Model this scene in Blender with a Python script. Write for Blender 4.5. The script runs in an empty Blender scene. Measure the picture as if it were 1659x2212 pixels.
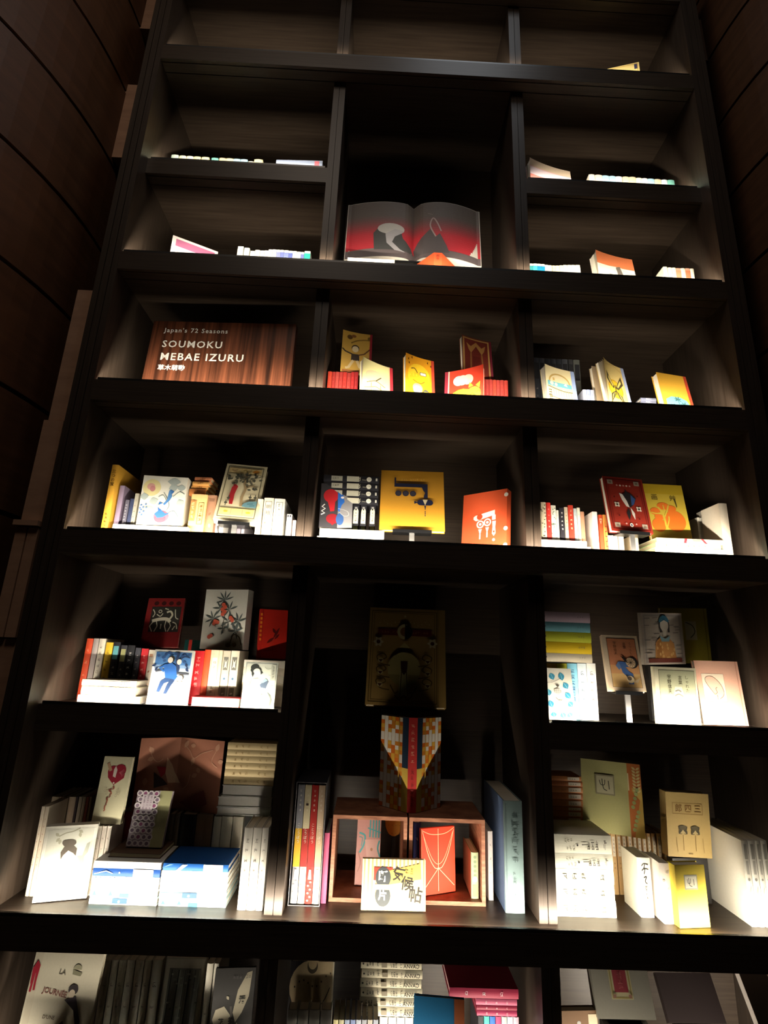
import bpy, bmesh, math, random
from mathutils import Vector, Matrix, Euler
random.seed(7)
C = bpy.context.scene.collection
PI = math.pi

# ------------------------------------------------------------------ camera, world, light, exposure
CAM_LOC = [-0.15338, -1.74021, 1.57772]; CAM_F = 1131.271; CAM_YAW, CAM_PITCH, CAM_ROLL = [0.015868, 0.268267, 0.039636]
cd = bpy.data.cameras.new('camera'); cam = bpy.data.objects.new('camera', cd); C.objects.link(cam)
fw = Vector((math.sin(CAM_YAW)*math.cos(CAM_PITCH), math.cos(CAM_YAW)*math.cos(CAM_PITCH), math.sin(CAM_PITCH)))
rt = Vector((math.cos(CAM_YAW), -math.sin(CAM_YAW), 0)); up = rt.cross(fw)
r2 = rt*math.cos(CAM_ROLL) + up*math.sin(CAM_ROLL); u2 = up*math.cos(CAM_ROLL) - rt*math.sin(CAM_ROLL)
cam.matrix_world = Matrix((( r2.x,u2.x,-fw.x,CAM_LOC[0]),(r2.y,u2.y,-fw.y,CAM_LOC[1]),(r2.z,u2.z,-fw.z,CAM_LOC[2]),(0,0,0,1)))
cd.sensor_fit = 'HORIZONTAL'; cd.sensor_width = 36.0; cd.lens = 36.0*CAM_F/1659.0; cd.clip_start = .02
bpy.context.scene.camera = cam
w = bpy.data.worlds.new('dim_room'); bpy.context.scene.world = w; w.use_nodes = True
w.node_tree.nodes['Background'].inputs[0].default_value = (.9, .8, .7, 1)
w.node_tree.nodes['Background'].inputs[1].default_value = .0015
vs = bpy.context.scene.view_settings
vs.view_transform = 'Standard'; vs.look = 'None'; vs.gamma = 1; vs.use_curve_mapping = False
vs.exposure = 0.0
LED_POWER = 6.2          # watts per metre of shelf light strip
LED_COL = (1.0, .90, .74)
def area_light(name, loc, rot, sx, sy, power, col, spread=180):
    l = bpy.data.lights.new(name, 'AREA'); l.shape = 'RECTANGLE'; l.size = sx; l.size_y = sy
    l.energy = power; l.color = col; l.spread = math.radians(spread)
    o = bpy.data.objects.new(name, l); C.objects.link(o); o.location = loc; o.rotation_euler = rot
    return o
area_light('room_downlight', (-.7, -1.7, 5.2), (math.radians(8), 0, 0), .8, .8, 13, (1, .82, .66))
area_light('room_downlight', (.3, -.8, 5.3), (math.radians(10), 0, 0), .6, .6, 5, (.90, .95, 1))

# ------------------------------------------------------------------ helpers
def lin(h):
    h = h.lstrip('#'); c = [int(h[i:i+2], 16)/255 for i in (0, 2, 4)]
    return tuple(((x+.055)/1.055)**2.4 if x > .04045 else x/12.92 for x in c)
MATS = {}
PAPER = .85                                    # coated and uncoated stock reflects a little less than its nominal tint
def paper(hexc, rough=.55):
    """printed or plain paper / cloth of one colour with slight fibre variation"""
    k = ('p', hexc, rough)
    if k in MATS: return MATS[k]
    m = bpy.data.materials.new('paper_'+hexc); m.use_nodes = True; nt = m.node_tree; b = nt.nodes['Principled BSDF']
    n = nt.nodes.new('ShaderNodeTexNoise'); n.inputs['Scale'].default_value = 160; n.inputs['Detail'].default_value = 3
    tc = nt.nodes.new('ShaderNodeTexCoord'); nt.links.new(tc.outputs['Object'], n.inputs['Vector'])
    mx = nt.nodes.new('ShaderNodeMix'); mx.data_type = 'RGBA'
    c = [x*PAPER for x in lin(hexc)]
    mx.inputs[6].default_value = (*[x*.93 for x in c], 1); mx.inputs[7].default_value = (*[min(1, x*1.04) for x in c], 1)
    nt.links.new(n.outputs['Fac'], mx.inputs[0]); nt.links.new(mx.outputs[2], b.inputs['Base Color'])
    b.inputs['Roughness'].default_value = rough; b.inputs['Specular IOR Level'].default_value = .3
    MATS[k] = m; return m
def pages_mat(hexc):
    k = ('g', hexc)
    if k in MATS: return MATS[k]
    m = paper(hexc).copy(); m.name = 'page_edges_'+hexc; nt = m.node_tree; b = nt.nodes['Principled BSDF']
    wv = nt.nodes.new('ShaderNodeTexNoise'); wv.inputs['Scale'].default_value = 900
    bp = nt.nodes.new('ShaderNodeBump'); bp.inputs['Strength'].default_value = .25
    nt.links.new(wv.outputs['Fac'], bp.inputs['Height']); nt.links.new(bp.outputs['Normal'], b.inputs['Normal'])
    MATS[k] = m; return m
def wood(name, c1, c2, stretch, scale=3.0, rough=.45, bump=.05):
    if name in MATS: return MATS[name]
    m = bpy.data.materials.new(name); m.use_nodes = True; nt = m.node_tree; b = nt.nodes['Principled BSDF']
    tc = nt.nodes.new('ShaderNodeTexCoord'); mp = nt.nodes.new('ShaderNodeMapping'); mp.inputs['Scale'].default_value = stretch
    n = nt.nodes.new('ShaderNodeTexNoise'); n.inputs['Scale'].default_value = scale; n.inputs['Detail'].default_value = 6; n.inputs['Roughness'].default_value = .6
    cr = nt.nodes.new('ShaderNodeValToRGB')
    cr.color_ramp.elements[0].position = .32; cr.color_ramp.elements[0].color = (*lin(c1), 1)
    cr.color_ramp.elements[1].position = .68; cr.color_ramp.elements[1].color = (*lin(c2), 1)
    nt.links.new(tc.outputs['Object'], mp.inputs['Vector']); nt.links.new(mp.outputs['Vector'], n.inputs['Vector'])
    nt.links.new(n.outputs['Fac'], cr.inputs['Fac']); nt.links.new(cr.outputs['Color'], b.inputs['Base Color'])
    bp = nt.nodes.new('ShaderNodeBump'); bp.inputs['Strength'].default_value = bump; bp.inputs['Distance'].default_value = .002
    nt.links.new(n.outputs['Fac'], bp.inputs['Height']); nt.links.new(bp.outputs['Normal'], b.inputs['Normal'])
    b.inputs['Roughness'].default_value = rough; b.inputs['Specular IOR Level'].default_value = .35
    MATS[name] = m; return m
def plain(name, col, rough=.5, metal=0.0, **kw):
    if name in MATS: return MATS[name]
    m = bpy.data.materials.new(name); m.use_nodes = True; b = m.node_tree.nodes['Principled BSDF']
    b.inputs['Base Color'].default_value = (*col, 1); b.inputs['Roughness'].default_value = rough; b.inputs['Metallic'].default_value = metal
    for k, v in kw.items(): b.inputs[k].default_value = v
    MATS[name] = m; return m
WOOD_H = wood('dark_veneer_horizontal', '382D24', '493D32', (1.2, 30, 60))
WOOD_V = wood('dark_veneer_vertical', '342A22', '443930', (60, 30, 1.2))
BLACK = wood('black_stained_wood', '1A1816', '26221F', (3, 20, 20))
PANEL = wood('brown_wall_panel', '4E321E', '603E26', (2, 2, 14), 2.2, .5)
PALE = wood('pale_brown_panel', 'A8826A', 'BC9478', (3, 3, 14), 2.2, .6)
ZEBRA = wood('zebra_wood', '1E0F09', '70402A', (26, 4, .7), 2.0, .4, .02)
WALNUT = wood('walnut_box_wood', '7A4A36', 'B07A5C', (6, 6, 40), 3.0, .5)
METAL = plain('black_metal', (.012, .012, .013), .35, .6)
ALU = plain('dark_aluminium', (.08, .08, .08), .4, .9)

class MB:
    """collects boxes, prisms and grids; build() links them as one mesh object"""
    def __init__(s): s.v = []; s.f = []; s.m = []
    def add(s, vs, fs, mi=0):
        o = len(s.v); s.v += [tuple(p) for p in vs]; s.f += [tuple(i+o for i in f) for f in fs]; s.m += [mi]*len(fs); return s
    def box(s, x0, x1, y0, y1, z0, z1, mi=0):
        return s.add([(x0,y0,z0),(x1,y0,z0),(x1,y1,z0),(x0,y1,z0),(x0,y0,z1),(x1,y0,z1),(x1,y1,z1),(x0,y1,z1)],
                     [(0,3,2,1),(4,5,6,7),(0,1,5,4),(1,2,6,5),(2,3,7,6),(3,0,4,7)], mi)
    def prism(s, poly, z0, z1, mi=0):
        n = len(poly)
        return s.add([(x,y,z0) for x,y in poly]+[(x,y,z1) for x,y in poly],
                     [tuple(range(n-1,-1,-1)), tuple(range(n,2*n))]+[(i,(i+1)%n,(i+1)%n+n,i+n) for i in range(n)], mi)
    def grid(s, fn, nu, nv, mi=0):
        return s.add([fn(i/nu, j/nv) for j in range(nv+1) for i in range(nu+1)],
                     [(j*(nu+1)+i, j*(nu+1)+i+1, (j+1)*(nu+1)+i+1, (j+1)*(nu+1)+i) for j in range(nv) for i in range(nu)], mi)
    def map(s, fn): s.v = [tuple(fn(p)) for p in s.v]; return s
    def build(s, name, mats, parent=None, smooth=False):
        me = bpy.data.meshes.new(name); me.from_pydata(s.v, [], s.f)
        for m in (mats if isinstance(mats, (list, tuple)) else [mats]): me.materials.append(m)
        me.polygons.foreach_set('material_index', s.m)
        bm = bmesh.new(); bm.from_mesh(me); bmesh.ops.recalc_face_normals(bm, faces=bm.faces[:]); bm.to_mesh(me); bm.free()
        if smooth: me.polygons.foreach_set('use_smooth', [True]*len(me.polygons))
        o = bpy.data.objects.new(name, me); C.objects.link(o)
        if parent: o.parent = parent
        return o
def tag(o, label=None, cat=None, group=None, kind=None):
    for k, v in (('label', label), ('category', cat), ('group', group), ('kind', kind)):
        if v: o[k] = v
    return o
def empty(name, loc, rot=(0,0,0)):
    o = bpy.data.objects.new(name, None); C.objects.link(o); o.location = loc; o.empty_display_size = .05
    o.rotation_mode = 'YXZ'; o.rotation_euler = (-math.radians(rot[1]), math.radians(rot[2]), math.radians(rot[0]))
    return o

# flat print: 2-D shapes in cover coordinates (u right 0..1, v up 0..1), laid as thin polygons on the cover
GLY = {}
def glyphs(s, sp=1.0, bold=0.0):
    k = (s, sp, bold)
    if k not in GLY:
        c = bpy.data.curves.new('glyph', 'FONT'); c.body = s; c.resolution_u = 2; c.space_character = sp; c.offset = bold
        o = bpy.data.objects.new('glyph', c); C.objects.link(o); bpy.context.view_layer.update()
        dg = bpy.context.evaluated_depsgraph_get(); me = bpy.data.meshes.new_from_object(o.evaluated_get(dg), depsgraph=dg)
        vs = [(v.co.x, v.co.y) for v in me.vertices]; fs = [tuple(p.vertices) for p in me.polygons]
        x0 = min([v[0] for v in vs] or [0]); x1 = max([v[0] for v in vs] or [0])
        GLY[k] = (vs, fs, x0, x1); bpy.data.objects.remove(o); bpy.data.curves.remove(c); bpy.data.meshes.remove(me)
    return GLY[k]
class Art:
    def __init__(s, w, h): s.w = w; s.h = h; s.sh = []
    def _p(s, pts, col, uv=True):
        s.sh.append((col, [[(p[0]*s.w-s.w/2, p[1]*s.h) for p in pts]] if uv else pts))
    def poly(s, pts, col): s._p(pts, col)
    def rect(s, a, b, c, d, col): s._p([(a,b),(c,b),(c,d),(a,d)], col)
    def ell(s, u, v, ru, rv, col, n=22, rot=0, a0=0, a1=360):
        """radii as fractions of the width, so a circle stays round"""
        k = s.w/s.h; pts = []
        for i in range(n + (a1-a0 < 360)):
            t = math.radians(a0+(a1-a0)*i/n); x = ru*math.cos(t); y = rv*math.sin(t); r = math.radians(rot)
            pts.append((u+x*math.cos(r)-y*math.sin(r), v+(x*math.sin(r)+y*math.cos(r))*k))
        s._p(pts, col)
    def line(s, pts, wd, col, taper=False):
        P = [Vector((p[0]*s.w-s.w/2, p[1]*s.h)) for p in pts]; W = wd*s.w/2; L = []; R = []
        for i, p in enumerate(P):
            d = (P[min(i+1, len(P)-1)]-P[max(i-1, 0)]); d = d.normalized() if d.length else Vector((1, 0))
            n = Vector((-d.y, d.x))*W*((1-.8*i/(len(P)-1)) if taper else 1); L.append(p+n); R.append(p-n)
        s.sh.append((col, [[tuple(L[i]), tuple(R[i]), tuple(R[i+1]), tuple(L[i+1])] for i in range(len(P)-1)]))
    def curve(s, pts, wd, col, n=6, taper=False):
        """smooth line through the points"""
        Q = []; p = [pts[0]]+list(pts)+[pts[-1]]
        for i in range(1, len(p)-2):
            for j in range(n):
                t = j/n; a, b, c, d = p[i-1], p[i], p[i+1], p[i+2]
                Q.append(tuple(.5*(2*b[k]+(c[k]-a[k])*t+(2*a[k]-5*b[k]+4*c[k]-d[k])*t*t+(3*b[k]-a[k]-3*c[k]+d[k])*t**3) for k in (0, 1)))
        Q.append(tuple(pts[-1])); s.line(Q, wd, col, taper)
    def frame(s, a, b, c, d, wd, col):
        k = s.w/s.h
        for r in ((a,b,c,b+wd*k),(a,d-wd*k,c,d),(a,b+wd*k,a+wd,d-wd*k),(c-wd,b+wd*k,c,d-wd*k)): s.rect(*r, col)
    def text(s, t, u, v, size, col, vert=False, sp=1.0, rot=0, bold=0.0, centre=False):
        """size: em height as a fraction of the cover width; vert: one glyph under the other"""
        if vert:
            for i, ch in enumerate(t): s.text(ch, u, v-i*size*sp*1.05*s.w/s.h, size, col, bold=bold, centre=True)
            return
        vs, fs, x0, x1 = glyphs(t, sp, bold); E = size*s.w; r = math.radians(rot); ox = -(x0+x1)/2 if centre else 0
        X = u*s.w-s.w/2; Y = v*s.h; cs, sn = math.cos(r), math.sin(r)
        q = [(X+E*((x+ox)*cs-y*sn), Y+E*((x+ox)*sn+y*cs)) for x, y in vs]
        s.sh.append((col, [[q[i] for i in f] for f in fs]))
    def textfit(s, t, u0, u1, v, col, sp=1.0, bold=0.0):
        vs, fs, x0, x1 = glyphs(t, sp, bold); s.text(t, u0, v, (u1-u0)/(x1-x0), col, sp=sp, bold=bold)
    def glyph(s, u, v, du, dv, col):
        """one illegible brush-like character: a few uneven bars"""
        R = random.uniform
        for y in random.sample((.85, .5, .1, -.35, -.8), random.choice((2, 3))): a = R(-.95, -.4); s.rect(u+du*a, v+dv*(y-.1), u+du*R(.3, .95), v+dv*(y+.1), col)
        for x in random.sample((-.7, -.1, .5), random.choice((1, 2))): b = R(-.9, -.2); s.rect(u+du*(x-.1), v+dv*b, u+du*(x+.1), v+dv*R(.2, .95), col)
        if R(0, 1) < .5: s.poly([(u-du*.2, v-dv*.1), (u, v), (u+du*.9, v-dv*.8), (u+du*.7, v-dv*.95)], col)
        if R(0, 1) < .4: s.poly([(u+du*.1, v), (u+du*.25, v-dv*.05), (u-du*.7, v-dv*.95), (u-du*.9, v-dv*.85)], col)
    def marks(s, u, v0, v1, n, size, col):
        """illegible small characters down a spine"""
        random.seed(int(n*31+size*97+v0*53)); d = size*.5; k = min(s.w/s.h*d, (v1-v0)/n*.42)
        for i in range(n): s.glyph(u, v1+(v0-v1)*(i+.5)/n, d, k, col)
    def hmarks(s, u0, u1, v, n, size, col):
        random.seed(int(n*17+size*71+u0*41)); d = min(size*s.h*.5/s.w, (u1-u0)/n*.42)
        for i in range(n):
            if i % 5 != 3: s.glyph(u0+(u1-u0)*(i+.5)/n, v, d, size*.5, col)
    def leaf(s, u, v, L, W, rot, col, vein=None):
        k = s.w/s.h; r = math.radians(rot); pts = []
        for i in range(7): t = i/6; pts.append((t*L, W*math.sin(PI*t)))
        for i in range(5, 0, -1): t = i/6; pts.append((t*L, -W*math.sin(PI*t)))
        tr = lambda x, y: (u+x*math.cos(r)-y*math.sin(r), v+(x*math.sin(r)+y*math.cos(r))*k)
        s._p([tr(*p) for p in pts], col)
        if vein: s._p([tr(.1*L, -.04*W), tr(.85*L, -.06*W), tr(.85*L, .06*W), tr(.1*L, .06*W)], vein)
    def build(s, name, parent, y0=-.0004, disp=None, cuts=9, tf=None):
        cols = []; bm = bmesh.new()
        for i, (col, polys) in enumerate(s.sh):
            if col not in cols: cols.append(col)
            yy = y0-.00006*i
            for p in polys:
                try:
                    f = bm.faces.new([bm.verts.new((x, yy, z)) for x, z in p]); f.material_index = cols.index(col)
                except ValueError: pass
        if disp:
            for k in range(1, cuts):
                for co, no in (((-s.w/2+s.w*k/cuts, 0, 0), (1, 0, 0)), ((0, 0, s.h*k/cuts), (0, 0, 1))):
                    bmesh.ops.bisect_plane(bm, geom=bm.verts[:]+bm.edges[:]+bm.faces[:], plane_co=co, plane_no=no)
            for v in bm.verts: v.co.y += disp(v.co.x/s.w+.5, v.co.z/s.h)
        if tf:
            for v in bm.verts: v.co = tf(v.co)
        bm.normal_update()
        for f in bm.faces:
            if not tf and f.normal.y > 0: f.normal_flip()
        me = bpy.data.meshes.new(name); bm.to_mesh(me); bm.free()
        for c in cols: me.materials.append(paper(c, .6))
        o = bpy.data.objects.new(name, me); C.objects.link(o); o.parent = parent
        return o

# ------------------------------------------------------------------ the room
FZ = .85                                       # height of the low shelf's top above the floor, less a hair
def struct(name, mb, mat, parent=None):
    o = mb.build(name, mat, parent)
    if not parent: o['kind'] = 'structure'
    return o
STONE = plain('dark_floor', (.03, .026, .022), .6); DARKW = plain('dark_plaster', (.02, .016, .013), .8)
struct('floor', MB().box(-4.2, 4.2, -4.6, 1.2, -.05, 0), STONE)
struct('ceiling', MB().box(-4.2, 4.2, -4.6, 1.2, 5.6, 5.65), DARKW)
struct('wall_back', MB().box(-4.2, 4.2, .56, .62, 0, 5.6), DARKW)
struct('wall_front', MB().box(-4.2, 4.2, -4.6, -4.54, 0, 5.6), DARKW)
JOINT = [0, .72, 1.15, 1.58, 2.01, 2.44, 2.87, 3.30, 3.73, 4.16, 4.59, 5.02, 5.6]
ANG = [-14, 34, 82, 130]
def curved_wall(side, sx):
    cx, cy, R = sx*2.75, .2, 1.3
    def arc(a0, a1, ra, rb, z0, z1, n=10):
        P = [(cx-sx*ra*math.cos(math.radians(a)), cy-ra*math.sin(math.radians(a))) for a in [a0+(a1-a0)*i/n for i in range(n+1)]]
        Q = [(cx-sx*rb*math.cos(math.radians(a)), cy-rb*math.sin(math.radians(a))) for a in [a1+(a0-a1)*i/n for i in range(n+1)]]
        return MB().prism(P+Q, z0, z1)
    core = struct('wall_'+side, arc(-15, 131, R-.03, R-.012, 0, 5.6, 24), DARKW)
    for z0, z1 in zip(JOINT, JOINT[1:]):
        for a0, a1 in zip(ANG, ANG[1:]):
            arc(a0+.08, a1-.08, R-.0115, R, z0+.009 if z0 else 0, z1-.009, 14).build('panel', PANEL, core)
curved_wall('left', -1); curved_wall('right', 1)
def trim(n, x0, x1, y0, y1, z0, z1, mat): struct('trim_%d' % n, MB().box(x0, x1, y0, y1, z0, z1), mat)
trim(1, -1.47, -1.285, .2, .5, 2.91+FZ, 3.36+FZ, PALE)
trim(2, -1.60, -1.285, .2, .5, 3.74+FZ, 4.2+FZ, PALE)
trim(3, 1.285, 1.59, .2, .5, 3.745+FZ, 4.04+FZ, PALE)
trim(4, -1.345, -1.285, .02, .3, 1.5+FZ, 2.05+FZ, PALE)
trim(5, -1.35, -1.285, .02, .3, 0, .735+FZ, PALE)
t6 = MB().box(-1.36, -1.324, .005, .3, .74+FZ, 1.10+FZ).box(-1.319, -1.285, .005, .3, .74+FZ, 1.10+FZ).box(-1.36, -1.285, .02, .3, .74+FZ, 1.1+FZ)
struct('trim_6', t6, PALE)
struct('trim_7', MB().box(-1.365, -1.283, -.01, .3, 1.104+FZ, 1.122+FZ).box(-1.355, -1.285, .012, .3, 1.122+FZ, 1.496+FZ), PALE)

# ------------------------------------------------------------------ the bookcase
case = tag(empty('bookcase', (0, 0, 0)), 'tall black-brown wooden bookcase with three lit columns of shelves', 'bookcase')
TOPZ = 5.0
for sx in (-1, 1):
    m = MB()
    for a, b in ((1.2, 1.2235), (1.2265, 1.2505), (1.2535, 1.275)): m.box(min(sx*a, sx*b), max(sx*a, sx*b), 0, .02, 0, TOPZ)
    m.box(min(sx*1.2, sx*1.275), max(sx*1.2, sx*1.275), .02, .52, 0, TOPZ)
    m.build('side_panel', WOOD_V, case)
UY = .058
FULL = [3.336, 2.222, 1.6605, 1.099, -.0154, -.573]
SHELF = [(z, -1.2, 1.2, 0) for z in FULL]+[(2.755, -1.2, -.43, UY), (2.755, .436, 1.2, UY), (.540, -1.2, -.43, UY), (.540, .436, 1.2, UY)]
SHELF.append((3.336+.5575, -1.2, 1.2, 0))
for z, x0, x1, y0 in SHELF:
    z += FZ; t = .081 if y0 == 0 else .079; m = MB()
    m.box(x0, x1, y0, .475, z-t+.004, z); m.box(x0, x1, y0, y0+.013, z-t, z-t+.004)
    m.box(x0, x1, y0+.017, y0+.057, z-t, z-t+.004); m.box(x0, x1, y0+.061, .475, z-t, z-t+.004)
    m.build('shelf_board', WOOD_H, case)
    MB().box(x0+.01, x1-.01, y0+.001, y0+.003, z, z+.0095).box(x0+.01, x1-.01, y0+.003, y0+.0102, z+.0087, z+.0095).box(x0+.01, x1-.01, y0+.003, y0+.012, z, z+.0015).build('light_channel', ALU, case)
for x0, x1 in ((-.43, -.377), (.382, .436)):
    zs = sorted(FULL+[3.336+.5575]); xm = (x0+x1)/2
    for a, b in zip([-FZ]+zs, zs+[TOPZ-FZ]):
        m = MB().box(x0, xm-.0012, UY, .475, a+FZ, b+FZ-.081).box(xm+.0012, x1, UY, .475, a+FZ, b+FZ-.081).box(x0+.005, x1-.005, UY+.006, .475, a+FZ, b+FZ-.081)
        m.build('upright', WOOD_V, case)
for x0, x1 in ((-1.2, -.43), (-.43, .436), (.436, 1.2)):
    MB().box(x0+.001, x1-.001, .476, .5, 0, TOPZ).build('back_panel', WOOD_H, case)
POWER = {3.336: 1.0, -.573: 3.0}
for z, x0, x1, y0 in SHELF[:-1]:
    L = x1-x0-.08; yy = y0+.008
    o = area_light('strip_light', ((x0+x1)/2, yy, z+FZ+.0042), (math.radians(122), 0, 0), L, .0025, LED_POWER*L*POWER.get(z, 1), LED_COL, 180)

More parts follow.
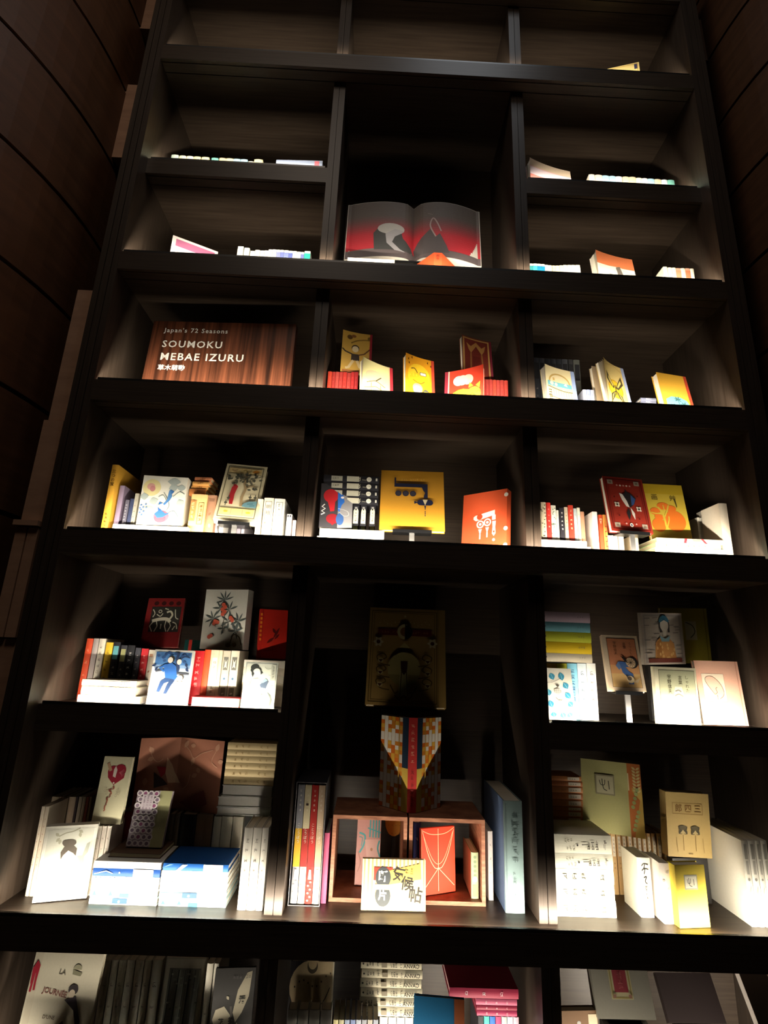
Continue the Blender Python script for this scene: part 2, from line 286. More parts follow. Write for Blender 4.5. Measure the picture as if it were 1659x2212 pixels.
ITEMS = [
{'n':'book','l':'pale yellow picture book showing one corner above the topmost board','c':'book','s':'face','p':[0.9402, 0.11, 4.1869],'r':[-15.66, -0.0, -0.0],'d':[0.1603, 0.1978, 0.02],'k':'F0D78A','g':'EFE6D2','a':'corner','sp':'R'},
{'n':'pocket_book','l':'pale mint pocket book, first from the side panel on the high left shelf','c':'book','s':'spine','p':[-1.146, 0.1677, 3.6056],'r':[0.0, 0.0, 0.0],'d':[0.0323, 0.1519, 0.105],'k':'D8ECDD','g':'EFE6D2','G':'pocket books on the high left shelf'},
{'n':'pocket_book','l':'cream pocket book, second from the side panel on the high left shelf','c':'book','s':'spine','p':[-1.1107, 0.1677, 3.6056],'r':[0.0, 0.0, 0.0],'d':[0.0302, 0.1489, 0.105],'k':'EFEAD2','g':'EFE6D2','G':'pocket books on the high left shelf'},
{'n':'pocket_book','l':'cream pocket book, third from the side panel on the high left shelf','c':'book','s':'spine','p':[-1.0774, 0.1677, 3.6056],'r':[0.0, 0.0, 0.0],'d':[0.0313, 0.1485, 0.105],'k':'EFEAD2','g':'EFE6D2','G':'pocket books on the high left shelf'},
{'n':'pocket_book','l':'yellowish cream pocket book, fourth from the side panel on the high left shelf','c':'book','s':'spine','p':[-1.0435, 0.1677, 3.6056],'r':[0.0, 0.0, 0.0],'d':[0.0313, 0.1482, 0.105],'k':'F2E6B4','g':'EFE6D2','G':'pocket books on the high left shelf'},
{'n':'pocket_book','l':'yellowish cream pocket book, fifth from the side panel on the high left shelf','c':'book','s':'spine','p':[-1.0065, 0.1677, 3.6056],'r':[0.0, 0.0, 0.0],'d':[0.0334, 0.148, 0.105],'k':'F2E6B4','g':'EFE6D2','G':'pocket books on the high left shelf'},
{'n':'pocket_book','l':'teal pocket book, sixth from the side panel on the high left shelf','c':'book','s':'spine','p':[-0.9628, 0.1677, 3.6056],'r':[0.0, 0.0, 0.0],'d':[0.0313, 0.1456, 0.105],'k':'7FC4B4','g':'EFE6D2','G':'pocket books on the high left shelf'},
{'n':'pocket_book','l':'peach pocket book, seventh from the side panel on the high left shelf','c':'book','s':'spine','p':[-0.9282, 0.1677, 3.6056],'r':[0.0, 0.0, 0.0],'d':[0.0293, 0.148, 0.105],'k':'EFC9A6','g':'EFE6D2','G':'pocket books on the high left shelf'},
{'n':'pocket_book','l':'yellowish cream pocket book, eighth from the side panel on the high left shelf','c':'book','s':'spine','p':[-0.8958, 0.1677, 3.6056],'r':[0.0, 0.0, 0.0],'d':[0.0324, 0.1475, 0.105],'k':'F2E6B4','g':'EFE6D2','G':'pocket books on the high left shelf'},
{'n':'pocket_book','l':'pale blue pocket book, ninth from the side panel on the high left shelf','c':'book','s':'spine','p':[-0.8629, 0.1677, 3.6056],'r':[0.0, 0.0, 0.0],'d':[0.0303, 0.1471, 0.105],'k':'A9D3E6','g':'EFE6D2','G':'pocket books on the high left shelf'},
{'n':'pocket_book','l':'pale blue pocket book, tenth from the side panel on the high left shelf','c':'book','s':'spine','p':[-0.8295, 0.1677, 3.6056],'r':[0.0, 0.0, 0.0],'d':[0.0314, 0.1467, 0.105],'k':'A9D3E6','g':'EFE6D2','G':'pocket books on the high left shelf'},
{'n':'pocket_book','l':'cream pocket book, eleventh from the side panel on the high left shelf','c':'book','s':'spine','p':[-0.7967, 0.1677, 3.6056],'r':[0.0, 0.0, 0.0],'d':[0.0272, 0.1368, 0.105],'k':'EFEAD2','g':'EFE6D2','G':'pocket books on the high left shelf'},
{'n':'pocket_book','l':'yellowish cream pocket book, twelfth from the side panel on the high left shelf','c':'book','s':'spine','p':[-0.7637, 0.1677, 3.6056],'r':[0.0, 0.0, 0.0],'d':[0.0388, 0.1512, 0.105],'k':'F2E6B4','g':'EFE6D2','G':'pocket books on the high left shelf'},
{'n':'book','l':'grey-blue wide book with a red end beside the short upper row of pocket books','c':'book','s':'face','p':[-0.5657, 0.12, 3.6059],'r':[-2.15, -0.0, -0.0],'d':[0.2088, 0.1028, 0.02],'k':'98A4BC','g':'EFE6D2','a':'redend','sp':'L'},
{'n':'pocket_book','l':'cream pocket book, first in the row on the high right shelf','c':'book','s':'spine','p':[0.7735, 0.1529, 3.6056],'r':[0.0, 0.0, 0.0],'d':[0.0269, 0.1516, 0.105],'k':'EFEAD2','g':'EFE6D2','G':'pocket books on the high right shelf'},
{'n':'pocket_book','l':'cream pink pocket book, second in the row on the high right shelf','c':'book','s':'spine','p':[0.8052, 0.1529, 3.6056],'r':[0.0, 0.0, 0.0],'d':[0.0323, 0.1511, 0.105],'k':'EFDCC8','g':'EFE6D2','G':'pocket books on the high right shelf'},
{'n':'pocket_book','l':'pale blue pocket book, third in the row on the high right shelf','c':'book','s':'spine','p':[0.8379, 0.1529, 3.6056],'r':[0.0, 0.0, 0.0],'d':[0.0313, 0.1492, 0.105],'k':'A9D3E6','g':'EFE6D2','G':'pocket books on the high right shelf'},
{'n':'pocket_book','l':'pale blue pocket book, fourth in the row on the high right shelf','c':'book','s':'spine','p':[0.8691, 0.1529, 3.6056],'r':[0.0, 0.0, 0.0],'d':[0.0291, 0.1487, 0.105],'k':'A9D3E6','g':'EFE6D2','G':'pocket books on the high right shelf'},
{'n':'pocket_book','l':'pale grey-blue pocket book, fifth in the row on the high right shelf','c':'book','s':'spine','p':[0.8992, 0.1529, 3.6056],'r':[0.0, 0.0, 0.0],'d':[0.0291, 0.148, 0.105],'k':'DCE6EA','g':'EFE6D2','G':'pocket books on the high right shelf'},
{'n':'pocket_book','l':'yellowish cream pocket book, sixth in the row on the high right shelf','c':'book','s':'spine','p':[0.9316, 0.1529, 3.6056],'r':[0.0, 0.0, 0.0],'d':[0.0292, 0.1488, 0.105],'k':'F2E6B4','g':'EFE6D2','G':'pocket books on the high right shelf'},
{'n':'pocket_book','l':'beige pocket book, seventh in the row on the high right shelf','c':'book','s':'spine','p':[0.963, 0.1529, 3.6056],'r':[0.0, 0.0, 0.0],'d':[0.0313, 0.1496, 0.105],'k':'DCCFAE','g':'EFE6D2','G':'pocket books on the high right shelf'},
{'n':'pocket_book','l':'cream pocket book, eighth in the row on the high right shelf','c':'book','s':'spine','p':[0.9928, 0.1529, 3.6056],'r':[0.0, 0.0, 0.0],'d':[0.027, 0.1462, 0.105],'k':'EFEAD2','g':'EFE6D2','G':'pocket books on the high right shelf'},
{'n':'pocket_book','l':'white pocket book, ninth in the row on the high right shelf','c':'book','s':'spine','p':[1.0197, 0.1529, 3.6056],'r':[0.0, 0.0, 0.0],'d':[0.0249, 0.1454, 0.105],'k':'F0F0E6','g':'EFE6D2','G':'pocket books on the high right shelf'},
{'n':'pocket_book','l':'pale blue pocket book, tenth in the row on the high right shelf','c':'book','s':'spine','p':[1.0488, 0.1529, 3.6056],'r':[0.0, 0.0, 0.0],'d':[0.0314, 0.1446, 0.105],'k':'A9D3E6','g':'EFE6D2','G':'pocket books on the high right shelf'},
{'n':'pocket_book','l':'beige pocket book, eleventh in the row on the high right shelf','c':'book','s':'spine','p':[1.0806, 0.1529, 3.6056],'r':[0.0, 0.0, 0.0],'d':[0.0303, 0.1441, 0.105],'k':'DCCFAE','g':'EFE6D2','G':'pocket books on the high right shelf'},
{'n':'pocket_book','l':'blue-white pocket book, twelfth in the row on the high right shelf','c':'book','s':'spine','p':[1.1112, 0.1529, 3.6056],'r':[0.0, 0.0, 0.0],'d':[0.0271, 0.1435, 0.105],'k':'DCEBF0','g':'EFE6D2','G':'pocket books on the high right shelf'},
{'n':'pocket_book','l':'teal pocket book, thirteenth in the row on the high right shelf','c':'book','s':'spine','p':[1.1416, 0.1529, 3.6056],'r':[0.0, 0.0, 0.0],'d':[0.0314, 0.1442, 0.105],'k':'7FC4B4','g':'EFE6D2','G':'pocket books on the high right shelf'},
{'n':'book','l':'large softcover with a faded pink cover leaning by the upright, high up','c':'book','s':'face','p':[0.5707, 0.12, 3.608],'r':[8.9, 6.0, 0.0],'d':[0.2096, 0.1579, 0.02],'k':'D9A9A4','g':'EFE6D2','a':'pinkhigh','sp':'R','curl':0.025},
{'n':'book','l':'white-bordered picture book with a mauve cover standing askew','c':'book','s':'face','p':[-0.9683, 0.13, 3.0745],'r':[27.09, 5.0, 0.0],'d':[0.1853, 0.1789, 0.018],'k':'F1E6DF','g':'EFE6D2','a':'mauve','sp':'L'},
{'n':'pocket_book','l':'grey-banded white pocket book, first in the row left of the open picture book','c':'book','s':'spine','p':[-0.7753, 0.1201, 3.0726],'r':[0.0, 0.0, 0.0],'d':[0.0229, 0.1571, 0.105],'k':'F0F1E8','g':'EFE6D2','a':'B|C9C6B4','G':'pocket books left of the open picture book'},
{'n':'pocket_book','l':'grey-banded white pocket book, second in the row left of the open picture book','c':'book','s':'spine','p':[-0.7486, 0.1201, 3.0726],'r':[0.0, 0.0, 0.0],'d':[0.0216, 0.1511, 0.105],'k':'F0F1E8','g':'EFE6D2','a':'B|BDBBB0','G':'pocket books left of the open picture book'},
{'n':'pocket_book','l':'plain cream pocket book, third in the row left of the open picture book','c':'book','s':'spine','p':[-0.7231, 0.1201, 3.0726],'r':[0.0, 0.0, 0.0],'d':[0.0184, 0.1365, 0.105],'k':'EEEAD8','g':'EFE6D2','a':'B|E4E0CC','G':'pocket books left of the open picture book'},
{'n':'pocket_book','l':'grey-banded white pocket book, fourth in the row left of the open picture book','c':'book','s':'spine','p':[-0.7025, 0.1201, 3.0726],'r':[0.0, 0.0, 0.0],'d':[0.0191, 0.1431, 0.105],'k':'F0F1E8','g':'EFE6D2','a':'B|C9C8BC','G':'pocket books left of the open picture book'},
{'n':'pocket_book','l':'grey-banded white pocket book, fifth in the row left of the open picture book','c':'book','s':'spine','p':[-0.6829, 0.1201, 3.0726],'r':[0.0, 0.0, 0.0],'d':[0.0159, 0.1413, 0.105],'k':'F0F1E8','g':'EFE6D2','a':'B|C9C6B4','G':'pocket books left of the open picture book'},
{'n':'pocket_book','l':'grey-banded white pocket book, sixth in the row left of the open picture book','c':'book','s':'spine','p':[-0.6655, 0.1201, 3.0726],'r':[0.0, 0.0, 0.0],'d':[0.0165, 0.1424, 0.105],'k':'F0F1E8','g':'EFE6D2','a':'B|C4C1B2','G':'pocket books left of the open picture book'},
{'n':'pocket_book','l':'grey-banded white pocket book, seventh in the row left of the open picture book','c':'book','s':'spine','p':[-0.6486, 0.1201, 3.0726],'r':[0.0, 0.0, 0.0],'d':[0.0159, 0.1488, 0.105],'k':'F0F1E8','g':'EFE6D2','a':'B|CFCBBB','G':'pocket books left of the open picture book'},
{'n':'pocket_book','l':'grey-banded white pocket book, eighth in the row left of the open picture book','c':'book','s':'spine','p':[-0.6314, 0.1201, 3.0726],'r':[0.0, 0.0, 0.0],'d':[0.0159, 0.1499, 0.105],'k':'F0F1E8','g':'EFE6D2','a':'B|C9C6B4','G':'pocket books left of the open picture book'},
{'n':'pocket_book','l':'blue-banded white pocket book, ninth in the row left of the open picture book','c':'book','s':'spine','p':[-0.6145, 0.1201, 3.0726],'r':[0.0, 0.0, 0.0],'d':[0.0153, 0.1494, 0.105],'k':'F0F1E8','g':'EFE6D2','a':'B|7F86B8','G':'pocket books left of the open picture book'},
{'n':'pocket_book','l':'blue-banded white pocket book, tenth in the row left of the open picture book','c':'book','s':'spine','p':[-0.5986, 0.1201, 3.0726],'r':[0.0, 0.0, 0.0],'d':[0.014, 0.1496, 0.105],'k':'F0F1E8','g':'EFE6D2','a':'B|6A74B0','G':'pocket books left of the open picture book'},
{'n':'pocket_book','l':'blue-banded white pocket book, eleventh in the row left of the open picture book','c':'book','s':'spine','p':[-0.581, 0.1201, 3.0726],'r':[0.0, 0.0, 0.0],'d':[0.0185, 0.1491, 0.105],'k':'F0F1E8','g':'EFE6D2','a':'B|7480BC','G':'pocket books left of the open picture book'},
{'n':'pocket_book','l':'blue-banded white pocket book, twelfth in the row left of the open picture book','c':'book','s':'spine','p':[-0.5623, 0.1201, 3.0726],'r':[0.0, 0.0, 0.0],'d':[0.0159, 0.1472, 0.105],'k':'F0F1E8','g':'EFE6D2','a':'B|5A66A6','G':'pocket books left of the open picture book'},
{'n':'pocket_book','l':'grey-banded white pocket book, thirteenth in the row left of the open picture book','c':'book','s':'spine','p':[-0.545, 0.1201, 3.0726],'r':[0.0, 0.0, 0.0],'d':[0.016, 0.1467, 0.105],'k':'F0F1E8','g':'EFE6D2','a':'B|D2CEC6','G':'pocket books left of the open picture book'},
{'n':'pocket_book','l':'grey-banded white pocket book, fourteenth in the row left of the open picture book','c':'book','s':'spine','p':[-0.5279, 0.1201, 3.0726],'r':[0.0, 0.0, 0.0],'d':[0.0153, 0.1447, 0.105],'k':'F0F1E8','g':'EFE6D2','a':'B|D8D2CE','G':'pocket books left of the open picture book'},
{'n':'pocket_book','l':'blue-banded white pocket book, fifteenth in the row left of the open picture book','c':'book','s':'spine','p':[-0.5125, 0.1201, 3.0726],'r':[0.0, 0.0, 0.0],'d':[0.0128, 0.1441, 0.105],'k':'F0F1E8','g':'EFE6D2','a':'B|6A74B0','G':'pocket books left of the open picture book'},
{'n':'pocket_book','l':'teal-banded white pocket book, sixteenth in the row left of the open picture book','c':'book','s':'spine','p':[-0.4919, 0.1201, 3.0726],'r':[0.0, 0.0, 0.0],'d':[0.0243, 0.15, 0.105],'k':'F0F1E8','g':'EFE6D2','a':'B|2FB59E','G':'pocket books left of the open picture book'},
{'n':'pocket_book','l':'teal-banded pocket book, first from the upright beside the orange softcover','c':'book','s':'spine','p':[0.4623, 0.1228, 3.0726],'r':[0.0, 0.0, 0.0],'d':[0.017, 0.1479, 0.105],'k':'F0F1E8','g':'EFE6D2','a':'B|3FA6A8','G':'pocket books between the upright and the orange softcover'},
{'n':'pocket_book','l':'teal-banded pocket book, second from the upright beside the orange softcover','c':'book','s':'spine','p':[0.4802, 0.1228, 3.0726],'r':[0.0, 0.0, 0.0],'d':[0.0164, 0.149, 0.105],'k':'F0F1E8','g':'EFE6D2','a':'B|48B4C4','G':'pocket books between the upright and the orange softcover'},
{'n':'pocket_book','l':'blue-banded pocket book, third from the upright beside the orange softcover','c':'book','s':'spine','p':[0.4977, 0.1228, 3.0726],'r':[0.0, 0.0, 0.0],'d':[0.0164, 0.1485, 0.105],'k':'F0F1E8','g':'EFE6D2','a':'B|1F8EB8','G':'pocket books between the upright and the orange softcover'},
{'n':'pocket_book','l':'blue-banded pocket book, fourth from the upright beside the orange softcover','c':'book','s':'spine','p':[0.5142, 0.1228, 3.0726],'r':[0.0, 0.0, 0.0],'d':[0.0144, 0.148, 0.105],'k':'F0F1E8','g':'EFE6D2','a':'B|1788B4','G':'pocket books between the upright and the orange softcover'},
{'n':'pocket_book','l':'cream pocket book, fifth from the upright beside the orange softcover','c':'book','s':'spine','p':[0.529, 0.1228, 3.0726],'r':[0.0, 0.0, 0.0],'d':[0.0131, 0.1451, 0.105],'k':'EFEAD2','g':'EFE6D2','a':'B|D9D2BC','G':'pocket books between the upright and the orange softcover'},
{'n':'pocket_book','l':'cream pocket book, sixth from the upright beside the orange softcover','c':'book','s':'spine','p':[0.5439, 0.1228, 3.0726],'r':[0.0, 0.0, 0.0],'d':[0.0144, 0.1437, 0.105],'k':'EFEAD2','g':'EFE6D2','a':'B|D8D4C6','G':'pocket books between the upright and the orange softcover'},
{'n':'pocket_book','l':'yellowish cream pocket book, seventh from the upright beside the orange softcover','c':'book','s':'spine','p':[0.5607, 0.1228, 3.0726],'r':[0.0, 0.0, 0.0],'d':[0.0144, 0.1431, 0.105],'k':'F2E6B4','g':'EFE6D2','a':'B|D6CDA0','G':'pocket books between the upright and the orange softcover'},
{'n':'pocket_book','l':'yellowish cream pocket book, eighth from the upright beside the orange softcover','c':'book','s':'spine','p':[0.5766, 0.1228, 3.0726],'r':[0.0, 0.0, 0.0],'d':[0.0151, 0.1441, 0.105],'k':'F2E6B4','g':'EFE6D2','a':'B|E3D9AE','G':'pocket books between the upright and the orange softcover'},
{'n':'pocket_book','l':'yellowish cream pocket book, ninth from the upright beside the orange softcover','c':'book','s':'spine','p':[0.593, 0.1228, 3.0726],'r':[0.0, 0.0, 0.0],'d':[0.0151, 0.1466, 0.105],'k':'F2E6B4','g':'EFE6D2','a':'B|CFCBB0','G':'pocket books between the upright and the orange softcover'},
{'n':'pocket_book','l':'cream pocket book, tenth from the upright beside the orange softcover','c':'book','s':'spine','p':[0.61, 0.1228, 3.0726],'r':[0.0, 0.0, 0.0],'d':[0.0164, 0.1492, 0.105],'k':'EFEAD2','g':'EFE6D2','a':'B|DBD8CA','G':'pocket books between the upright and the orange softcover'},
{'n':'pocket_book','l':'cream pocket book, eleventh from the upright beside the orange softcover','c':'book','s':'spine','p':[0.6276, 0.1228, 3.0726],'r':[0.0, 0.0, 0.0],'d':[0.0164, 0.1503, 0.105],'k':'EFEAD2','g':'EFE6D2','a':'B|D2D0C4','G':'pocket books between the upright and the orange softcover'},
{'n':'pocket_book','l':'cream pocket book, twelfth from the upright beside the orange softcover','c':'book','s':'spine','p':[0.6456, 0.1228, 3.0726],'r':[0.0, 0.0, 0.0],'d':[0.0171, 0.1514, 0.105],'k':'EFEAD2','g':'EFE6D2','a':'B|D8D6CA','G':'pocket books between the upright and the orange softcover'},
{'n':'pocket_book','l':'cream pocket book, thirteenth from the upright beside the orange softcover','c':'book','s':'spine','p':[0.6645, 0.1228, 3.0726],'r':[0.0, 0.0, 0.0],'d':[0.0184, 0.1525, 0.105],'k':'EFEAD2','g':'EFE6D2','a':'B|DAD8CC','G':'pocket books between the upright and the orange softcover'},
{'n':'book','l':'orange and white softcover of loose pages angled outward','c':'book','s':'face','p':[0.838, 0.12, 3.0771],'r':[7.64, 8.0, 0.0],'d':[0.1845, 0.2286, 0.03],'k':'EFE4D6','g':'EFE6D2','a':'orangehigh','sp':'R','curl':0.02},
{'n':'pocket_book','l':'cream pocket book, first in the short row beside the orange softcover','c':'book','s':'spine','p':[1.0324, 0.1043, 3.0726],'r':[0.0, 0.0, 0.0],'d':[0.0184, 0.1506, 0.105],'k':'EFEAD2','g':'EFE6D2','G':'salmon and cream pocket books in the short row'},
{'n':'pocket_book','l':'cream pocket book, second in the short row beside the orange softcover','c':'book','s':'spine','p':[1.0522, 0.1043, 3.0726],'r':[0.0, 0.0, 0.0],'d':[0.0171, 0.148, 0.105],'k':'EFEAD2','g':'EFE6D2','G':'salmon and cream pocket books in the short row'},
{'n':'pocket_book','l':'cream pocket book, third in the short row beside the orange softcover','c':'book','s':'spine','p':[1.0697, 0.1043, 3.0726],'r':[0.0, 0.0, 0.0],'d':[0.0158, 0.1483, 0.105],'k':'EFEAD2','g':'EFE6D2','G':'salmon and cream pocket books in the short row'},
{'n':'pocket_book','l':'salmon pocket book, fourth in the short row beside the orange softcover','c':'book','s':'spine','p':[1.088, 0.1043, 3.0726],'r':[0.0, 0.0, 0.0],'d':[0.019, 0.1463, 0.105],'k':'E2A88C','g':'EFE6D2','a':'B|D98F6C','G':'salmon and cream pocket books in the short row'},
{'n':'pocket_book','l':'cream pocket book, fifth in the short row beside the orange softcover','c':'book','s':'spine','p':[1.1082, 0.1043, 3.0726],'r':[0.0, 0.0, 0.0],'d':[0.0191, 0.1476, 0.105],'k':'EFEAD2','g':'EFE6D2','G':'salmon and cream pocket books in the short row'},
{'n':'pocket_book','l':'salmon pocket book, sixth in the short row beside the orange softcover','c':'book','s':'spine','p':[1.1281, 0.1043, 3.0726],'r':[0.0, 0.0, 0.0],'d':[0.0184, 0.148, 0.105],'k':'E2A88C','g':'EFE6D2','a':'B|D07A54','G':'salmon and cream pocket books in the short row'},
{'n':'pocket_book','l':'cream pocket book, seventh in the short row beside the orange softcover','c':'book','s':'spine','p':[1.1472, 0.1043, 3.0726],'r':[0.0, 0.0, 0.0],'d':[0.0151, 0.1476, 0.105],'k':'EFEAD2','g':'EFE6D2','G':'salmon and cream pocket books in the short row'},
{'n':'book','l':'slim white book lying flat before the open picture book','c':'book','s':'flat','p':[-0.2192, 0.075, 3.0726],'r':[0.0, 0.0, 0.0],'d':[0.1944, 0.0904, 0.08],'k':'EFE9DC','g':'EFE6D2','a':'flatwhite'},
{'n':'standing_book','l':'orange book standing half open before the spread picture book','c':'book','s':'vee','p':[0.0586, 0.085, 3.0726],'r':[0.0, 0.0, 0.0],'d':[0.033, 0.1448, 0.008],'k':'E8572E','g':'EFE0C4','a':'ora','ang':42,'bw':0.098},
{'n':'picture_book','l':'large picture book spread open at a red night landscape','c':'book','s':'open','p':[-0.0385, 0.185, 3.2569],'r':[0.0, 6.0, 0.0],'d':[0.6092, 0.335, 0.04],'k':'E9E2D2','g':'EFE9DA','a':'landscape'},
{'n':'sign_board','l':"dark zebra wood sign board lettered Japan's 72 Seasons",'c':'sign','s':'board','p':[-0.8046, 0.12, 2.5131],'r':[-2.44, 3.0, -0.03],'d':[0.5877, 0.3549, 0.03],'k':'3A1F14','g':'EFE6D2','a':'sign','sp':'L'},
{'n':'small_volume','l':'small red volume, first from the upright under the girl picture book','c':'book','s':'spine','p':[-0.3627, 0.15, 2.5111],'r':[0.0, 0.0, 0.0],'d':[0.0157, 0.1635, 0.09],'k':'C2402C','g':'EFE6D2','a':'M|CE6A5C|5','G':'small red volumes under the girl picture book'},
{'n':'small_volume','l':'small red volume, second from the upright under the girl picture book','c':'book','s':'spine','p':[-0.3472, 0.15, 2.5111],'r':[0.0, 0.0, 0.0],'d':[0.0128, 0.163, 0.09],'k':'A8342E','g':'EFE6D2','a':'M|CE6A5C|5','G':'small red volumes under the girl picture book'},
{'n':'small_volume','l':'small red volume, third from the upright under the girl picture book','c':'book','s':'spine','p':[-0.3329, 0.15, 2.5111],'r':[0.0, 0.0, 0.0],'d':[0.0134, 0.1637, 0.09],'k':'B2443C','g':'EFE6D2','a':'M|CE6A5C|5','G':'small red volumes under the girl picture book'},
{'n':'small_volume','l':'small red volume, fourth from the upright under the girl picture book','c':'book','s':'spine','p':[-0.3182, 0.15, 2.5111],'r':[0.0, 0.0, 0.0],'d':[0.0134, 0.1632, 0.09],'k':'AE3A34','g':'EFE6D2','a':'M|CE6A5C|5','G':'small red volumes under the girl picture book'},
{'n':'small_volume','l':'small red volume, fifth from the upright under the girl picture book','c':'book','s':'spine','p':[-0.3025, 0.15, 2.5111],'r':[0.0, 0.0, 0.0],'d':[0.0157, 0.1641, 0.09],'k':'B8332C','g':'EFE6D2','a':'M|CE6A5C|5','G':'small red volumes under the girl picture book'},
{'n':'small_volume','l':'small red volume, sixth from the upright under the girl picture book','c':'book','s':'spine','p':[-0.2857, 0.15, 2.5111],'r':[0.0, 0.0, 0.0],'d':[0.0151, 0.1617, 0.09],'k':'A83A34','g':'EFE6D2','a':'M|CE6A5C|5','G':'small red volumes under the girl picture book'},
{'n':'small_volume','l':'small red volume, seventh from the upright under the girl picture book','c':'book','s':'spine','p':[-0.2704, 0.15, 2.5111],'r':[0.0, 0.0, 0.0],'d':[0.0134, 0.1658, 0.09],'k':'B02C2C','g':'EFE6D2','a':'M|CE6A5C|5','G':'small red volumes under the girl picture book'},
{'n':'small_volume','l':'small red volume, eighth from the upright under the girl picture book','c':'book','s':'spine','p':[-0.2558, 0.15, 2.5111],'r':[0.0, 0.0, 0.0],'d':[0.0134, 0.1666, 0.09],'k':'A22A2C','g':'EFE6D2','a':'M|CE6A5C|5','G':'small red volumes under the girl picture book'},
{'n':'small_volume','l':'small red volume, first in the row under the maroon curtain book','c':'book','s':'spine','p':[0.2209, 0.15, 2.5111],'r':[0.0, 0.0, 0.0],'d':[0.0153, 0.1593, 0.09],'k':'AC3A30','g':'EFE6D2','a':'M|CE6A5C|5','G':'small red volumes under the maroon curtain book'},
{'n':'small_volume','l':'small red volume, second in the row under the maroon curtain book','c':'book','s':'spine','p':[0.2374, 0.15, 2.5111],'r':[0.0, 0.0, 0.0],'d':[0.0153, 0.1602, 0.09],'k':'B2443C','g':'EFE6D2','a':'M|CE6A5C|5','G':'small red volumes under the maroon curtain book'},
{'n':'small_volume','l':'small red volume, third in the row under the maroon curtain book','c':'book','s':'spine','p':[0.2556, 0.15, 2.5111],'r':[0.0, 0.0, 0.0],'d':[0.0189, 0.1611, 0.09],'k':'B83A34','g':'EFE6D2','a':'M|CE6A5C|5','G':'small red volumes under the maroon curtain book'},
{'n':'small_volume','l':'small red volume, fourth in the row under the maroon curtain book','c':'book','s':'spine','p':[0.273, 0.15, 2.5111],'r':[0.0, 0.0, 0.0],'d':[0.0135, 0.1608, 0.09],'k':'B2403A','g':'EFE6D2','a':'M|CE6A5C|5','G':'small red volumes under the maroon curtain book'},
{'n':'small_volume','l':'small red volume, fifth in the row under the maroon curtain book','c':'book','s':'spine','p':[0.2878, 0.15, 2.5111],'r':[0.0, 0.0, 0.0],'d':[0.0136, 0.1615, 0.09],'k':'B8443C','g':'EFE6D2','a':'M|CE6A5C|5','G':'small red volumes under the maroon curtain book'},
{'n':'small_volume','l':'small red volume, sixth in the row under the maroon curtain book','c':'book','s':'spine','p':[0.3025, 0.15, 2.5111],'r':[0.0, 0.0, 0.0],'d':[0.0136, 0.161, 0.09],'k':'C04A38','g':'EFE6D2','a':'M|CE6A5C|5','G':'small red volumes under the maroon curtain book'},
{'n':'small_volume','l':'small red volume, seventh in the row under the maroon curtain book','c':'book','s':'spine','p':[0.3172, 0.15, 2.5111],'r':[0.0, 0.0, 0.0],'d':[0.0136, 0.1605, 0.09],'k':'B8443C','g':'EFE6D2','a':'M|CE6A5C|5','G':'small red volumes under the maroon curtain book'},
{'n':'small_volume','l':'small red volume, eighth in the row under the maroon curtain book','c':'book','s':'spine','p':[0.3329, 0.15, 2.5111],'r':[0.0, 0.0, 0.0],'d':[0.0153, 0.1613, 0.09],'k':'B44038','g':'EFE6D2','a':'M|CE6A5C|5','G':'small red volumes under the maroon curtain book'},
{'n':'small_volume','l':'small red volume, ninth in the row under the maroon curtain book','c':'book','s':'spine','p':[0.3491, 0.15, 2.5111],'r':[0.0, 0.0, 0.0],'d':[0.0148, 0.1609, 0.09],'k':'B83E34','g':'EFE6D2','a':'M|CE6A5C|5','G':'small red volumes under the maroon curtain book'},
{'n':'book','l':'gold softcover with a dancing girl standing on small red volumes','c':'book','s':'face','p':[-0.261, 0.165, 2.6802],'r':[3.75, 6.0, 0.0],'d':[0.1245, 0.1989, 0.012],'k':'C9A04A','g':'EFE6D2','a':'girl','sp':'R','curl':0.018},
{'n':'book','l':'maroon curtain-patterned softcover standing on small red volumes','c':'book','s':'face','p':[0.239, 0.165, 2.6754],'r':[11.74, 6.0, 0.0],'d':[0.136, 0.2041, 0.014],'k':'7E3A2E','g':'EFE6D2','a':'curtain','sp':'R','curl':0.016},
{'n':'book','l':'pale yellow softcover with a pagoda sketch and crimson spine strip','c':'book','s':'face','p':[-0.1671, 0.095, 2.5127],'r':[23.7, 6.0, 0.0],'d':[0.1376, 0.1827, 0.012],'k':'EFE6A4','g':'EFE6D2','a':'pagoda','sp':'R','curl':0.022},
{'n':'book','l':'orange softcover showing a round golden face, middle of its shelf','c':'book','s':'face','p':[-0.0015, 0.095, 2.5129],'r':[15.06, 6.0, 0.0],'d':[0.1262, 0.2207, 0.014],'k':'E8A01E','g':'EFE6D2','a':'goldface','sp':'R','curl':0.02},
{'n':'book','l':'red softcover with a sleeping yellow cat and eggs','c':'book','s':'face','p':[0.1687, 0.105, 2.5127],'r':[-19.88, 6.0, -0.0],'d':[0.1563, 0.1826, 0.012],'k':'E2432A','g':'EFE6D2','a':'cat','sp':'L','curl':-0.02},
{'n':'tall_volume','l':'slate grey tall volume, first from the upright behind the arched-window book','c':'book','s':'spine','p':[0.509, 0.25, 2.5111],'r':[0.0, 0.0, 0.0],'d':[0.0255, 0.3353, 0.15],'k':'4A4C54','g':'EFE6D2','a':'lab|3A3A3E','G':'slate grey tall volumes'},
{'n':'tall_volume','l':'slate grey tall volume, second from the upright behind the arched-window book','c':'book','s':'spine','p':[0.534, 0.25, 2.5111],'r':[0.0, 0.0, 0.0],'d':[0.0222, 0.3345, 0.15],'k':'585B66','g':'EFE6D2','a':'lab|3A3A3E','G':'slate grey tall volumes'},
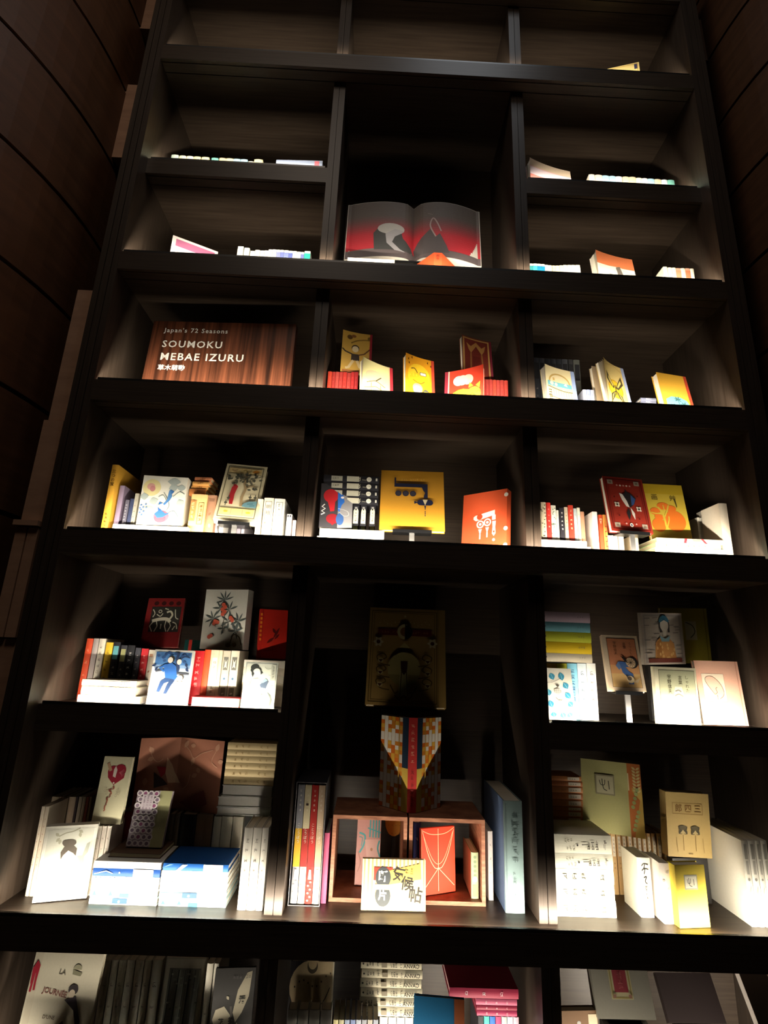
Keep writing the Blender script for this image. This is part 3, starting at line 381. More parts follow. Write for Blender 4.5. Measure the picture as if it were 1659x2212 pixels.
{'n':'tall_volume','l':'slate grey tall volume, third from the upright behind the arched-window book','c':'book','s':'spine','p':[0.5589, 0.25, 2.5111],'r':[0.0, 0.0, 0.0],'d':[0.0255, 0.3336, 0.15],'k':'44464E','g':'EFE6D2','a':'lab|3A3A3E','G':'slate grey tall volumes'},
{'n':'tall_volume','l':'slate grey tall volume, fourth from the upright behind the arched-window book','c':'book','s':'spine','p':[0.5839, 0.25, 2.5111],'r':[0.0, 0.0, 0.0],'d':[0.0222, 0.3334, 0.15],'k':'50535C','g':'EFE6D2','a':'lab|3A3A3E','G':'slate grey tall volumes'},
{'n':'tall_volume','l':'slate grey tall volume, fifth from the upright behind the arched-window book','c':'book','s':'spine','p':[0.6073, 0.25, 2.5111],'r':[0.0, 0.0, 0.0],'d':[0.0222, 0.3332, 0.15],'k':'4C4F58','g':'EFE6D2','a':'lab|3A3A3E','G':'slate grey tall volumes'},
{'n':'tall_volume','l':'slate grey tall volume, sixth from the upright behind the arched-window book','c':'book','s':'spine','p':[0.6337, 0.25, 2.5111],'r':[0.0, 0.0, 0.0],'d':[0.0256, 0.3347, 0.15],'k':'6A6C74','g':'EFE6D2','a':'lab|3A3A3E','G':'slate grey tall volumes'},
{'n':'tall_volume','l':'slate grey tall volume, seventh from the upright behind the arched-window book','c':'book','s':'spine','p':[0.659, 0.25, 2.5111],'r':[0.0, 0.0, 0.0],'d':[0.0189, 0.3345, 0.15],'k':'5A5A5C','g':'EFE6D2','a':'lab|3A3A3E','G':'slate grey tall volumes'},
{'n':'tall_volume','l':'pale grey tall volume at the end behind the arched-window book','c':'book','s':'spine','p':[0.6851, 0.25, 2.5111],'r':[0.0, 0.0, 0.0],'d':[0.0269, 0.3345, 0.15],'k':'8A8C84','g':'EFE6D2','a':'lab|3A3A3E'},
{'n':'book','l':'pale softcover with an arched window and blue spine strip','c':'book','s':'face','p':[0.5592, 0.1, 2.5138],'r':[11.3, 7.0, 0.0],'d':[0.1396, 0.2055, 0.02],'k':'E6D6A6','g':'EFE6D2','a':'arch','sp':'R','curl':0.02,'spcol':'8FA3C8'},
{'n':'small_volume','l':'small grey-blue volume, first of three beside the arched-window book','c':'book','s':'spine','p':[0.6596, 0.13, 2.5111],'r':[0.0, 0.0, 0.0],'d':[0.0143, 0.1253, 0.09],'k':'B4BAD0','g':'EFE6D2','a':'M|6A74A0|4','G':'small grey-blue volumes beside the arched-window book'},
{'n':'small_volume','l':'small grey-blue volume, second of three beside the arched-window book','c':'book','s':'spine','p':[0.6751, 0.13, 2.5111],'r':[0.0, 0.0, 0.0],'d':[0.0143, 0.1261, 0.09],'k':'97A3CC','g':'EFE6D2','a':'M|6A74A0|4','G':'small grey-blue volumes beside the arched-window book'},
{'n':'small_volume','l':'small grey-blue volume, third of three beside the arched-window book','c':'book','s':'spine','p':[0.6905, 0.13, 2.5111],'r':[0.0, 0.0, 0.0],'d':[0.0143, 0.1255, 0.09],'k':'A4A8B8','g':'EFE6D2','a':'M|6A74A0|4','G':'small grey-blue volumes beside the arched-window book'},
{'n':'book','l':'grey-brown softcover directly behind the butterfly book','c':'book','s':'face','p':[0.7753, 0.135, 2.5138],'r':[6.87, 7.0, 0.0],'d':[0.1309, 0.249, 0.02],'k':'B9A384','g':'EFE6D2','sp':'R'},
{'n':'book','l':'yellow softcover with a dark butterfly on a gold disc','c':'book','s':'face','p':[0.7856, 0.095, 2.5136],'r':[20.04, 9.0, 0.0],'d':[0.1309, 0.2412, 0.014],'k':'DDC27A','g':'EFE6D2','a':'butterfly','sp':'R','curl':0.03,'spcol':'9AA6C0'},
{'n':'slim_volume','l':'slate blue slim volume, seventh from the top of the stack by the teal-and-gold book','c':'book','s':'flat','p':[0.9004, 0.12, 2.5111],'r':[0.0, 0.0, 0.0],'d':[0.0616, 0.0135, 0.1],'k':'6C7084','g':'D9D2C4','a':'M|C9CCD8|4','G':'slate blue slim volumes stacked by the teal-and-gold book'},
{'n':'slim_volume','l':'slate blue slim volume, sixth from the top of the stack by the teal-and-gold book','c':'book','s':'flat','p':[0.9018, 0.12, 2.5249],'r':[0.0, 0.0, 0.0],'d':[0.0617, 0.0135, 0.1],'k':'6C7084','g':'D9D2C4','a':'M|C9CCD8|4','G':'slate blue slim volumes stacked by the teal-and-gold book'},
{'n':'slim_volume','l':'slate blue slim volume, fifth from the top of the stack by the teal-and-gold book','c':'book','s':'flat','p':[0.9033, 0.12, 2.5387],'r':[0.0, 0.0, 0.0],'d':[0.0618, 0.0135, 0.1],'k':'6C7084','g':'D9D2C4','a':'M|C9CCD8|4','G':'slate blue slim volumes stacked by the teal-and-gold book'},
{'n':'slim_volume','l':'slate blue slim volume, fourth from the top of the stack by the teal-and-gold book','c':'book','s':'flat','p':[0.9047, 0.12, 2.5525],'r':[0.0, 0.0, 0.0],'d':[0.0619, 0.0135, 0.1],'k':'6C7084','g':'D9D2C4','a':'M|C9CCD8|4','G':'slate blue slim volumes stacked by the teal-and-gold book'},
{'n':'slim_volume','l':'slate blue slim volume, third from the top of the stack by the teal-and-gold book','c':'book','s':'flat','p':[0.9062, 0.12, 2.5663],'r':[0.0, 0.0, 0.0],'d':[0.0621, 0.0135, 0.1],'k':'6C7084','g':'D9D2C4','a':'M|C9CCD8|4','G':'slate blue slim volumes stacked by the teal-and-gold book'},
{'n':'slim_volume','l':'slate blue slim volume, second from the top of the stack by the teal-and-gold book','c':'book','s':'flat','p':[0.9076, 0.12, 2.5801],'r':[0.0, 0.0, 0.0],'d':[0.0622, 0.0135, 0.1],'k':'6C7084','g':'D9D2C4','a':'M|C9CCD8|4','G':'slate blue slim volumes stacked by the teal-and-gold book'},
{'n':'slim_volume','l':'slate blue slim volume, first from the top of the stack by the teal-and-gold book','c':'book','s':'flat','p':[0.9092, 0.12, 2.5939],'r':[0.0, 0.0, 0.0],'d':[0.0623, 0.0135, 0.1],'k':'6C7084','g':'D9D2C4','a':'M|C9CCD8|4','G':'slate blue slim volumes stacked by the teal-and-gold book'},
{'n':'book','l':'gold and teal softcover with palms and a red spine strip','c':'book','s':'face','p':[1.0214, 0.095, 2.5161],'r':[10.59, 9.0, 0.0],'d':[0.1352, 0.2071, 0.03],'k':'E5AE3A','g':'EFE6D2','a':'palms','sp':'R','spcol':'C8452C'},
{'n':'book','l':'tall golden yellow book titled in three large characters by the side panel','c':'book','s':'spine','p':[-1.1248, 0.11, 1.9496],'r':[0.0, 0.0, 0.0],'d':[0.0241, 0.2734, 0.2],'k':'E0A83C','g':'EFE6D2','a':'T|三つの宝|2A1A08|.62|.62'},
{'n':'book','l':'mauve-grey book standing next to the golden yellow book','c':'book','s':'spine','p':[-1.0959, 0.13, 1.9496],'r':[0.0, 0.0, 0.0],'d':[0.0174, 0.2001, 0.14],'k':'8C7C92','g':'EFE6D2'},
{'n':'book','l':'thin dark grey book with pale dots beside the mauve-grey book','c':'book','s':'spine','p':[-1.0681, 0.13, 1.9496],'r':[0.0, 0.0, 0.0],'d':[0.0139, 0.1459, 0.14],'k':'5A5866','g':'EFE6D2','a':'M|C8C4C8|8'},
{'n':'book','l':'dark navy book between grey volumes and the flower box','c':'book','s':'spine','p':[-1.0508, 0.13, 1.9496],'r':[0.0, 0.0, 0.0],'d':[0.0148, 0.151, 0.14],'k':'343C58','g':'EFE6D2'},
{'n':'book','l':'grey marbled book tucked behind the flower box','c':'book','s':'spine','p':[-1.0369, 0.13, 1.9496],'r':[0.0, 0.0, 0.0],'d':[0.014, 0.1723, 0.14],'k':'A8A496','g':'EFE6D2','a':'M|5A5850|5'},
{'n':'book','l':'glossy white book lying flat under the flower box','c':'book','s':'flat','p':[-0.9521, 0.09, 1.9496],'r':[0.0, 0.0, 0.0],'d':[0.2658, 0.0439, 0.13],'k':'F2F4EE','g':'EFE6D2','a':'M2|D0D4D0|8'},
{'n':'illustrated_box','l':'large white box printed with pastel flowers and blue birds','c':'box','s':'box','p':[-0.9299, 0.105, 1.9944],'r':[2.95, -0.0, 0.01],'d':[0.159, 0.1894, 0.07],'k':'E6E4D6','g':'EFE6D2','a':'flowers','sp':'L'},
{'n':'book','l':'thick cream book with a boxed title beside the flower box','c':'book','s':'spine','p':[-0.8028, 0.115, 1.9496],'r':[0.0, 0.0, 0.0],'d':[0.0577, 0.175, 0.16],'k':'E3BE7E','g':'EFE6D2','a':'boxtitle'},
{'n':'slim_volume','l':'small amber volume, lowest of the pile on the thick cream book','c':'book','s':'flat','p':[-0.8181, 0.13, 2.1251],'r':[-2.0, 0.0, 0.0],'d':[0.0621, 0.024, 0.09],'k':'D98A4A','g':'E9D9B4','a':'M|6A4420|3','G':'small volumes piled on the thick cream book'},
{'n':'slim_volume','l':'small honey volume, second from bottom of the pile on the thick cream book','c':'book','s':'flat','p':[-0.8141, 0.136, 2.1495],'r':[-2.0, 0.0, 0.0],'d':[0.0621, 0.014, 0.09],'k':'E0A860','g':'E9D9B4','a':'M|6A4420|3','G':'small volumes piled on the thick cream book'},
{'n':'slim_volume','l':'small tan volume, third from bottom of the pile on the thick cream book','c':'book','s':'flat','p':[-0.8101, 0.13, 2.1639],'r':[-2.0, 0.0, 0.0],'d':[0.0621, 0.014, 0.09],'k':'D9A058','g':'E9D9B4','a':'M|6A4420|3','G':'small volumes piled on the thick cream book'},
{'n':'slim_volume','l':'small copper volume, topmost of the pile on the thick cream book','c':'book','s':'flat','p':[-0.8061, 0.136, 2.1783],'r':[-2.0, 0.0, 0.0],'d':[0.0621, 0.02, 0.09],'k':'C98058','g':'E9D9B4','a':'M|6A4420|3','G':'small volumes piled on the thick cream book'},
{'n':'book','l':'pinkish brown patterned book left of the tree picture book','c':'book','s':'spine','p':[-0.7588, 0.125, 1.9496],'r':[0.0, 0.0, 0.0],'d':[0.0317, 0.1769, 0.15],'k':'B08468','g':'EFE6D2','a':'leafmark'},
{'n':'book','l':'white spine with a small bird under the tree picture book','c':'book','s':'spine','p':[-0.7281, 0.15, 1.9496],'r':[0.0, 0.0, 0.0],'d':[0.0293, 0.0872, 0.12],'k':'EDE8E0','g':'EFE6D2','a':'birdmark'},
{'n':'book','l':'charcoal book standing under the tree picture book','c':'book','s':'spine','p':[-0.7111, 0.22, 1.9496],'r':[0.0, 0.0, 0.0],'d':[0.0375, 0.1095, 0.14],'k':'3A3436','g':'EFE6D2'},
{'n':'book','l':'grey-mauve thin volume under the tree picture book','c':'book','s':'spine','p':[-0.6607, 0.17, 1.9496],'r':[0.0, 0.0, 0.0],'d':[0.0142, 0.0899, 0.14],'k':'8E8490','g':'EFE6D2'},
{'n':'book','l':'grey thin volume under the tree picture book','c':'book','s':'spine','p':[-0.6456, 0.17, 1.9496],'r':[0.0, 0.0, 0.0],'d':[0.0115, 0.0906, 0.14],'k':'A09AA2','g':'EFE6D2'},
{'n':'book','l':'thick cream book with a pine tree and red robe scene on a stand','c':'book','s':'face','p':[-0.6573, 0.09, 2.0253],'r':[5.03, 20.64, 1.59],'d':[0.1536, 0.2611, 0.03],'k':'E9DDB6','g':'EFE6D2','a':'tree','sp':'L','stand':1,'dr':0.0126},
{'n':'book','l':'white patterned book beside the tree picture book','c':'book','s':'spine','p':[-0.5809, 0.125, 1.9496],'r':[0.0, 0.0, 0.0],'d':[0.02, 0.1704, 0.15],'k':'E9E2D2','g':'EFE6D2','a':'wavemark'},
{'n':'book','l':'cream book with a framed two-character title','c':'book','s':'spine','p':[-0.5478, 0.115, 1.9496],'r':[0.0, 0.0, 0.0],'d':[0.035, 0.1732, 0.16],'k':'EFE6D0','g':'EFE6D2','a':'meian'},
{'n':'book','l':'pale grey book with a framed title and blue side','c':'book','s':'spine','p':[-0.5085, 0.115, 1.9496],'r':[0.0, 0.0, 0.0],'d':[0.0386, 0.1717, 0.16],'k':'E6E6DC','g':'EFE6D2','a':'framed'},
{'n':'book','l':'slim white book with dark end bands near the upright','c':'book','s':'spine','p':[-0.468, 0.115, 1.9496],'r':[0.0, 0.0, 0.0],'d':[0.0191, 0.1143, 0.12],'k':'F0E9E4','g':'EFE6D2','a':'bands'},
{'n':'book','l':'very thin pinkish white book next to the upright','c':'book','s':'spine','p':[-0.4479, 0.115, 1.9496],'r':[0.0, 0.0, 0.0],'d':[0.0119, 0.0925, 0.11],'k':'F1DCD6','g':'EFE6D2'},
{'n':'book','l':'broad white book lying flat, lowest under the balloon book','c':'book','s':'flat','p':[-0.2439, 0.085, 1.9496],'r':[0.0, 0.0, 0.0],'d':[0.2296, 0.032, 0.14],'k':'EEF0DC','g':'EFE6D2','a':'M2|6A6A5A|5'},
{'n':'book','l':'broad white book with dotted spine directly under the balloon book','c':'book','s':'flat','p':[-0.2364, 0.09, 1.9828],'r':[0.0, 0.0, 0.0],'d':[0.2308, 0.0283, 0.14],'k':'EEF0DC','g':'EFE6D2','a':'M2|5A5A50|9'},
{'n':'black_volume','l':'black numbered volume standing first in line behind the balloon book','c':'book','s':'spine','p':[-0.2859, 0.125, 2.0123],'r':[0.0, 0.0, 0.0],'d':[0.0214, 0.0969, 0.1],'k':'24242A','g':'EFE6D2','a':'spinelabel','G':'black volumes standing behind the balloon book'},
{'n':'black_volume','l':'black numbered volume standing second in line behind the balloon book','c':'book','s':'spine','p':[-0.2563, 0.125, 2.0123],'r':[0.0, 0.0, 0.0],'d':[0.022, 0.0983, 0.1],'k':'24242A','g':'EFE6D2','a':'spinelabel','G':'black volumes standing behind the balloon book'},
{'n':'black_volume','l':'black numbered volume standing third in line behind the balloon book','c':'book','s':'spine','p':[-0.2271, 0.125, 2.0123],'r':[0.0, 0.0, 0.0],'d':[0.0235, 0.0996, 0.1],'k':'24242A','g':'EFE6D2','a':'spinelabel','G':'black volumes standing behind the balloon book'},
{'n':'black_volume','l':'black numbered volume standing fourth in line behind the balloon book','c':'book','s':'spine','p':[-0.1993, 0.125, 2.0123],'r':[0.0, 0.0, 0.0],'d':[0.0215, 0.1009, 0.1],'k':'24242A','g':'EFE6D2','a':'spinelabel','G':'black volumes standing behind the balloon book'},
{'n':'black_volume','l':'black numbered volume standing fifth in line behind the balloon book','c':'book','s':'spine','p':[-0.166, 0.125, 2.0123],'r':[0.0, 0.0, 0.0],'d':[0.022, 0.1024, 0.1],'k':'24242A','g':'EFE6D2','a':'spinelabel','G':'black volumes standing behind the balloon book'},
{'n':'black_volume','l':'black volume with white label, lowest of the flat pile beside the golden album','c':'book','s':'flat','p':[-0.2466, 0.125, 2.1155],'r':[0.0, 0.0, 0.0],'d':[0.2, 0.0275, 0.12],'k':'24242A','g':'C9C4B8','a':'flatlabel','G':'black volumes lying in a flat pile'},
{'n':'black_volume','l':'black volume with white label, second from bottom of the flat pile beside the golden album','c':'book','s':'flat','p':[-0.2494, 0.125, 2.1436],'r':[0.0, 0.0, 0.0],'d':[0.2033, 0.0275, 0.12],'k':'24242A','g':'C9C4B8','a':'flatlabel','G':'black volumes lying in a flat pile'},
{'n':'black_volume','l':'black volume with white label, third from bottom of the flat pile beside the golden album','c':'book','s':'flat','p':[-0.2501, 0.125, 2.1717],'r':[0.0, 0.0, 0.0],'d':[0.2056, 0.0275, 0.12],'k':'24242A','g':'C9C4B8','a':'flatlabel','G':'black volumes lying in a flat pile'},
{'n':'black_volume','l':'black volume with white label, topmost of the flat pile beside the golden album','c':'book','s':'flat','p':[-0.2509, 0.125, 2.1998],'r':[0.0, 0.0, 0.0],'d':[0.208, 0.0275, 0.12],'k':'24242A','g':'C9C4B8','a':'flatlabel','G':'black volumes lying in a flat pile'},
{'n':'book','l':'charcoal cover with a red balloon shape and blue profile','c':'book','s':'face','p':[-0.297, 0.098, 2.0152],'r':[7.51, 10.73, -0.32],'d':[0.1182, 0.1787, 0.012],'k':'4A474A','g':'EFE6D2','a':'balloon','sp':'R'},
{'n':'book','l':'square golden album with a dark blue pipe design on a stand','c':'book','s':'face','p':[-0.0206, 0.095, 2.0171],'r':[-1.26, 12.54, -0.26],'d':[0.2376, 0.2533, 0.018],'k':'D79A2E','g':'EFE6D2','a':'pipe','sp':'L','stand':1,'dr':0.0044},
{'n':'book','l':'orange-red boxed book with white pendant shapes by the upright','c':'book','s':'face','p':[0.2442, 0.14, 1.9534],'r':[-38.75, 5.44, 0.11],'d':[0.1823, 0.2434, 0.035],'k':'D8562E','g':'EFE6D2','a':'pendants','sp':'R'},
{'n':'book','l':'white brush-lettered book lying flat on the shelf board by the upright','c':'book','s':'flat','p':[0.5312, 0.09, 1.9496],'r':[0.0, 0.0, 0.0],'d':[0.1865, 0.035, 0.15],'k':'F2F2E8','g':'EFE6D2','a':'M2|6A6A64|6'},
{'n':'book','l':'white brush-lettered book lying on another white book by the upright','c':'book','s':'flat','p':[0.5255, 0.092, 1.9858],'r':[0.0, 0.0, 0.0],'d':[0.1721, 0.0194, 0.14],'k':'F2F2E8','g':'EFE6D2','a':'M2|55554E|6'},
{'n':'book','l':'short cream volume against the upright','c':'book','s':'spine','p':[0.454, 0.12, 2.0065],'r':[0.0, 0.0, 0.0],'d':[0.0061, 0.1159, 0.13],'k':'EADFC0','g':'EFE6D2','a':'M|8A7A50|6'},
{'n':'book','l':'beige volume with black floral pattern near the upright','c':'book','s':'spine','p':[0.4692, 0.12, 2.0065],'r':[0.0, 0.0, 0.0],'d':[0.0182, 0.148, 0.13],'k':'C9BCA0','g':'EFE6D2','a':'spots|2E2A24'},
{'n':'book','l':'bright red slim volume with white title','c':'book','s':'spine','p':[0.488, 0.12, 2.0065],'r':[0.0, 0.0, 0.0],'d':[0.0151, 0.1472, 0.13],'k':'D9352C','g':'EFE6D2','a':'M|F2D8C8|4'},
{'n':'book','l':'white volume with green leaf pattern','c':'book','s':'spine','p':[0.5061, 0.12, 2.0065],'r':[0.0, 0.0, 0.0],'d':[0.0177, 0.1372, 0.13],'k':'E6E4D2','g':'EFE6D2','a':'spots|6A7A64'},
{'n':'book','l':'short grey-white volume between white and black spines','c':'book','s':'spine','p':[0.5202, 0.12, 2.0065],'r':[0.0, 0.0, 0.0],'d':[0.0087, 0.1189, 0.13],'k':'CFCDC2','g':'EFE6D2','a':'M|7A7A74|4'},
{'n':'book','l':'black volume with white brush title','c':'book','s':'spine','p':[0.5366, 0.12, 2.0065],'r':[0.0, 0.0, 0.0],'d':[0.0166, 0.1294, 0.13],'k':'26232A','g':'EFE6D2','a':'M|F2EFE6|5'},
{'n':'book','l':'beige slim volume beside the black one','c':'book','s':'spine','p':[0.553, 0.12, 2.0065],'r':[0.0, 0.0, 0.0],'d':[0.0124, 0.1323, 0.13],'k':'C4B49C','g':'EFE6D2','a':'M|5A4A34|6'},
{'n':'book','l':'brick red volume with cream title','c':'book','s':'spine','p':[0.5708, 0.12, 2.0065],'r':[0.0, 0.0, 0.0],'d':[0.0188, 0.1407, 0.13],'k':'BC3A28','g':'EFE6D2','a':'M|F2D8B0|5'},
{'n':'book','l':'pale blue-grey slim volume with a white label','c':'book','s':'spine','p':[0.5874, 0.12, 2.0065],'r':[0.0, 0.0, 0.0],'d':[0.0114, 0.129, 0.13],'k':'B9C4C4','g':'EFE6D2','a':'M|6A7474|3'},
{'n':'book','l':'cream slim volume beside the pale blue-grey one','c':'book','s':'spine','p':[0.6002, 0.12, 2.0065],'r':[0.0, 0.0, 0.0],'d':[0.0104, 0.1323, 0.13],'k':'E4DEC8','g':'EFE6D2','a':'M|8A8470|3'},
{'n':'book','l':'salmon brown volume before the thick white book','c':'book','s':'spine','p':[0.6137, 0.12, 2.0065],'r':[0.0, 0.0, 0.0],'d':[0.014, 0.1178, 0.13],'k':'BE8A6C','g':'EFE6D2'},
{'n':'book','l':'thick white upright book in the middle of the right-hand row','c':'book','s':'spine','p':[0.6514, 0.1, 1.9496],'r':[0.0, 0.0, 0.0],'d':[0.0185, 0.1708, 0.17],'k':'F4EDE2','g':'EFE6D2'},
{'n':'book','l':'orange-red book with a cream heart on its spine','c':'book','s':'spine','p':[0.6873, 0.135, 1.9496],'r':[0.0, 0.0, 0.0],'d':[0.0141, 0.1701, 0.14],'k':'D9562E','g':'EFE6D2','a':'heartmark'},
{'n':'book','l':'orange book with a red lattice spine','c':'book','s':'spine','p':[0.7037, 0.135, 1.9496],'r':[0.0, 0.0, 0.0],'d':[0.0152, 0.1709, 0.14],'k':'E89A4A','g':'EFE6D2','a':'lattice'},
{'n':'book','l':'white spine directly left of the dark stand stem','c':'book','s':'spine','p':[0.7153, 0.135, 1.9496],'r':[0.0, 0.0, 0.0],'d':[0.0135, 0.092, 0.14],'k':'EDE6D8','g':'EFE6D2'},
{'n':'book','l':'second white spine left of the stand stem','c':'book','s':'spine','p':[0.7355, 0.135, 1.9496],'r':[0.0, 0.0, 0.0],'d':[0.0224, 0.0929, 0.14],'k':'E6DCCC','g':'EFE6D2'},
{'n':'book','l':'grey-white spine touching the stand stem','c':'book','s':'spine','p':[0.7598, 0.135, 1.9496],'r':[0.0, 0.0, 0.0],'d':[0.0187, 0.0939, 0.14],'k':'D9CFC0','g':'EFE6D2'},
{'n':'book','l':'cream-brown spine just past the stand stem','c':'book','s':'spine','p':[0.8112, 0.135, 1.9496],'r':[0.0, 0.0, 0.0],'d':[0.025, 0.0951, 0.14],'k':'CDB894','g':'EFE6D2'},
{'n':'softcover','l':'blue-grey book lowest of the pile below the orange tree book','c':'book','s':'flat','p':[0.9943, 0.1, 1.9496],'r':[0.0, 0.0, 0.0],'d':[0.2547, 0.0125, 0.24],'k':'8C98A4','g':'DFCFA8','a':'M2|F4F4F0|5'},
{'n':'softcover','l':'white book second lowest of the pile below the orange tree book','c':'book','s':'flat','p':[0.993, 0.104, 1.9626],'r':[1.0, 0.0, 0.0],'d':[0.2541, 0.017, 0.24],'k':'EFF3E6','g':'DFCFA8','a':'M2|9AA0A0|4'},
{'n':'softcover','l':'mint white book in the middle of the pile below the orange tree book','c':'book','s':'flat','p':[0.9933, 0.1, 1.9801],'r':[-1.0, 0.0, 0.0],'d':[0.2547, 0.017, 0.24],'k':'E9F3E2','g':'DFCFA8','a':'M2|8AA0A0|6'},
{'n':'softcover','l':'light green book with spaced title in the pile below the orange tree book','c':'book','s':'flat','p':[0.9904, 0.104, 1.9976],'r':[0.6, 0.0, 0.0],'d':[0.2418, 0.018, 0.24],'k':'B4DC9A','g':'DFCFA8','a':'M2|4A6A44|9'},
{'n':'softcover','l':'white book with red diagonal bands topping the pile','c':'book','s':'flat','p':[0.9963, 0.1, 2.0161],'r':[-0.5, 0.0, 0.0],'d':[0.2434, 0.017, 0.24],'k':'EFE6CC','g':'DFCFA8','a':'redbands'},
{'n':'book','l':'dark red book with a tulip-shaped bird design on a stand','c':'book','s':'face','p':[0.7833, 0.092, 2.0466],'r':[5.88, 10.72, 0.64],'d':[0.1606, 0.2277, 0.022],'k':'9A2E20','g':'EFE6D2','a':'tulip','sp':'R','stand':1,'dr':0.005},
{'n':'book','l':'olive yellow book with an orange tree standing on the pile','c':'book','s':'face','p':[0.9612, 0.15, 2.0362],'r':[1.11, 8.0, 0.04],'d':[0.1565, 0.2331, 0.016],'k':'C2A83A','g':'EFE6D2','a':'orangetree','sp':'R'},
{'n':'book','l':'grey-white small volume behind the pile beside the orange tree book','c':'book','s':'spine','p':[1.1144, 0.22, 2.0336],'r':[0.0, 0.0, 0.0],'d':[0.01, 0.1169, 0.09],'k':'DCD8CC','g':'EFE6D2','a':'M|5A5650|2'},
{'n':'book','l':'second grey-white small volume beside the orange tree book','c':'book','s':'spine','p':[1.1301, 0.22, 2.0336],'r':[0.0, 0.0, 0.0],'d':[0.0183, 0.1159, 0.09],'k':'CFCBC0','g':'EFE6D2','a':'M|5A5650|2'},
{'n':'book','l':'grey misty book with one large character on its cover','c':'book','s':'spine','p':[1.1319, 0.125, 2.0336],'r':[0.0, 0.0, 0.0],'d':[0.0074, 0.1429, 0.125],'k':'C9C4B8','g':'EFE6D2','sideart':'sakura'},
{'n':'book','l':'tall plain white book at the end of the right-hand row','c':'book','s':'spine','p':[1.1365, 0.1, 1.9496],'r':[0.0, 0.0, 0.0],'d':[0.0305, 0.2253, 0.11],'k':'EFE2CC','g':'EFE6D2'},
{'n':'book','l':"orange-red slim book standing by the shelf's left end",'c':'book','s':'spine','p':[-1.1674, 0.2375, 1.3906],'r':[0.0, 0.0, 0.0],'d':[0.0221, 0.208, 0.15],'k':'DC5232','g':'EFE6D2','a':'M|F2A07C|3'},
{'n':'book','l':'warm grey slim book second along the row','c':'book','s':'spine','p':[-1.1448, 0.2375, 1.3906],'r':[0.0, 0.0, 0.0],'d':[0.0185, 0.2089, 0.15],'k':'B4A8A4','g':'EFE6D2'},
{'n':'book','l':'cream slim book with a brush title','c':'book','s':'spine','p':[-1.1222, 0.2375, 1.3906],'r':[0.0, 0.0, 0.0],'d':[0.0221, 0.2092, 0.15],'k':'E4DCCA','g':'EFE6D2','a':'M|6A6458|6'},
{'n':'book','l':'yellow slim book with dark title','c':'book','s':'spine','p':[-1.0945, 0.2375, 1.3906],'r':[0.0, 0.0, 0.0],'d':[0.0242, 0.197, 0.15],'k':'E2BC36','g':'EFE6D2','a':'M|4A3A10|4'},
{'n':'book','l':'black book with a turquoise spine label','c':'book','s':'spine','p':[-1.0685, 0.2375, 1.3906],'r':[0.0, 0.0, 0.0],'d':[0.0237, 0.1991, 0.15],'k':'26262C','g':'EFE6D2','a':'lab|5A9AA0'},
{'n':'book','l':'charcoal book with an olive spine label','c':'book','s':'spine','p':[-1.0412, 0.2375, 1.3906],'r':[0.0, 0.0, 0.0],'d':[0.0216, 0.1889, 0.15],'k':'34343A','g':'EFE6D2','a':'lab|8A8A5C'},
{'n':'book','l':'black book with a white brush title','c':'book','s':'spine','p':[-1.0153, 0.2375, 1.3906],'r':[0.0, 0.0, 0.0],'d':[0.0247, 0.1899, 0.15],'k':'1E1E22','g':'EFE6D2','a':'M|C8C4BC|5'},
{'n':'book','l':'charcoal book with a grey title','c':'book','s':'spine','p':[-0.9892, 0.2375, 1.3906],'r':[0.0, 0.0, 0.0],'d':[0.019, 0.1818, 0.15],'k':'3A3A42','g':'EFE6D2','a':'M|A8A49C|5'},
{'n':'book','l':'cherry red book beside the charcoal volumes','c':'book','s':'spine','p':[-0.9649, 0.2375, 1.3906],'r':[0.0, 0.0, 0.0],'d':[0.0242, 0.1802, 0.15],'k':'B8242C','g':'EFE6D2','a':'M|E8A8A0|5'},
{'n':'book','l':'grey-beige patterned book behind the blue couple cover','c':'book','s':'spine','p':[-0.9396, 0.2375, 1.3906],'r':[0.0, 0.0, 0.0],'d':[0.0206, 0.1766, 0.15],'k':'BDB4A4','g':'EFE6D2','a':'leafmark'},
{'n':'book','l':'white book with a pale blue end, lowest of three lying flat','c':'book','s':'flat','p':[-1.0207, 0.14, 1.3906],'r':[0.0, 0.0, 0.0],'d':[0.206, 0.0234, 0.105],'k':'F2F2EA','g':'EFE6D2'},
{'n':'book','l':'cream striped book lying in the middle of three flat books','c':'book','s':'flat','p':[-1.0263, 0.142, 1.4151],'r':[0.0, 0.0, 0.0],'d':[0.1825, 0.0273, 0.1],'k':'DCD6A8','g':'EFE6D2','a':'stripes'},
{'n':'book','l':'grey-beige book lying topmost of three flat books','c':'book','s':'flat','p':[-1.0286, 0.143, 1.4436],'r':[0.0, 0.0, 0.0],'d':[0.1834, 0.0204, 0.1],'k':'B4AC9C','g':'EFE6D2','a':'greytitle'},
{'n':'book','l':'white cover with a couple in blue under a tree','c':'book','s':'face','p':[-0.8249, 0.135, 1.3928],'r':[5.85, 5.33, -0.05],'d':[0.1307, 0.178, 0.02],'k':'EEEEE4','g':'EFE6D2','a':'couple','sp':'L'},
{'n':'book','l':'dark red book with a horse woodcut leaning on the row tops','c':'book','s':'face','p':[-0.9491, 0.3175, 1.5777],'r':[1.95, 12.39, -2.36],'d':[0.1393, 0.1912, 0.02],'k':'7C1E20','g':'EFE6D2','a':'horse','sp':'L'},
{'n':'book','l':'grey-white boxed book painted with red-fruited pine twigs','c':'book','s':'box','p':[-0.7065, 0.2875, 1.5788],'r':[-11.37, 0.31, -0.69],'d':[0.1726, 0.2217, 0.05],'k':'D2D0C4','g':'EFE6D2','a':'pinefruit','sp':'L'},
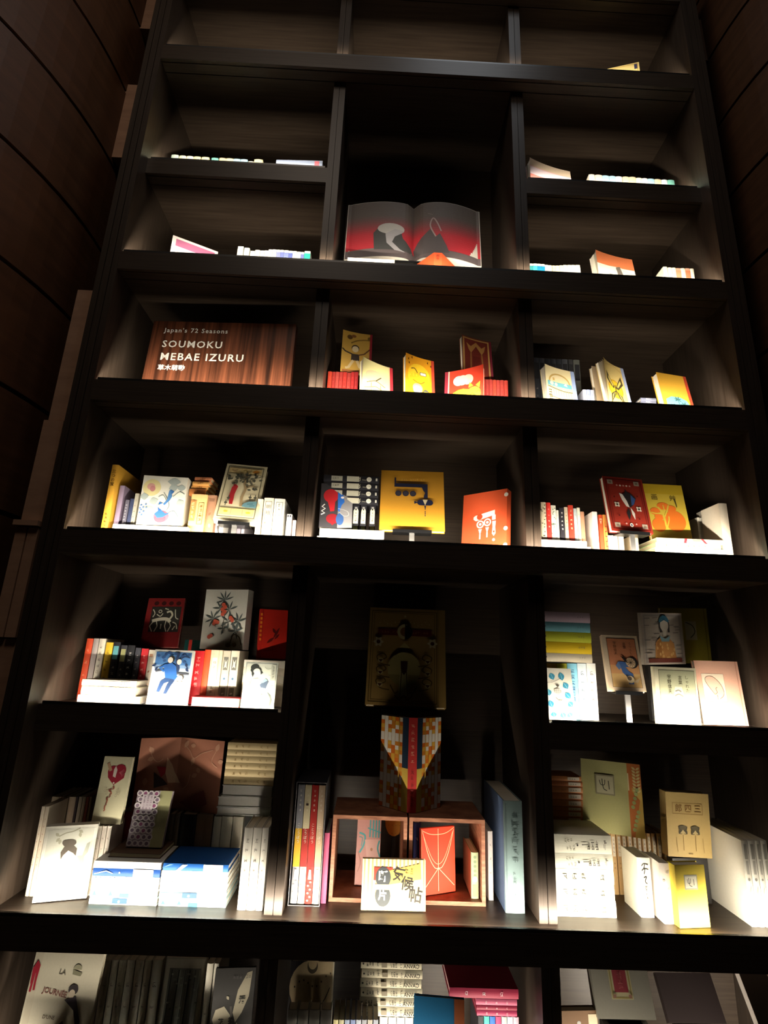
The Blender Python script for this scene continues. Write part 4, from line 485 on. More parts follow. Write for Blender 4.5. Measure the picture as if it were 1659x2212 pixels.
{'n':'book','l':'scarlet book with dark leaf shapes and orange-titled spine','c':'book','s':'face','p':[-0.5173, 0.2875, 1.5527],'r':[18.37, 10.5, -0.26],'d':[0.1062, 0.1848, 0.02],'k':'D42A1C','g':'EFE6D2','a':'leafred','sp':'L'},
{'n':'standing_book','l':'tiny half-open book with teal, white and red stripes','c':'book','s':'vee','p':[-0.8313, 0.315, 1.4887],'r':[0.0, 0.0, 0.0],'d':[0.012, 0.12, 0.008],'k':'D43A2C','g':'EFE0C4','a':'tinyvee','ang':35,'bw':0.05},
{'n':'book','l':'bright red book right of the blue couple cover','c':'book','s':'spine','p':[-0.759, 0.205, 1.3906],'r':[0.0, 0.0, 0.0],'d':[0.0362, 0.1802, 0.15],'k':'D2222A','g':'EFE6D2','a':'M|F0A8A0|5'},
{'n':'book','l':'orange-red slim book between red and cream spines','c':'book','s':'spine','p':[-0.7301, 0.205, 1.3906],'r':[0.0, 0.0, 0.0],'d':[0.0193, 0.1853, 0.15],'k':'E4522A','g':'EFE6D2'},
{'n':'book','l':'cream book with a two-character boxed title','c':'book','s':'spine','p':[-0.699, 0.21, 1.3906],'r':[0.0, 0.0, 0.0],'d':[0.041, 0.1851, 0.15],'k':'DDD2B4','g':'EFE6D2','a':'nakako'},
{'n':'book','l':'grey volume with a star badge','c':'book','s':'spine','p':[-0.664, 0.215, 1.3906],'r':[0.0, 0.0, 0.0],'d':[0.0267, 0.184, 0.15],'k':'C4BCA8','g':'EFE6D2','a':'badge'},
{'n':'book','l':'cream volume with a dark leaf badge','c':'book','s':'spine','p':[-0.6341, 0.215, 1.3906],'r':[0.0, 0.0, 0.0],'d':[0.0287, 0.1851, 0.15],'k':'DAD2BC','g':'EFE6D2','a':'badge'},
{'n':'slim_volume','l':'small cream volume, first from the bottom of the stack against the upright','c':'book','s':'flat','p':[-0.5202, 0.235, 1.3906],'r':[0.0, 0.0, 0.0],'d':[0.1684, 0.0265, 0.14],'k':'DCCDB8','g':'EFE6D2','a':'M2|6A5A48|4','G':'small cream volumes stacked against the upright'},
{'n':'slim_volume','l':'small cream volume, second from the bottom of the stack against the upright','c':'book','s':'flat','p':[-0.5202, 0.235, 1.4176],'r':[0.0, 0.0, 0.0],'d':[0.1684, 0.0255, 0.14],'k':'E4D8C8','g':'EFE6D2','a':'M2|6A5A48|4','G':'small cream volumes stacked against the upright'},
{'n':'slim_volume','l':'small cream volume, third from the bottom of the stack against the upright','c':'book','s':'flat','p':[-0.5202, 0.235, 1.4436],'r':[0.0, 0.0, 0.0],'d':[0.1684, 0.0245, 0.14],'k':'D8CDB4','g':'EFE6D2','a':'M2|6A5A48|4','G':'small cream volumes stacked against the upright'},
{'n':'slim_volume','l':'small cream volume, fourth from the bottom of the stack against the upright','c':'book','s':'flat','p':[-0.5202, 0.235, 1.4686],'r':[0.0, 0.0, 0.0],'d':[0.1684, 0.0265, 0.14],'k':'E6DFCC','g':'EFE6D2','a':'M2|6A5A48|4','G':'small cream volumes stacked against the upright'},
{'n':'slim_volume','l':'small cream volume, fifth from the bottom of the stack against the upright','c':'book','s':'flat','p':[-0.5202, 0.235, 1.4956],'r':[0.0, 0.0, 0.0],'d':[0.1684, 0.0255, 0.14],'k':'DED2BE','g':'EFE6D2','a':'M2|6A5A48|4','G':'small cream volumes stacked against the upright'},
{'n':'slim_volume','l':'small cream volume, sixth from the bottom of the stack against the upright','c':'book','s':'flat','p':[-0.5202, 0.235, 1.5216],'r':[0.0, 0.0, 0.0],'d':[0.1684, 0.0245, 0.14],'k':'EAE4D4','g':'EFE6D2','a':'M2|6A5A48|4','G':'small cream volumes stacked against the upright'},
{'n':'book','l':'thick white book block with a red cover lying flat','c':'book','s':'flatp','p':[-0.6646, 0.135, 1.3906],'r':[0.0, 0.0, 0.0],'d':[0.161, 0.0316, 0.068],'k':'B01E22','g':'F4EFE2'},
{'n':'book','l':'pale green cover with a kneeling woman in kimono','c':'book','s':'face','p':[-0.5229, 0.135, 1.394],'r':[2.9, 8.78, -0.02],'d':[0.1106, 0.1489, 0.02],'k':'DDE2D2','g':'EFE6D2','a':'geisha','sp':'L'},
{'n':'book','l':'golden brown spine behind the leaf-patterned book','c':'book','s':'spine','p':[0.4954, 0.185, 1.3906],'r':[0.0, 0.0, 0.0],'d':[0.0355, 0.1848, 0.15],'k':'B08E3A','g':'EFE6D2'},
{'n':'book','l':'lime green spine behind the leaf-patterned book','c':'book','s':'spine','p':[0.5322, 0.185, 1.3906],'r':[0.0, 0.0, 0.0],'d':[0.0345, 0.1862, 0.15],'k':'C2C438','g':'EFE6D2','a':'M|6A7020|5'},
{'n':'book','l':'sky blue spine beside the leaf-patterned book','c':'book','s':'spine','p':[0.5689, 0.185, 1.3906],'r':[0.0, 0.0, 0.0],'d':[0.0346, 0.1876, 0.15],'k':'82C4DC','g':'EFE6D2','a':'M|3A5A84|6'},
{'n':'book','l':'pale blue-white spine next to the sky blue one','c':'book','s':'spine','p':[0.6037, 0.185, 1.3906],'r':[0.0, 0.0, 0.0],'d':[0.0315, 0.1889, 0.15],'k':'DCEAF0','g':'EFE6D2','a':'M|6A7A8A|4'},
{'n':'book','l':'white spine at the end of the pastel row','c':'book','s':'spine','p':[0.6372, 0.185, 1.3906],'r':[0.0, 0.0, 0.0],'d':[0.0321, 0.1902, 0.15],'k':'F2F2EC','g':'EFE6D2','a':'M|7A7A74|4'},
{'n':'book','l':'beige book lowest in the flat pastel pile','c':'book','s':'flat','p':[0.555, 0.18, 1.5818],'r':[0.0, 0.0, 0.0],'d':[0.1715, 0.0295, 0.13],'k':'D9CDB4','g':'EFE6D2','a':'endtitle','G':'pastel books in a flat pile'},
{'n':'book','l':'golden yellow book in the flat pastel pile','c':'book','s':'flat','p':[0.5547, 0.18, 1.6119],'r':[0.0, 0.0, 0.0],'d':[0.1724, 0.0388, 0.13],'k':'E6C21E','g':'EFE6D2','a':'endtitle','G':'pastel books in a flat pile'},
{'n':'book','l':'lime green book in the middle of the flat pastel pile','c':'book','s':'flat','p':[0.5553, 0.18, 1.6513],'r':[0.0, 0.0, 0.0],'d':[0.1728, 0.0353, 0.13],'k':'C6CC3A','g':'EFE6D2','a':'endtitle','G':'pastel books in a flat pile'},
{'n':'book','l':'turquoise book in the flat pastel pile','c':'book','s':'flat','p':[0.5546, 0.18, 1.6872],'r':[0.0, 0.0, 0.0],'d':[0.1715, 0.0336, 0.13],'k':'7CB8C4','g':'EFE6D2','a':'endtitle','G':'pastel books in a flat pile'},
{'n':'book','l':'lilac pink book topping the flat pastel pile','c':'book','s':'flat','p':[0.5548, 0.18, 1.7214],'r':[0.0, 0.0, 0.0],'d':[0.174, 0.036, 0.13],'k':'D8C0D0','g':'EFE6D2','a':'endtitle','G':'pastel books in a flat pile'},
{'n':'book','l':'white cover printed with blue leaves and a grey berry','c':'book','s':'face','p':[0.5045, 0.135, 1.3935],'r':[-6.2, 12.09, -0.1],'d':[0.0949, 0.1699, 0.012],'k':'F0ECDC','g':'EFE6D2','a':'leaves','sp':'L'},
{'n':'book','l':'salmon cover with a blue cart and wheel drawing on a stand','c':'book','s':'face','p':[0.738, 0.135, 1.4938],'r':[-6.05, 13.6, 0.03],'d':[0.1239, 0.1937, 0.022],'k':'EFD8B8','g':'EFE6D2','a':'wheel','sp':'L','stand':1,'dr':0.0052},
{'n':'book','l':'pale cover with a blue-haired woman in an orange kimono','c':'book','s':'face','p':[0.9454, 0.2575, 1.5877],'r':[15.44, -3.9, -2.69],'d':[0.1921, 0.1876, 0.015],'k':'D2C4B4','g':'EFE6D2','a':'bluehair','sp':'L','stand':2,'dr':0.0045},
{'n':'book','l':'olive yellow book half hidden behind the blue-haired woman cover','c':'book','s':'face','p':[1.0691, 0.3175, 1.5954],'r':[0.81, -3.27, -1.48],'d':[0.1854, 0.2081, 0.015],'k':'B8AA3C','g':'EFE6D2','a':'olive','sp':'R','stand':2,'dr':0.0024},
{'n':'book','l':'cream and sage cover with a vase and vertical title','c':'book','s':'face','p':[0.9077, 0.135, 1.3909],'r':[2.88, -0.84, 0.02],'d':[0.1514, 0.1875, 0.02],'k':'EFE9C8','g':'EFE6D2','a':'vase','sp':'L'},
{'n':'book','l':'pink cover with a fan drawing in a white square','c':'book','s':'face','p':[1.0833, 0.16, 1.3931],'r':[-2.69, 3.92, -0.61],'d':[0.153, 0.2135, 0.02],'k':'E8B49C','g':'EFE6D2','a':'fan','sp':'R'},
{'n':'book','l':'ivory tall book nearest the side panel','c':'book','s':'spine','p':[-1.1596, 0.125, 0.8352],'r':[0.0, 0.0, 0.0],'d':[0.0102, 0.2445, 0.11],'k':'F0E2CC','g':'EFE6D2','a':'M|C08A6A|7'},
{'n':'book','l':'second ivory tall book along from the side panel','c':'book','s':'spine','p':[-1.1469, 0.125, 0.8352],'r':[0.0, 0.0, 0.0],'d':[0.0118, 0.2449, 0.11],'k':'F0E2CC','g':'EFE6D2','a':'M|C08A6A|7'},
{'n':'book','l':'beige book, first in the rear row behind the seated lady cover','c':'book','s':'spine','p':[-1.1889, 0.24, 0.8352],'r':[0.0, 0.0, 0.0],'d':[0.0221, 0.2441, 0.14],'k':'CDBBA0','g':'EFE6D2','G':'beige books in the rear row behind the seated lady cover'},
{'n':'book','l':'rosy beige book, second in the rear row behind the seated lady cover','c':'book','s':'spine','p':[-1.1692, 0.24, 0.8352],'r':[0.0, 0.0, 0.0],'d':[0.0138, 0.2447, 0.14],'k':'D9B8A4','g':'EFE6D2','G':'beige books in the rear row behind the seated lady cover'},
{'n':'book','l':'taupe book, third in the rear row behind the seated lady cover','c':'book','s':'spine','p':[-1.1526, 0.24, 0.8352],'r':[0.0, 0.0, 0.0],'d':[0.0149, 0.2453, 0.14],'k':'9A8672','g':'EFE6D2','G':'beige books in the rear row behind the seated lady cover'},
{'n':'book','l':'sand book, fourth in the rear row behind the seated lady cover','c':'book','s':'spine','p':[-1.1318, 0.24, 0.8352],'r':[0.0, 0.0, 0.0],'d':[0.0232, 0.2459, 0.14],'k':'BCA68E','g':'EFE6D2','G':'beige books in the rear row behind the seated lady cover'},
{'n':'book','l':'dark plum book, fifth in the rear row behind the seated lady cover','c':'book','s':'spine','p':[-1.1151, 0.24, 0.8352],'r':[0.0, 0.0, 0.0],'d':[0.0066, 0.2465, 0.14],'k':'3A2A30','g':'EFE6D2','G':'beige books in the rear row behind the seated lady cover'},
{'n':'book','l':'greige book, sixth in the rear row behind the seated lady cover','c':'book','s':'spine','p':[-1.1037, 0.24, 0.8352],'r':[0.0, 0.0, 0.0],'d':[0.0116, 0.2468, 0.14],'k':'C9BBA4','g':'EFE6D2','G':'beige books in the rear row behind the seated lady cover'},
{'n':'book','l':'light grey book, seventh in the rear row behind the seated lady cover','c':'book','s':'spine','p':[-1.0915, 0.24, 0.8352],'r':[0.0, 0.0, 0.0],'d':[0.0094, 0.2472, 0.14],'k':'DCD0BC','g':'EFE6D2','G':'beige books in the rear row behind the seated lady cover'},
{'n':'book','l':'brick pink book, eighth in the rear row behind the seated lady cover','c':'book','s':'spine','p':[-1.0804, 0.24, 0.8352],'r':[0.0, 0.0, 0.0],'d':[0.0094, 0.2476, 0.14],'k':'C07068','g':'EFE6D2','G':'beige books in the rear row behind the seated lady cover'},
{'n':'book','l':'brown book, ninth in the rear row behind the seated lady cover','c':'book','s':'spine','p':[-1.0701, 0.24, 0.8352],'r':[0.0, 0.0, 0.0],'d':[0.0066, 0.2479, 0.14],'k':'A08E78','g':'EFE6D2','G':'beige books in the rear row behind the seated lady cover'},
{'n':'folding_print','l':'large folded copper-toned print standing open like a screen','c':'print','s':'fold','p':[-0.7903, 0.25, 1.0407],'r':[0.0, 0.0, 0.0],'d':[0.2889, 0.2288, 0.05],'k':'B0745C','g':'B0745C','a':'copper'},
{'n':'book','l':'dark red spine standing behind the mauve patterned book','c':'book','s':'spine','p':[-0.9479, 0.245, 0.8352],'r':[0.0, 0.0, 0.0],'d':[0.0405, 0.206, 0.14],'k':'9A2A2C','g':'EFE6D2'},
{'n':'book','l':'umber volume, first in the shaded row behind the blue piles','c':'book','s':'spine','p':[-0.7936, 0.245, 0.8352],'r':[0.0, 0.0, 0.0],'d':[0.0183, 0.2032, 0.11],'k':'7A6A5A','g':'EFE6D2','G':'volumes in the shaded row behind the blue piles'},
{'n':'book','l':'tan volume, second in the shaded row behind the blue piles','c':'book','s':'spine','p':[-0.7746, 0.245, 0.8352],'r':[0.0, 0.0, 0.0],'d':[0.015, 0.2038, 0.11],'k':'8E7C68','g':'EFE6D2','G':'volumes in the shaded row behind the blue piles'},
{'n':'book','l':'black cloth volume, third in the shaded row behind the blue piles','c':'book','s':'spine','p':[-0.7378, 0.245, 0.8352],'r':[0.0, 0.0, 0.0],'d':[0.0513, 0.2035, 0.11],'k':'24201E','g':'EFE6D2','G':'volumes in the shaded row behind the blue piles'},
{'n':'book','l':'brown marbled volume, fourth in the shaded row behind the blue piles','c':'book','s':'spine','p':[-0.683, 0.245, 0.8352],'r':[0.0, 0.0, 0.0],'d':[0.0542, 0.2067, 0.11],'k':'7C6044','g':'EFE6D2','G':'volumes in the shaded row behind the blue piles'},
{'n':'book','l':'pale grey volume, fifth in the shaded row behind the blue piles','c':'book','s':'spine','p':[-0.6401, 0.245, 0.8352],'r':[0.0, 0.0, 0.0],'d':[0.0251, 0.2005, 0.11],'k':'CFC8B4','g':'EFE6D2','G':'volumes in the shaded row behind the blue piles'},
{'n':'book','l':'ivory volume, sixth in the shaded row behind the blue piles','c':'book','s':'spine','p':[-0.6079, 0.245, 0.8352],'r':[0.0, 0.0, 0.0],'d':[0.0346, 0.2015, 0.11],'k':'D6D0BC','g':'EFE6D2','G':'volumes in the shaded row behind the blue piles'},
{'n':'book','l':'greyish ivory volume, seventh in the shaded row behind the blue piles','c':'book','s':'spine','p':[-0.5712, 0.245, 0.8352],'r':[0.0, 0.0, 0.0],'d':[0.0341, 0.2016, 0.11],'k':'CDC6B2','g':'EFE6D2','G':'volumes in the shaded row behind the blue piles'},
{'n':'book','l':'white tall volume, first of three with dotted spines near the upright','c':'book','s':'spine','p':[-0.5011, 0.08, 0.8352],'r':[0.0, 0.0, 0.0],'d':[0.0254, 0.2173, 0.13],'k':'F2EEE2','g':'EFE6D2','a':'M|8A8478|5','G':'white tall volumes near the upright'},
{'n':'book','l':'white tall volume, second of three with dotted spines near the upright','c':'book','s':'spine','p':[-0.4737, 0.08, 0.8352],'r':[0.0, 0.0, 0.0],'d':[0.0249, 0.2182, 0.13],'k':'F2EEE2','g':'EFE6D2','a':'M|8A8478|5','G':'white tall volumes near the upright'},
{'n':'book','l':'white tall volume, third of three with dotted spines near the upright','c':'book','s':'spine','p':[-0.4494, 0.08, 0.8352],'r':[0.0, 0.0, 0.0],'d':[0.0193, 0.2189, 0.13],'k':'F2EEE2','g':'EFE6D2','a':'M|8A8478|5','G':'white tall volumes near the upright'},
{'n':'book','l':'thick white book, third below the cream paperbacks in the tall pile','c':'book','s':'flatp','p':[-0.5569, 0.25, 1.0395],'r':[0.0, 0.0, 0.0],'d':[0.1846, 0.0234, 0.15],'k':'E4E2DA','g':'DAD8D0'},
{'n':'book','l':'thick white book, second below the cream paperbacks in the tall pile','c':'book','s':'flatp','p':[-0.5562, 0.25, 1.0635],'r':[0.0, 0.0, 0.0],'d':[0.186, 0.0322, 0.15],'k':'E4E2DA','g':'DAD8D0'},
{'n':'book','l':'thick white book, first below the cream paperbacks in the tall pile','c':'book','s':'flatp','p':[-0.5515, 0.25, 1.0963],'r':[0.0, 0.0, 0.0],'d':[0.1722, 0.036, 0.15],'k':'E4E2DA','g':'DAD8D0'},
{'n':'paperback','l':'cream paperback, sixth from the top of the tall pile by the upright','c':'book','s':'flat','p':[-0.5499, 0.25, 1.1329],'r':[0.0, 0.0, 0.0],'d':[0.17, 0.0246, 0.15],'k':'E2CA98','g':'DAD8D0','a':'M2|9A7A4A|6','G':'cream paperbacks in the tall pile'},
{'n':'paperback','l':'cream paperback, fifth from the top of the tall pile by the upright','c':'book','s':'flat','p':[-0.5496, 0.25, 1.1581],'r':[0.0, 0.0, 0.0],'d':[0.1706, 0.0231, 0.15],'k':'E2CA98','g':'DAD8D0','a':'M2|9A7A4A|6','G':'cream paperbacks in the tall pile'},
{'n':'paperback','l':'cream paperback, fourth from the top of the tall pile by the upright','c':'book','s':'flat','p':[-0.5489, 0.25, 1.1818],'r':[0.0, 0.0, 0.0],'d':[0.1712, 0.0206, 0.15],'k':'E2CA98','g':'DAD8D0','a':'M2|9A7A4A|6','G':'cream paperbacks in the tall pile'},
{'n':'paperback','l':'cream paperback, third from the top of the tall pile by the upright','c':'book','s':'flat','p':[-0.5488, 0.25, 1.203],'r':[0.0, 0.0, 0.0],'d':[0.1705, 0.0207, 0.15],'k':'E2CA98','g':'DAD8D0','a':'M2|9A7A4A|6','G':'cream paperbacks in the tall pile'},
{'n':'paperback','l':'cream paperback, second from the top of the tall pile by the upright','c':'book','s':'flat','p':[-0.5483, 0.25, 1.2243],'r':[0.0, 0.0, 0.0],'d':[0.1704, 0.0193, 0.15],'k':'E2CA98','g':'DAD8D0','a':'M2|9A7A4A|6','G':'cream paperbacks in the tall pile'},
{'n':'paperback','l':'cream paperback, first from the top of the tall pile by the upright','c':'book','s':'flat','p':[-0.5487, 0.25, 1.2441],'r':[0.0, 0.0, 0.0],'d':[0.1704, 0.0226, 0.15],'k':'E2CA98','g':'DAD8D0','a':'M2|9A7A4A|6','G':'cream paperbacks in the tall pile'},
{'n':'display_riser','l':'dark riser block under the tall cream pile','c':'riser','s':'riser','p':[-0.5163, 0.27, 0.8352],'r':[0.0, 0.0, 0.0],'d':[0.075, 0.2023, 0.09],'k':'1C1714','g':'EFE6D2'},
{'n':'book','l':'thin white booklet, first of three behind the seated lady cover','c':'book','s':'spine','p':[-0.9829, 0.145, 0.8352],'r':[0.0, 0.0, 0.0],'d':[0.0135, 0.1888, 0.095],'k':'E9DFD2','g':'EFE6D2','a':'M|8A7A6C|4','G':'thin white booklets behind the seated lady cover'},
{'n':'book','l':'thin white booklet, second of three behind the seated lady cover','c':'book','s':'spine','p':[-0.9674, 0.145, 0.8352],'r':[0.0, 0.0, 0.0],'d':[0.014, 0.1893, 0.095],'k':'E9DFD2','g':'EFE6D2','a':'M|8A7A6C|4','G':'thin white booklets behind the seated lady cover'},
{'n':'book','l':'thin white booklet, third of three behind the seated lady cover','c':'book','s':'spine','p':[-0.9522, 0.145, 0.8352],'r':[0.0, 0.0, 0.0],'d':[0.0129, 0.1898, 0.095],'k':'E9DFD2','g':'EFE6D2','a':'M|8A7A6C|4','G':'thin white booklets behind the seated lady cover'},
{'n':'book','l':'cream box printed with a red heart on a tall narrow cover','c':'book','s':'face','p':[-0.9727, 0.16, 1.0268],'r':[-1.4, 5.8, -0.11],'d':[0.094, 0.1953, 0.016],'k':'E2DCB8','g':'EFE6D2','a':'heart','sp':'L','stand':0},
{'n':'book','l':'white box lid printed with a seated lady in pale robe','c':'book','s':'box','p':[-1.0466, 0.1, 0.8371],'r':[16.84, 2.08, -0.23],'d':[0.144, 0.1982, 0.035],'k':'E6E4D6','g':'EFE6D2','a':'lady','sp':'L'},
{'n':'paperback','l':'pale blue and white paperback, first from the bottom of the blue pile nearer the lady','c':'book','s':'flat','p':[-0.8548, 0.088, 0.8352],'r':[0.0, 0.0, 0.0],'d':[0.1989, 0.018, 0.148],'k':'DCEBEA','g':'EDE6D6','a':'bluetop','G':'paperbacks in the blue pile nearer the lady'},
{'n':'paperback','l':'white with teal blots paperback, second from the bottom of the blue pile nearer the lady','c':'book','s':'flat','p':[-0.8558, 0.088, 0.8537],'r':[0.0, 0.0, 0.0],'d':[0.199, 0.019, 0.148],'k':'E9F0F0','g':'EDE6D6','a':'bluetop2','G':'paperbacks in the blue pile nearer the lady'},
{'n':'paperback','l':'plain white paperback, third from the bottom of the blue pile nearer the lady','c':'book','s':'flat','p':[-0.8556, 0.088, 0.8732],'r':[0.0, 0.0, 0.0],'d':[0.1987, 0.0172, 0.148],'k':'F0F2F2','g':'EDE6D6','a':'M2|7A8494|4','G':'paperbacks in the blue pile nearer the lady'},
{'n':'paperback','l':'white with blue streaks paperback, fourth from the bottom of the blue pile nearer the lady','c':'book','s':'flat','p':[-0.8559, 0.088, 0.8909],'r':[0.0, 0.0, 0.0],'d':[0.2004, 0.0172, 0.148],'k':'EDF0F2','g':'EDE6D6','a':'bluepat','G':'paperbacks in the blue pile nearer the lady'},
{'n':'paperback','l':'royal blue paperback, fifth from the bottom of the blue pile nearer the lady','c':'book','s':'flat','p':[-0.8567, 0.088, 0.9086],'r':[0.0, 0.0, 0.0],'d':[0.201, 0.0202, 0.148],'k':'1E4E9A','g':'EDE6D6','a':'bluewhite','G':'paperbacks in the blue pile nearer the lady'},
{'n':'paperback','l':'white dotted paperback, sixth from the bottom of the blue pile nearer the lady','c':'book','s':'flat','p':[-0.857, 0.088, 0.9293],'r':[0.0, 0.0, 0.0],'d':[0.2007, 0.0186, 0.148],'k':'EFEFEA','g':'EDE6D6','a':'M2|7A8494|5','G':'paperbacks in the blue pile nearer the lady'},
{'n':'paperback','l':'pale aqua paperback, first from the bottom of the blue pile nearer the white volumes','c':'book','s':'flat','p':[-0.65, 0.09, 0.8352],'r':[0.0, 0.0, 0.0],'d':[0.1994, 0.0183, 0.148],'k':'CFE4EA','g':'EDE6D6','a':'bluetop2','G':'paperbacks in the blue pile nearer the white volumes'},
{'n':'paperback','l':'aqua and navy paperback, second from the bottom of the blue pile nearer the white volumes','c':'book','s':'flat','p':[-0.6511, 0.09, 0.854],'r':[0.0, 0.0, 0.0],'d':[0.2001, 0.0183, 0.148],'k':'BFE0E6','g':'EDE6D6','a':'bluetop','G':'paperbacks in the blue pile nearer the white volumes'},
{'n':'paperback','l':'white paperback, third from the bottom of the blue pile nearer the white volumes','c':'book','s':'flat','p':[-0.6525, 0.09, 0.8728],'r':[0.0, 0.0, 0.0],'d':[0.2002, 0.0175, 0.148],'k':'EEF2F2','g':'EDE6D6','a':'M2|7A8494|5','G':'paperbacks in the blue pile nearer the white volumes'},
{'n':'paperback','l':'white dotted paperback, fourth from the bottom of the blue pile nearer the white volumes','c':'book','s':'flat','p':[-0.6526, 0.09, 0.8908],'r':[0.0, 0.0, 0.0],'d':[0.2009, 0.0178, 0.148],'k':'F0F2EE','g':'EDE6D6','a':'M2|6A7080|6','G':'paperbacks in the blue pile nearer the white volumes'},
{'n':'paperback','l':'off-white paperback, fifth from the bottom of the blue pile nearer the white volumes','c':'book','s':'flat','p':[-0.6525, 0.09, 0.9091],'r':[0.0, 0.0, 0.0],'d':[0.2001, 0.0186, 0.148],'k':'EEF0F0','g':'EDE6D6','a':'M2|6A7080|5','G':'paperbacks in the blue pile nearer the white volumes'},
{'n':'paperback','l':'bright blue paperback, sixth from the bottom of the blue pile nearer the white volumes','c':'book','s':'flat','p':[-0.6522, 0.09, 0.9282],'r':[0.0, 0.0, 0.0],'d':[0.1967, 0.0188, 0.148],'k':'1F62B4','g':'EDE6D6','a':'bluewhite2','G':'paperbacks in the blue pile nearer the white volumes'},
{'n':'book','l':'brown-covered book lying flat on the blue pile','c':'book','s':'flatp','p':[-0.8522, 0.12, 0.9484],'r':[0.0, 0.0, 0.0],'d':[0.16, 0.0125, 0.16],'k':'6A5444','g':'F2E8C4'},
{'n':'book','l':'mauve lace-patterned cover with a plain olive strip','c':'book','s':'face','p':[-0.8427, 0.16, 0.9656],'r':[-0.37, 13.79, 0.03],'d':[0.1129, 0.1585, 0.016],'k':'B9A8B4','g':'EFE6D2','a':'lace','sp':'L'},
{'n':'jacketed_volume','l':'tan paper-jacketed volume, first from the upright in the long row','c':'book','s':'spine','p':[0.5147, 0.275, 0.8352],'r':[0.0, 0.0, 0.0],'d':[0.0157, 0.1766, 0.11],'k':'C29A62','g':'EFE6D2','a':'toplabel','G':'tan paper-jacketed volumes in the long row'},
{'n':'jacketed_volume','l':'tan paper-jacketed volume, second from the upright in the long row','c':'book','s':'spine','p':[0.5329, 0.275, 0.8352],'r':[0.0, 0.0, 0.0],'d':[0.0133, 0.1772, 0.11],'k':'B98E58','g':'EFE6D2','a':'toplabel','G':'tan paper-jacketed volumes in the long row'},
{'n':'jacketed_volume','l':'tan paper-jacketed volume, third from the upright in the long row','c':'book','s':'spine','p':[0.5498, 0.275, 0.8352],'r':[0.0, 0.0, 0.0],'d':[0.0133, 0.1777, 0.11],'k':'C9A26A','g':'EFE6D2','a':'toplabel','G':'tan paper-jacketed volumes in the long row'},
{'n':'jacketed_volume','l':'tan paper-jacketed volume, fourth from the upright in the long row','c':'book','s':'spine','p':[0.5691, 0.275, 0.8352],'r':[0.0, 0.0, 0.0],'d':[0.0133, 0.1783, 0.11],'k':'C29A62','g':'EFE6D2','a':'toplabel','G':'tan paper-jacketed volumes in the long row'},
{'n':'jacketed_volume','l':'tan paper-jacketed volume, fifth from the upright in the long row','c':'book','s':'spine','p':[0.586, 0.275, 0.8352],'r':[0.0, 0.0, 0.0],'d':[0.0133, 0.1788, 0.11],'k':'B98E58','g':'EFE6D2','a':'toplabel','G':'tan paper-jacketed volumes in the long row'},
{'n':'jacketed_volume','l':'tan paper-jacketed volume, sixth from the upright in the long row','c':'book','s':'spine','p':[0.6037, 0.275, 0.8352],'r':[0.0, 0.0, 0.0],'d':[0.0148, 0.1793, 0.11],'k':'C9A26A','g':'EFE6D2','a':'toplabel','G':'tan paper-jacketed volumes in the long row'},
{'n':'jacketed_volume','l':'tan paper-jacketed volume, seventh from the upright in the long row','c':'book','s':'spine','p':[0.6204, 0.275, 0.8352],'r':[0.0, 0.0, 0.0],'d':[0.0124, 0.1798, 0.11],'k':'C29A62','g':'EFE6D2','a':'toplabel','G':'tan paper-jacketed volumes in the long row'},
{'n':'jacketed_volume','l':'tan paper-jacketed volume, eighth from the upright in the long row','c':'book','s':'spine','p':[0.6369, 0.275, 0.8352],'r':[0.0, 0.0, 0.0],'d':[0.0133, 0.1803, 0.11],'k':'B98E58','g':'EFE6D2','a':'toplabel','G':'tan paper-jacketed volumes in the long row'},
{'n':'jacketed_volume','l':'tan paper-jacketed volume, ninth from the upright in the long row','c':'book','s':'spine','p':[0.6543, 0.275, 0.8352],'r':[0.0, 0.0, 0.0],'d':[0.0143, 0.1809, 0.11],'k':'C9A26A','g':'EFE6D2','a':'toplabel','G':'tan paper-jacketed volumes in the long row'},
{'n':'jacketed_volume','l':'tan paper-jacketed volume, tenth from the upright in the long row','c':'book','s':'spine','p':[0.6732, 0.275, 0.8352],'r':[0.0, 0.0, 0.0],'d':[0.0153, 0.1815, 0.11],'k':'C29A62','g':'EFE6D2','a':'toplabel','G':'tan paper-jacketed volumes in the long row'},
{'n':'jacketed_volume','l':'tan paper-jacketed volume, eleventh from the upright in the long row','c':'book','s':'spine','p':[0.6931, 0.275, 0.8352],'r':[0.0, 0.0, 0.0],'d':[0.0172, 0.1821, 0.11],'k':'B98E58','g':'EFE6D2','a':'toplabel','G':'tan paper-jacketed volumes in the long row'},
{'n':'jacketed_volume','l':'tan paper-jacketed volume, twelfth from the upright in the long row','c':'book','s':'spine','p':[0.7121, 0.275, 0.8352],'r':[0.0, 0.0, 0.0],'d':[0.0163, 0.1826, 0.11],'k':'C9A26A','g':'EFE6D2','a':'toplabel','G':'tan paper-jacketed volumes in the long row'},
{'n':'jacketed_volume','l':'tan paper-jacketed volume, thirteenth from the upright in the long row','c':'book','s':'spine','p':[0.731, 0.275, 0.8352],'r':[0.0, 0.0, 0.0],'d':[0.0153, 0.1832, 0.11],'k':'C29A62','g':'EFE6D2','a':'toplabel','G':'tan paper-jacketed volumes in the long row'},
{'n':'jacketed_volume','l':'tan paper-jacketed volume, fourteenth from the upright in the long row','c':'book','s':'spine','p':[0.7492, 0.275, 0.8352],'r':[0.0, 0.0, 0.0],'d':[0.0168, 0.1838, 0.11],'k':'B98E58','g':'EFE6D2','a':'toplabel','G':'tan paper-jacketed volumes in the long row'},
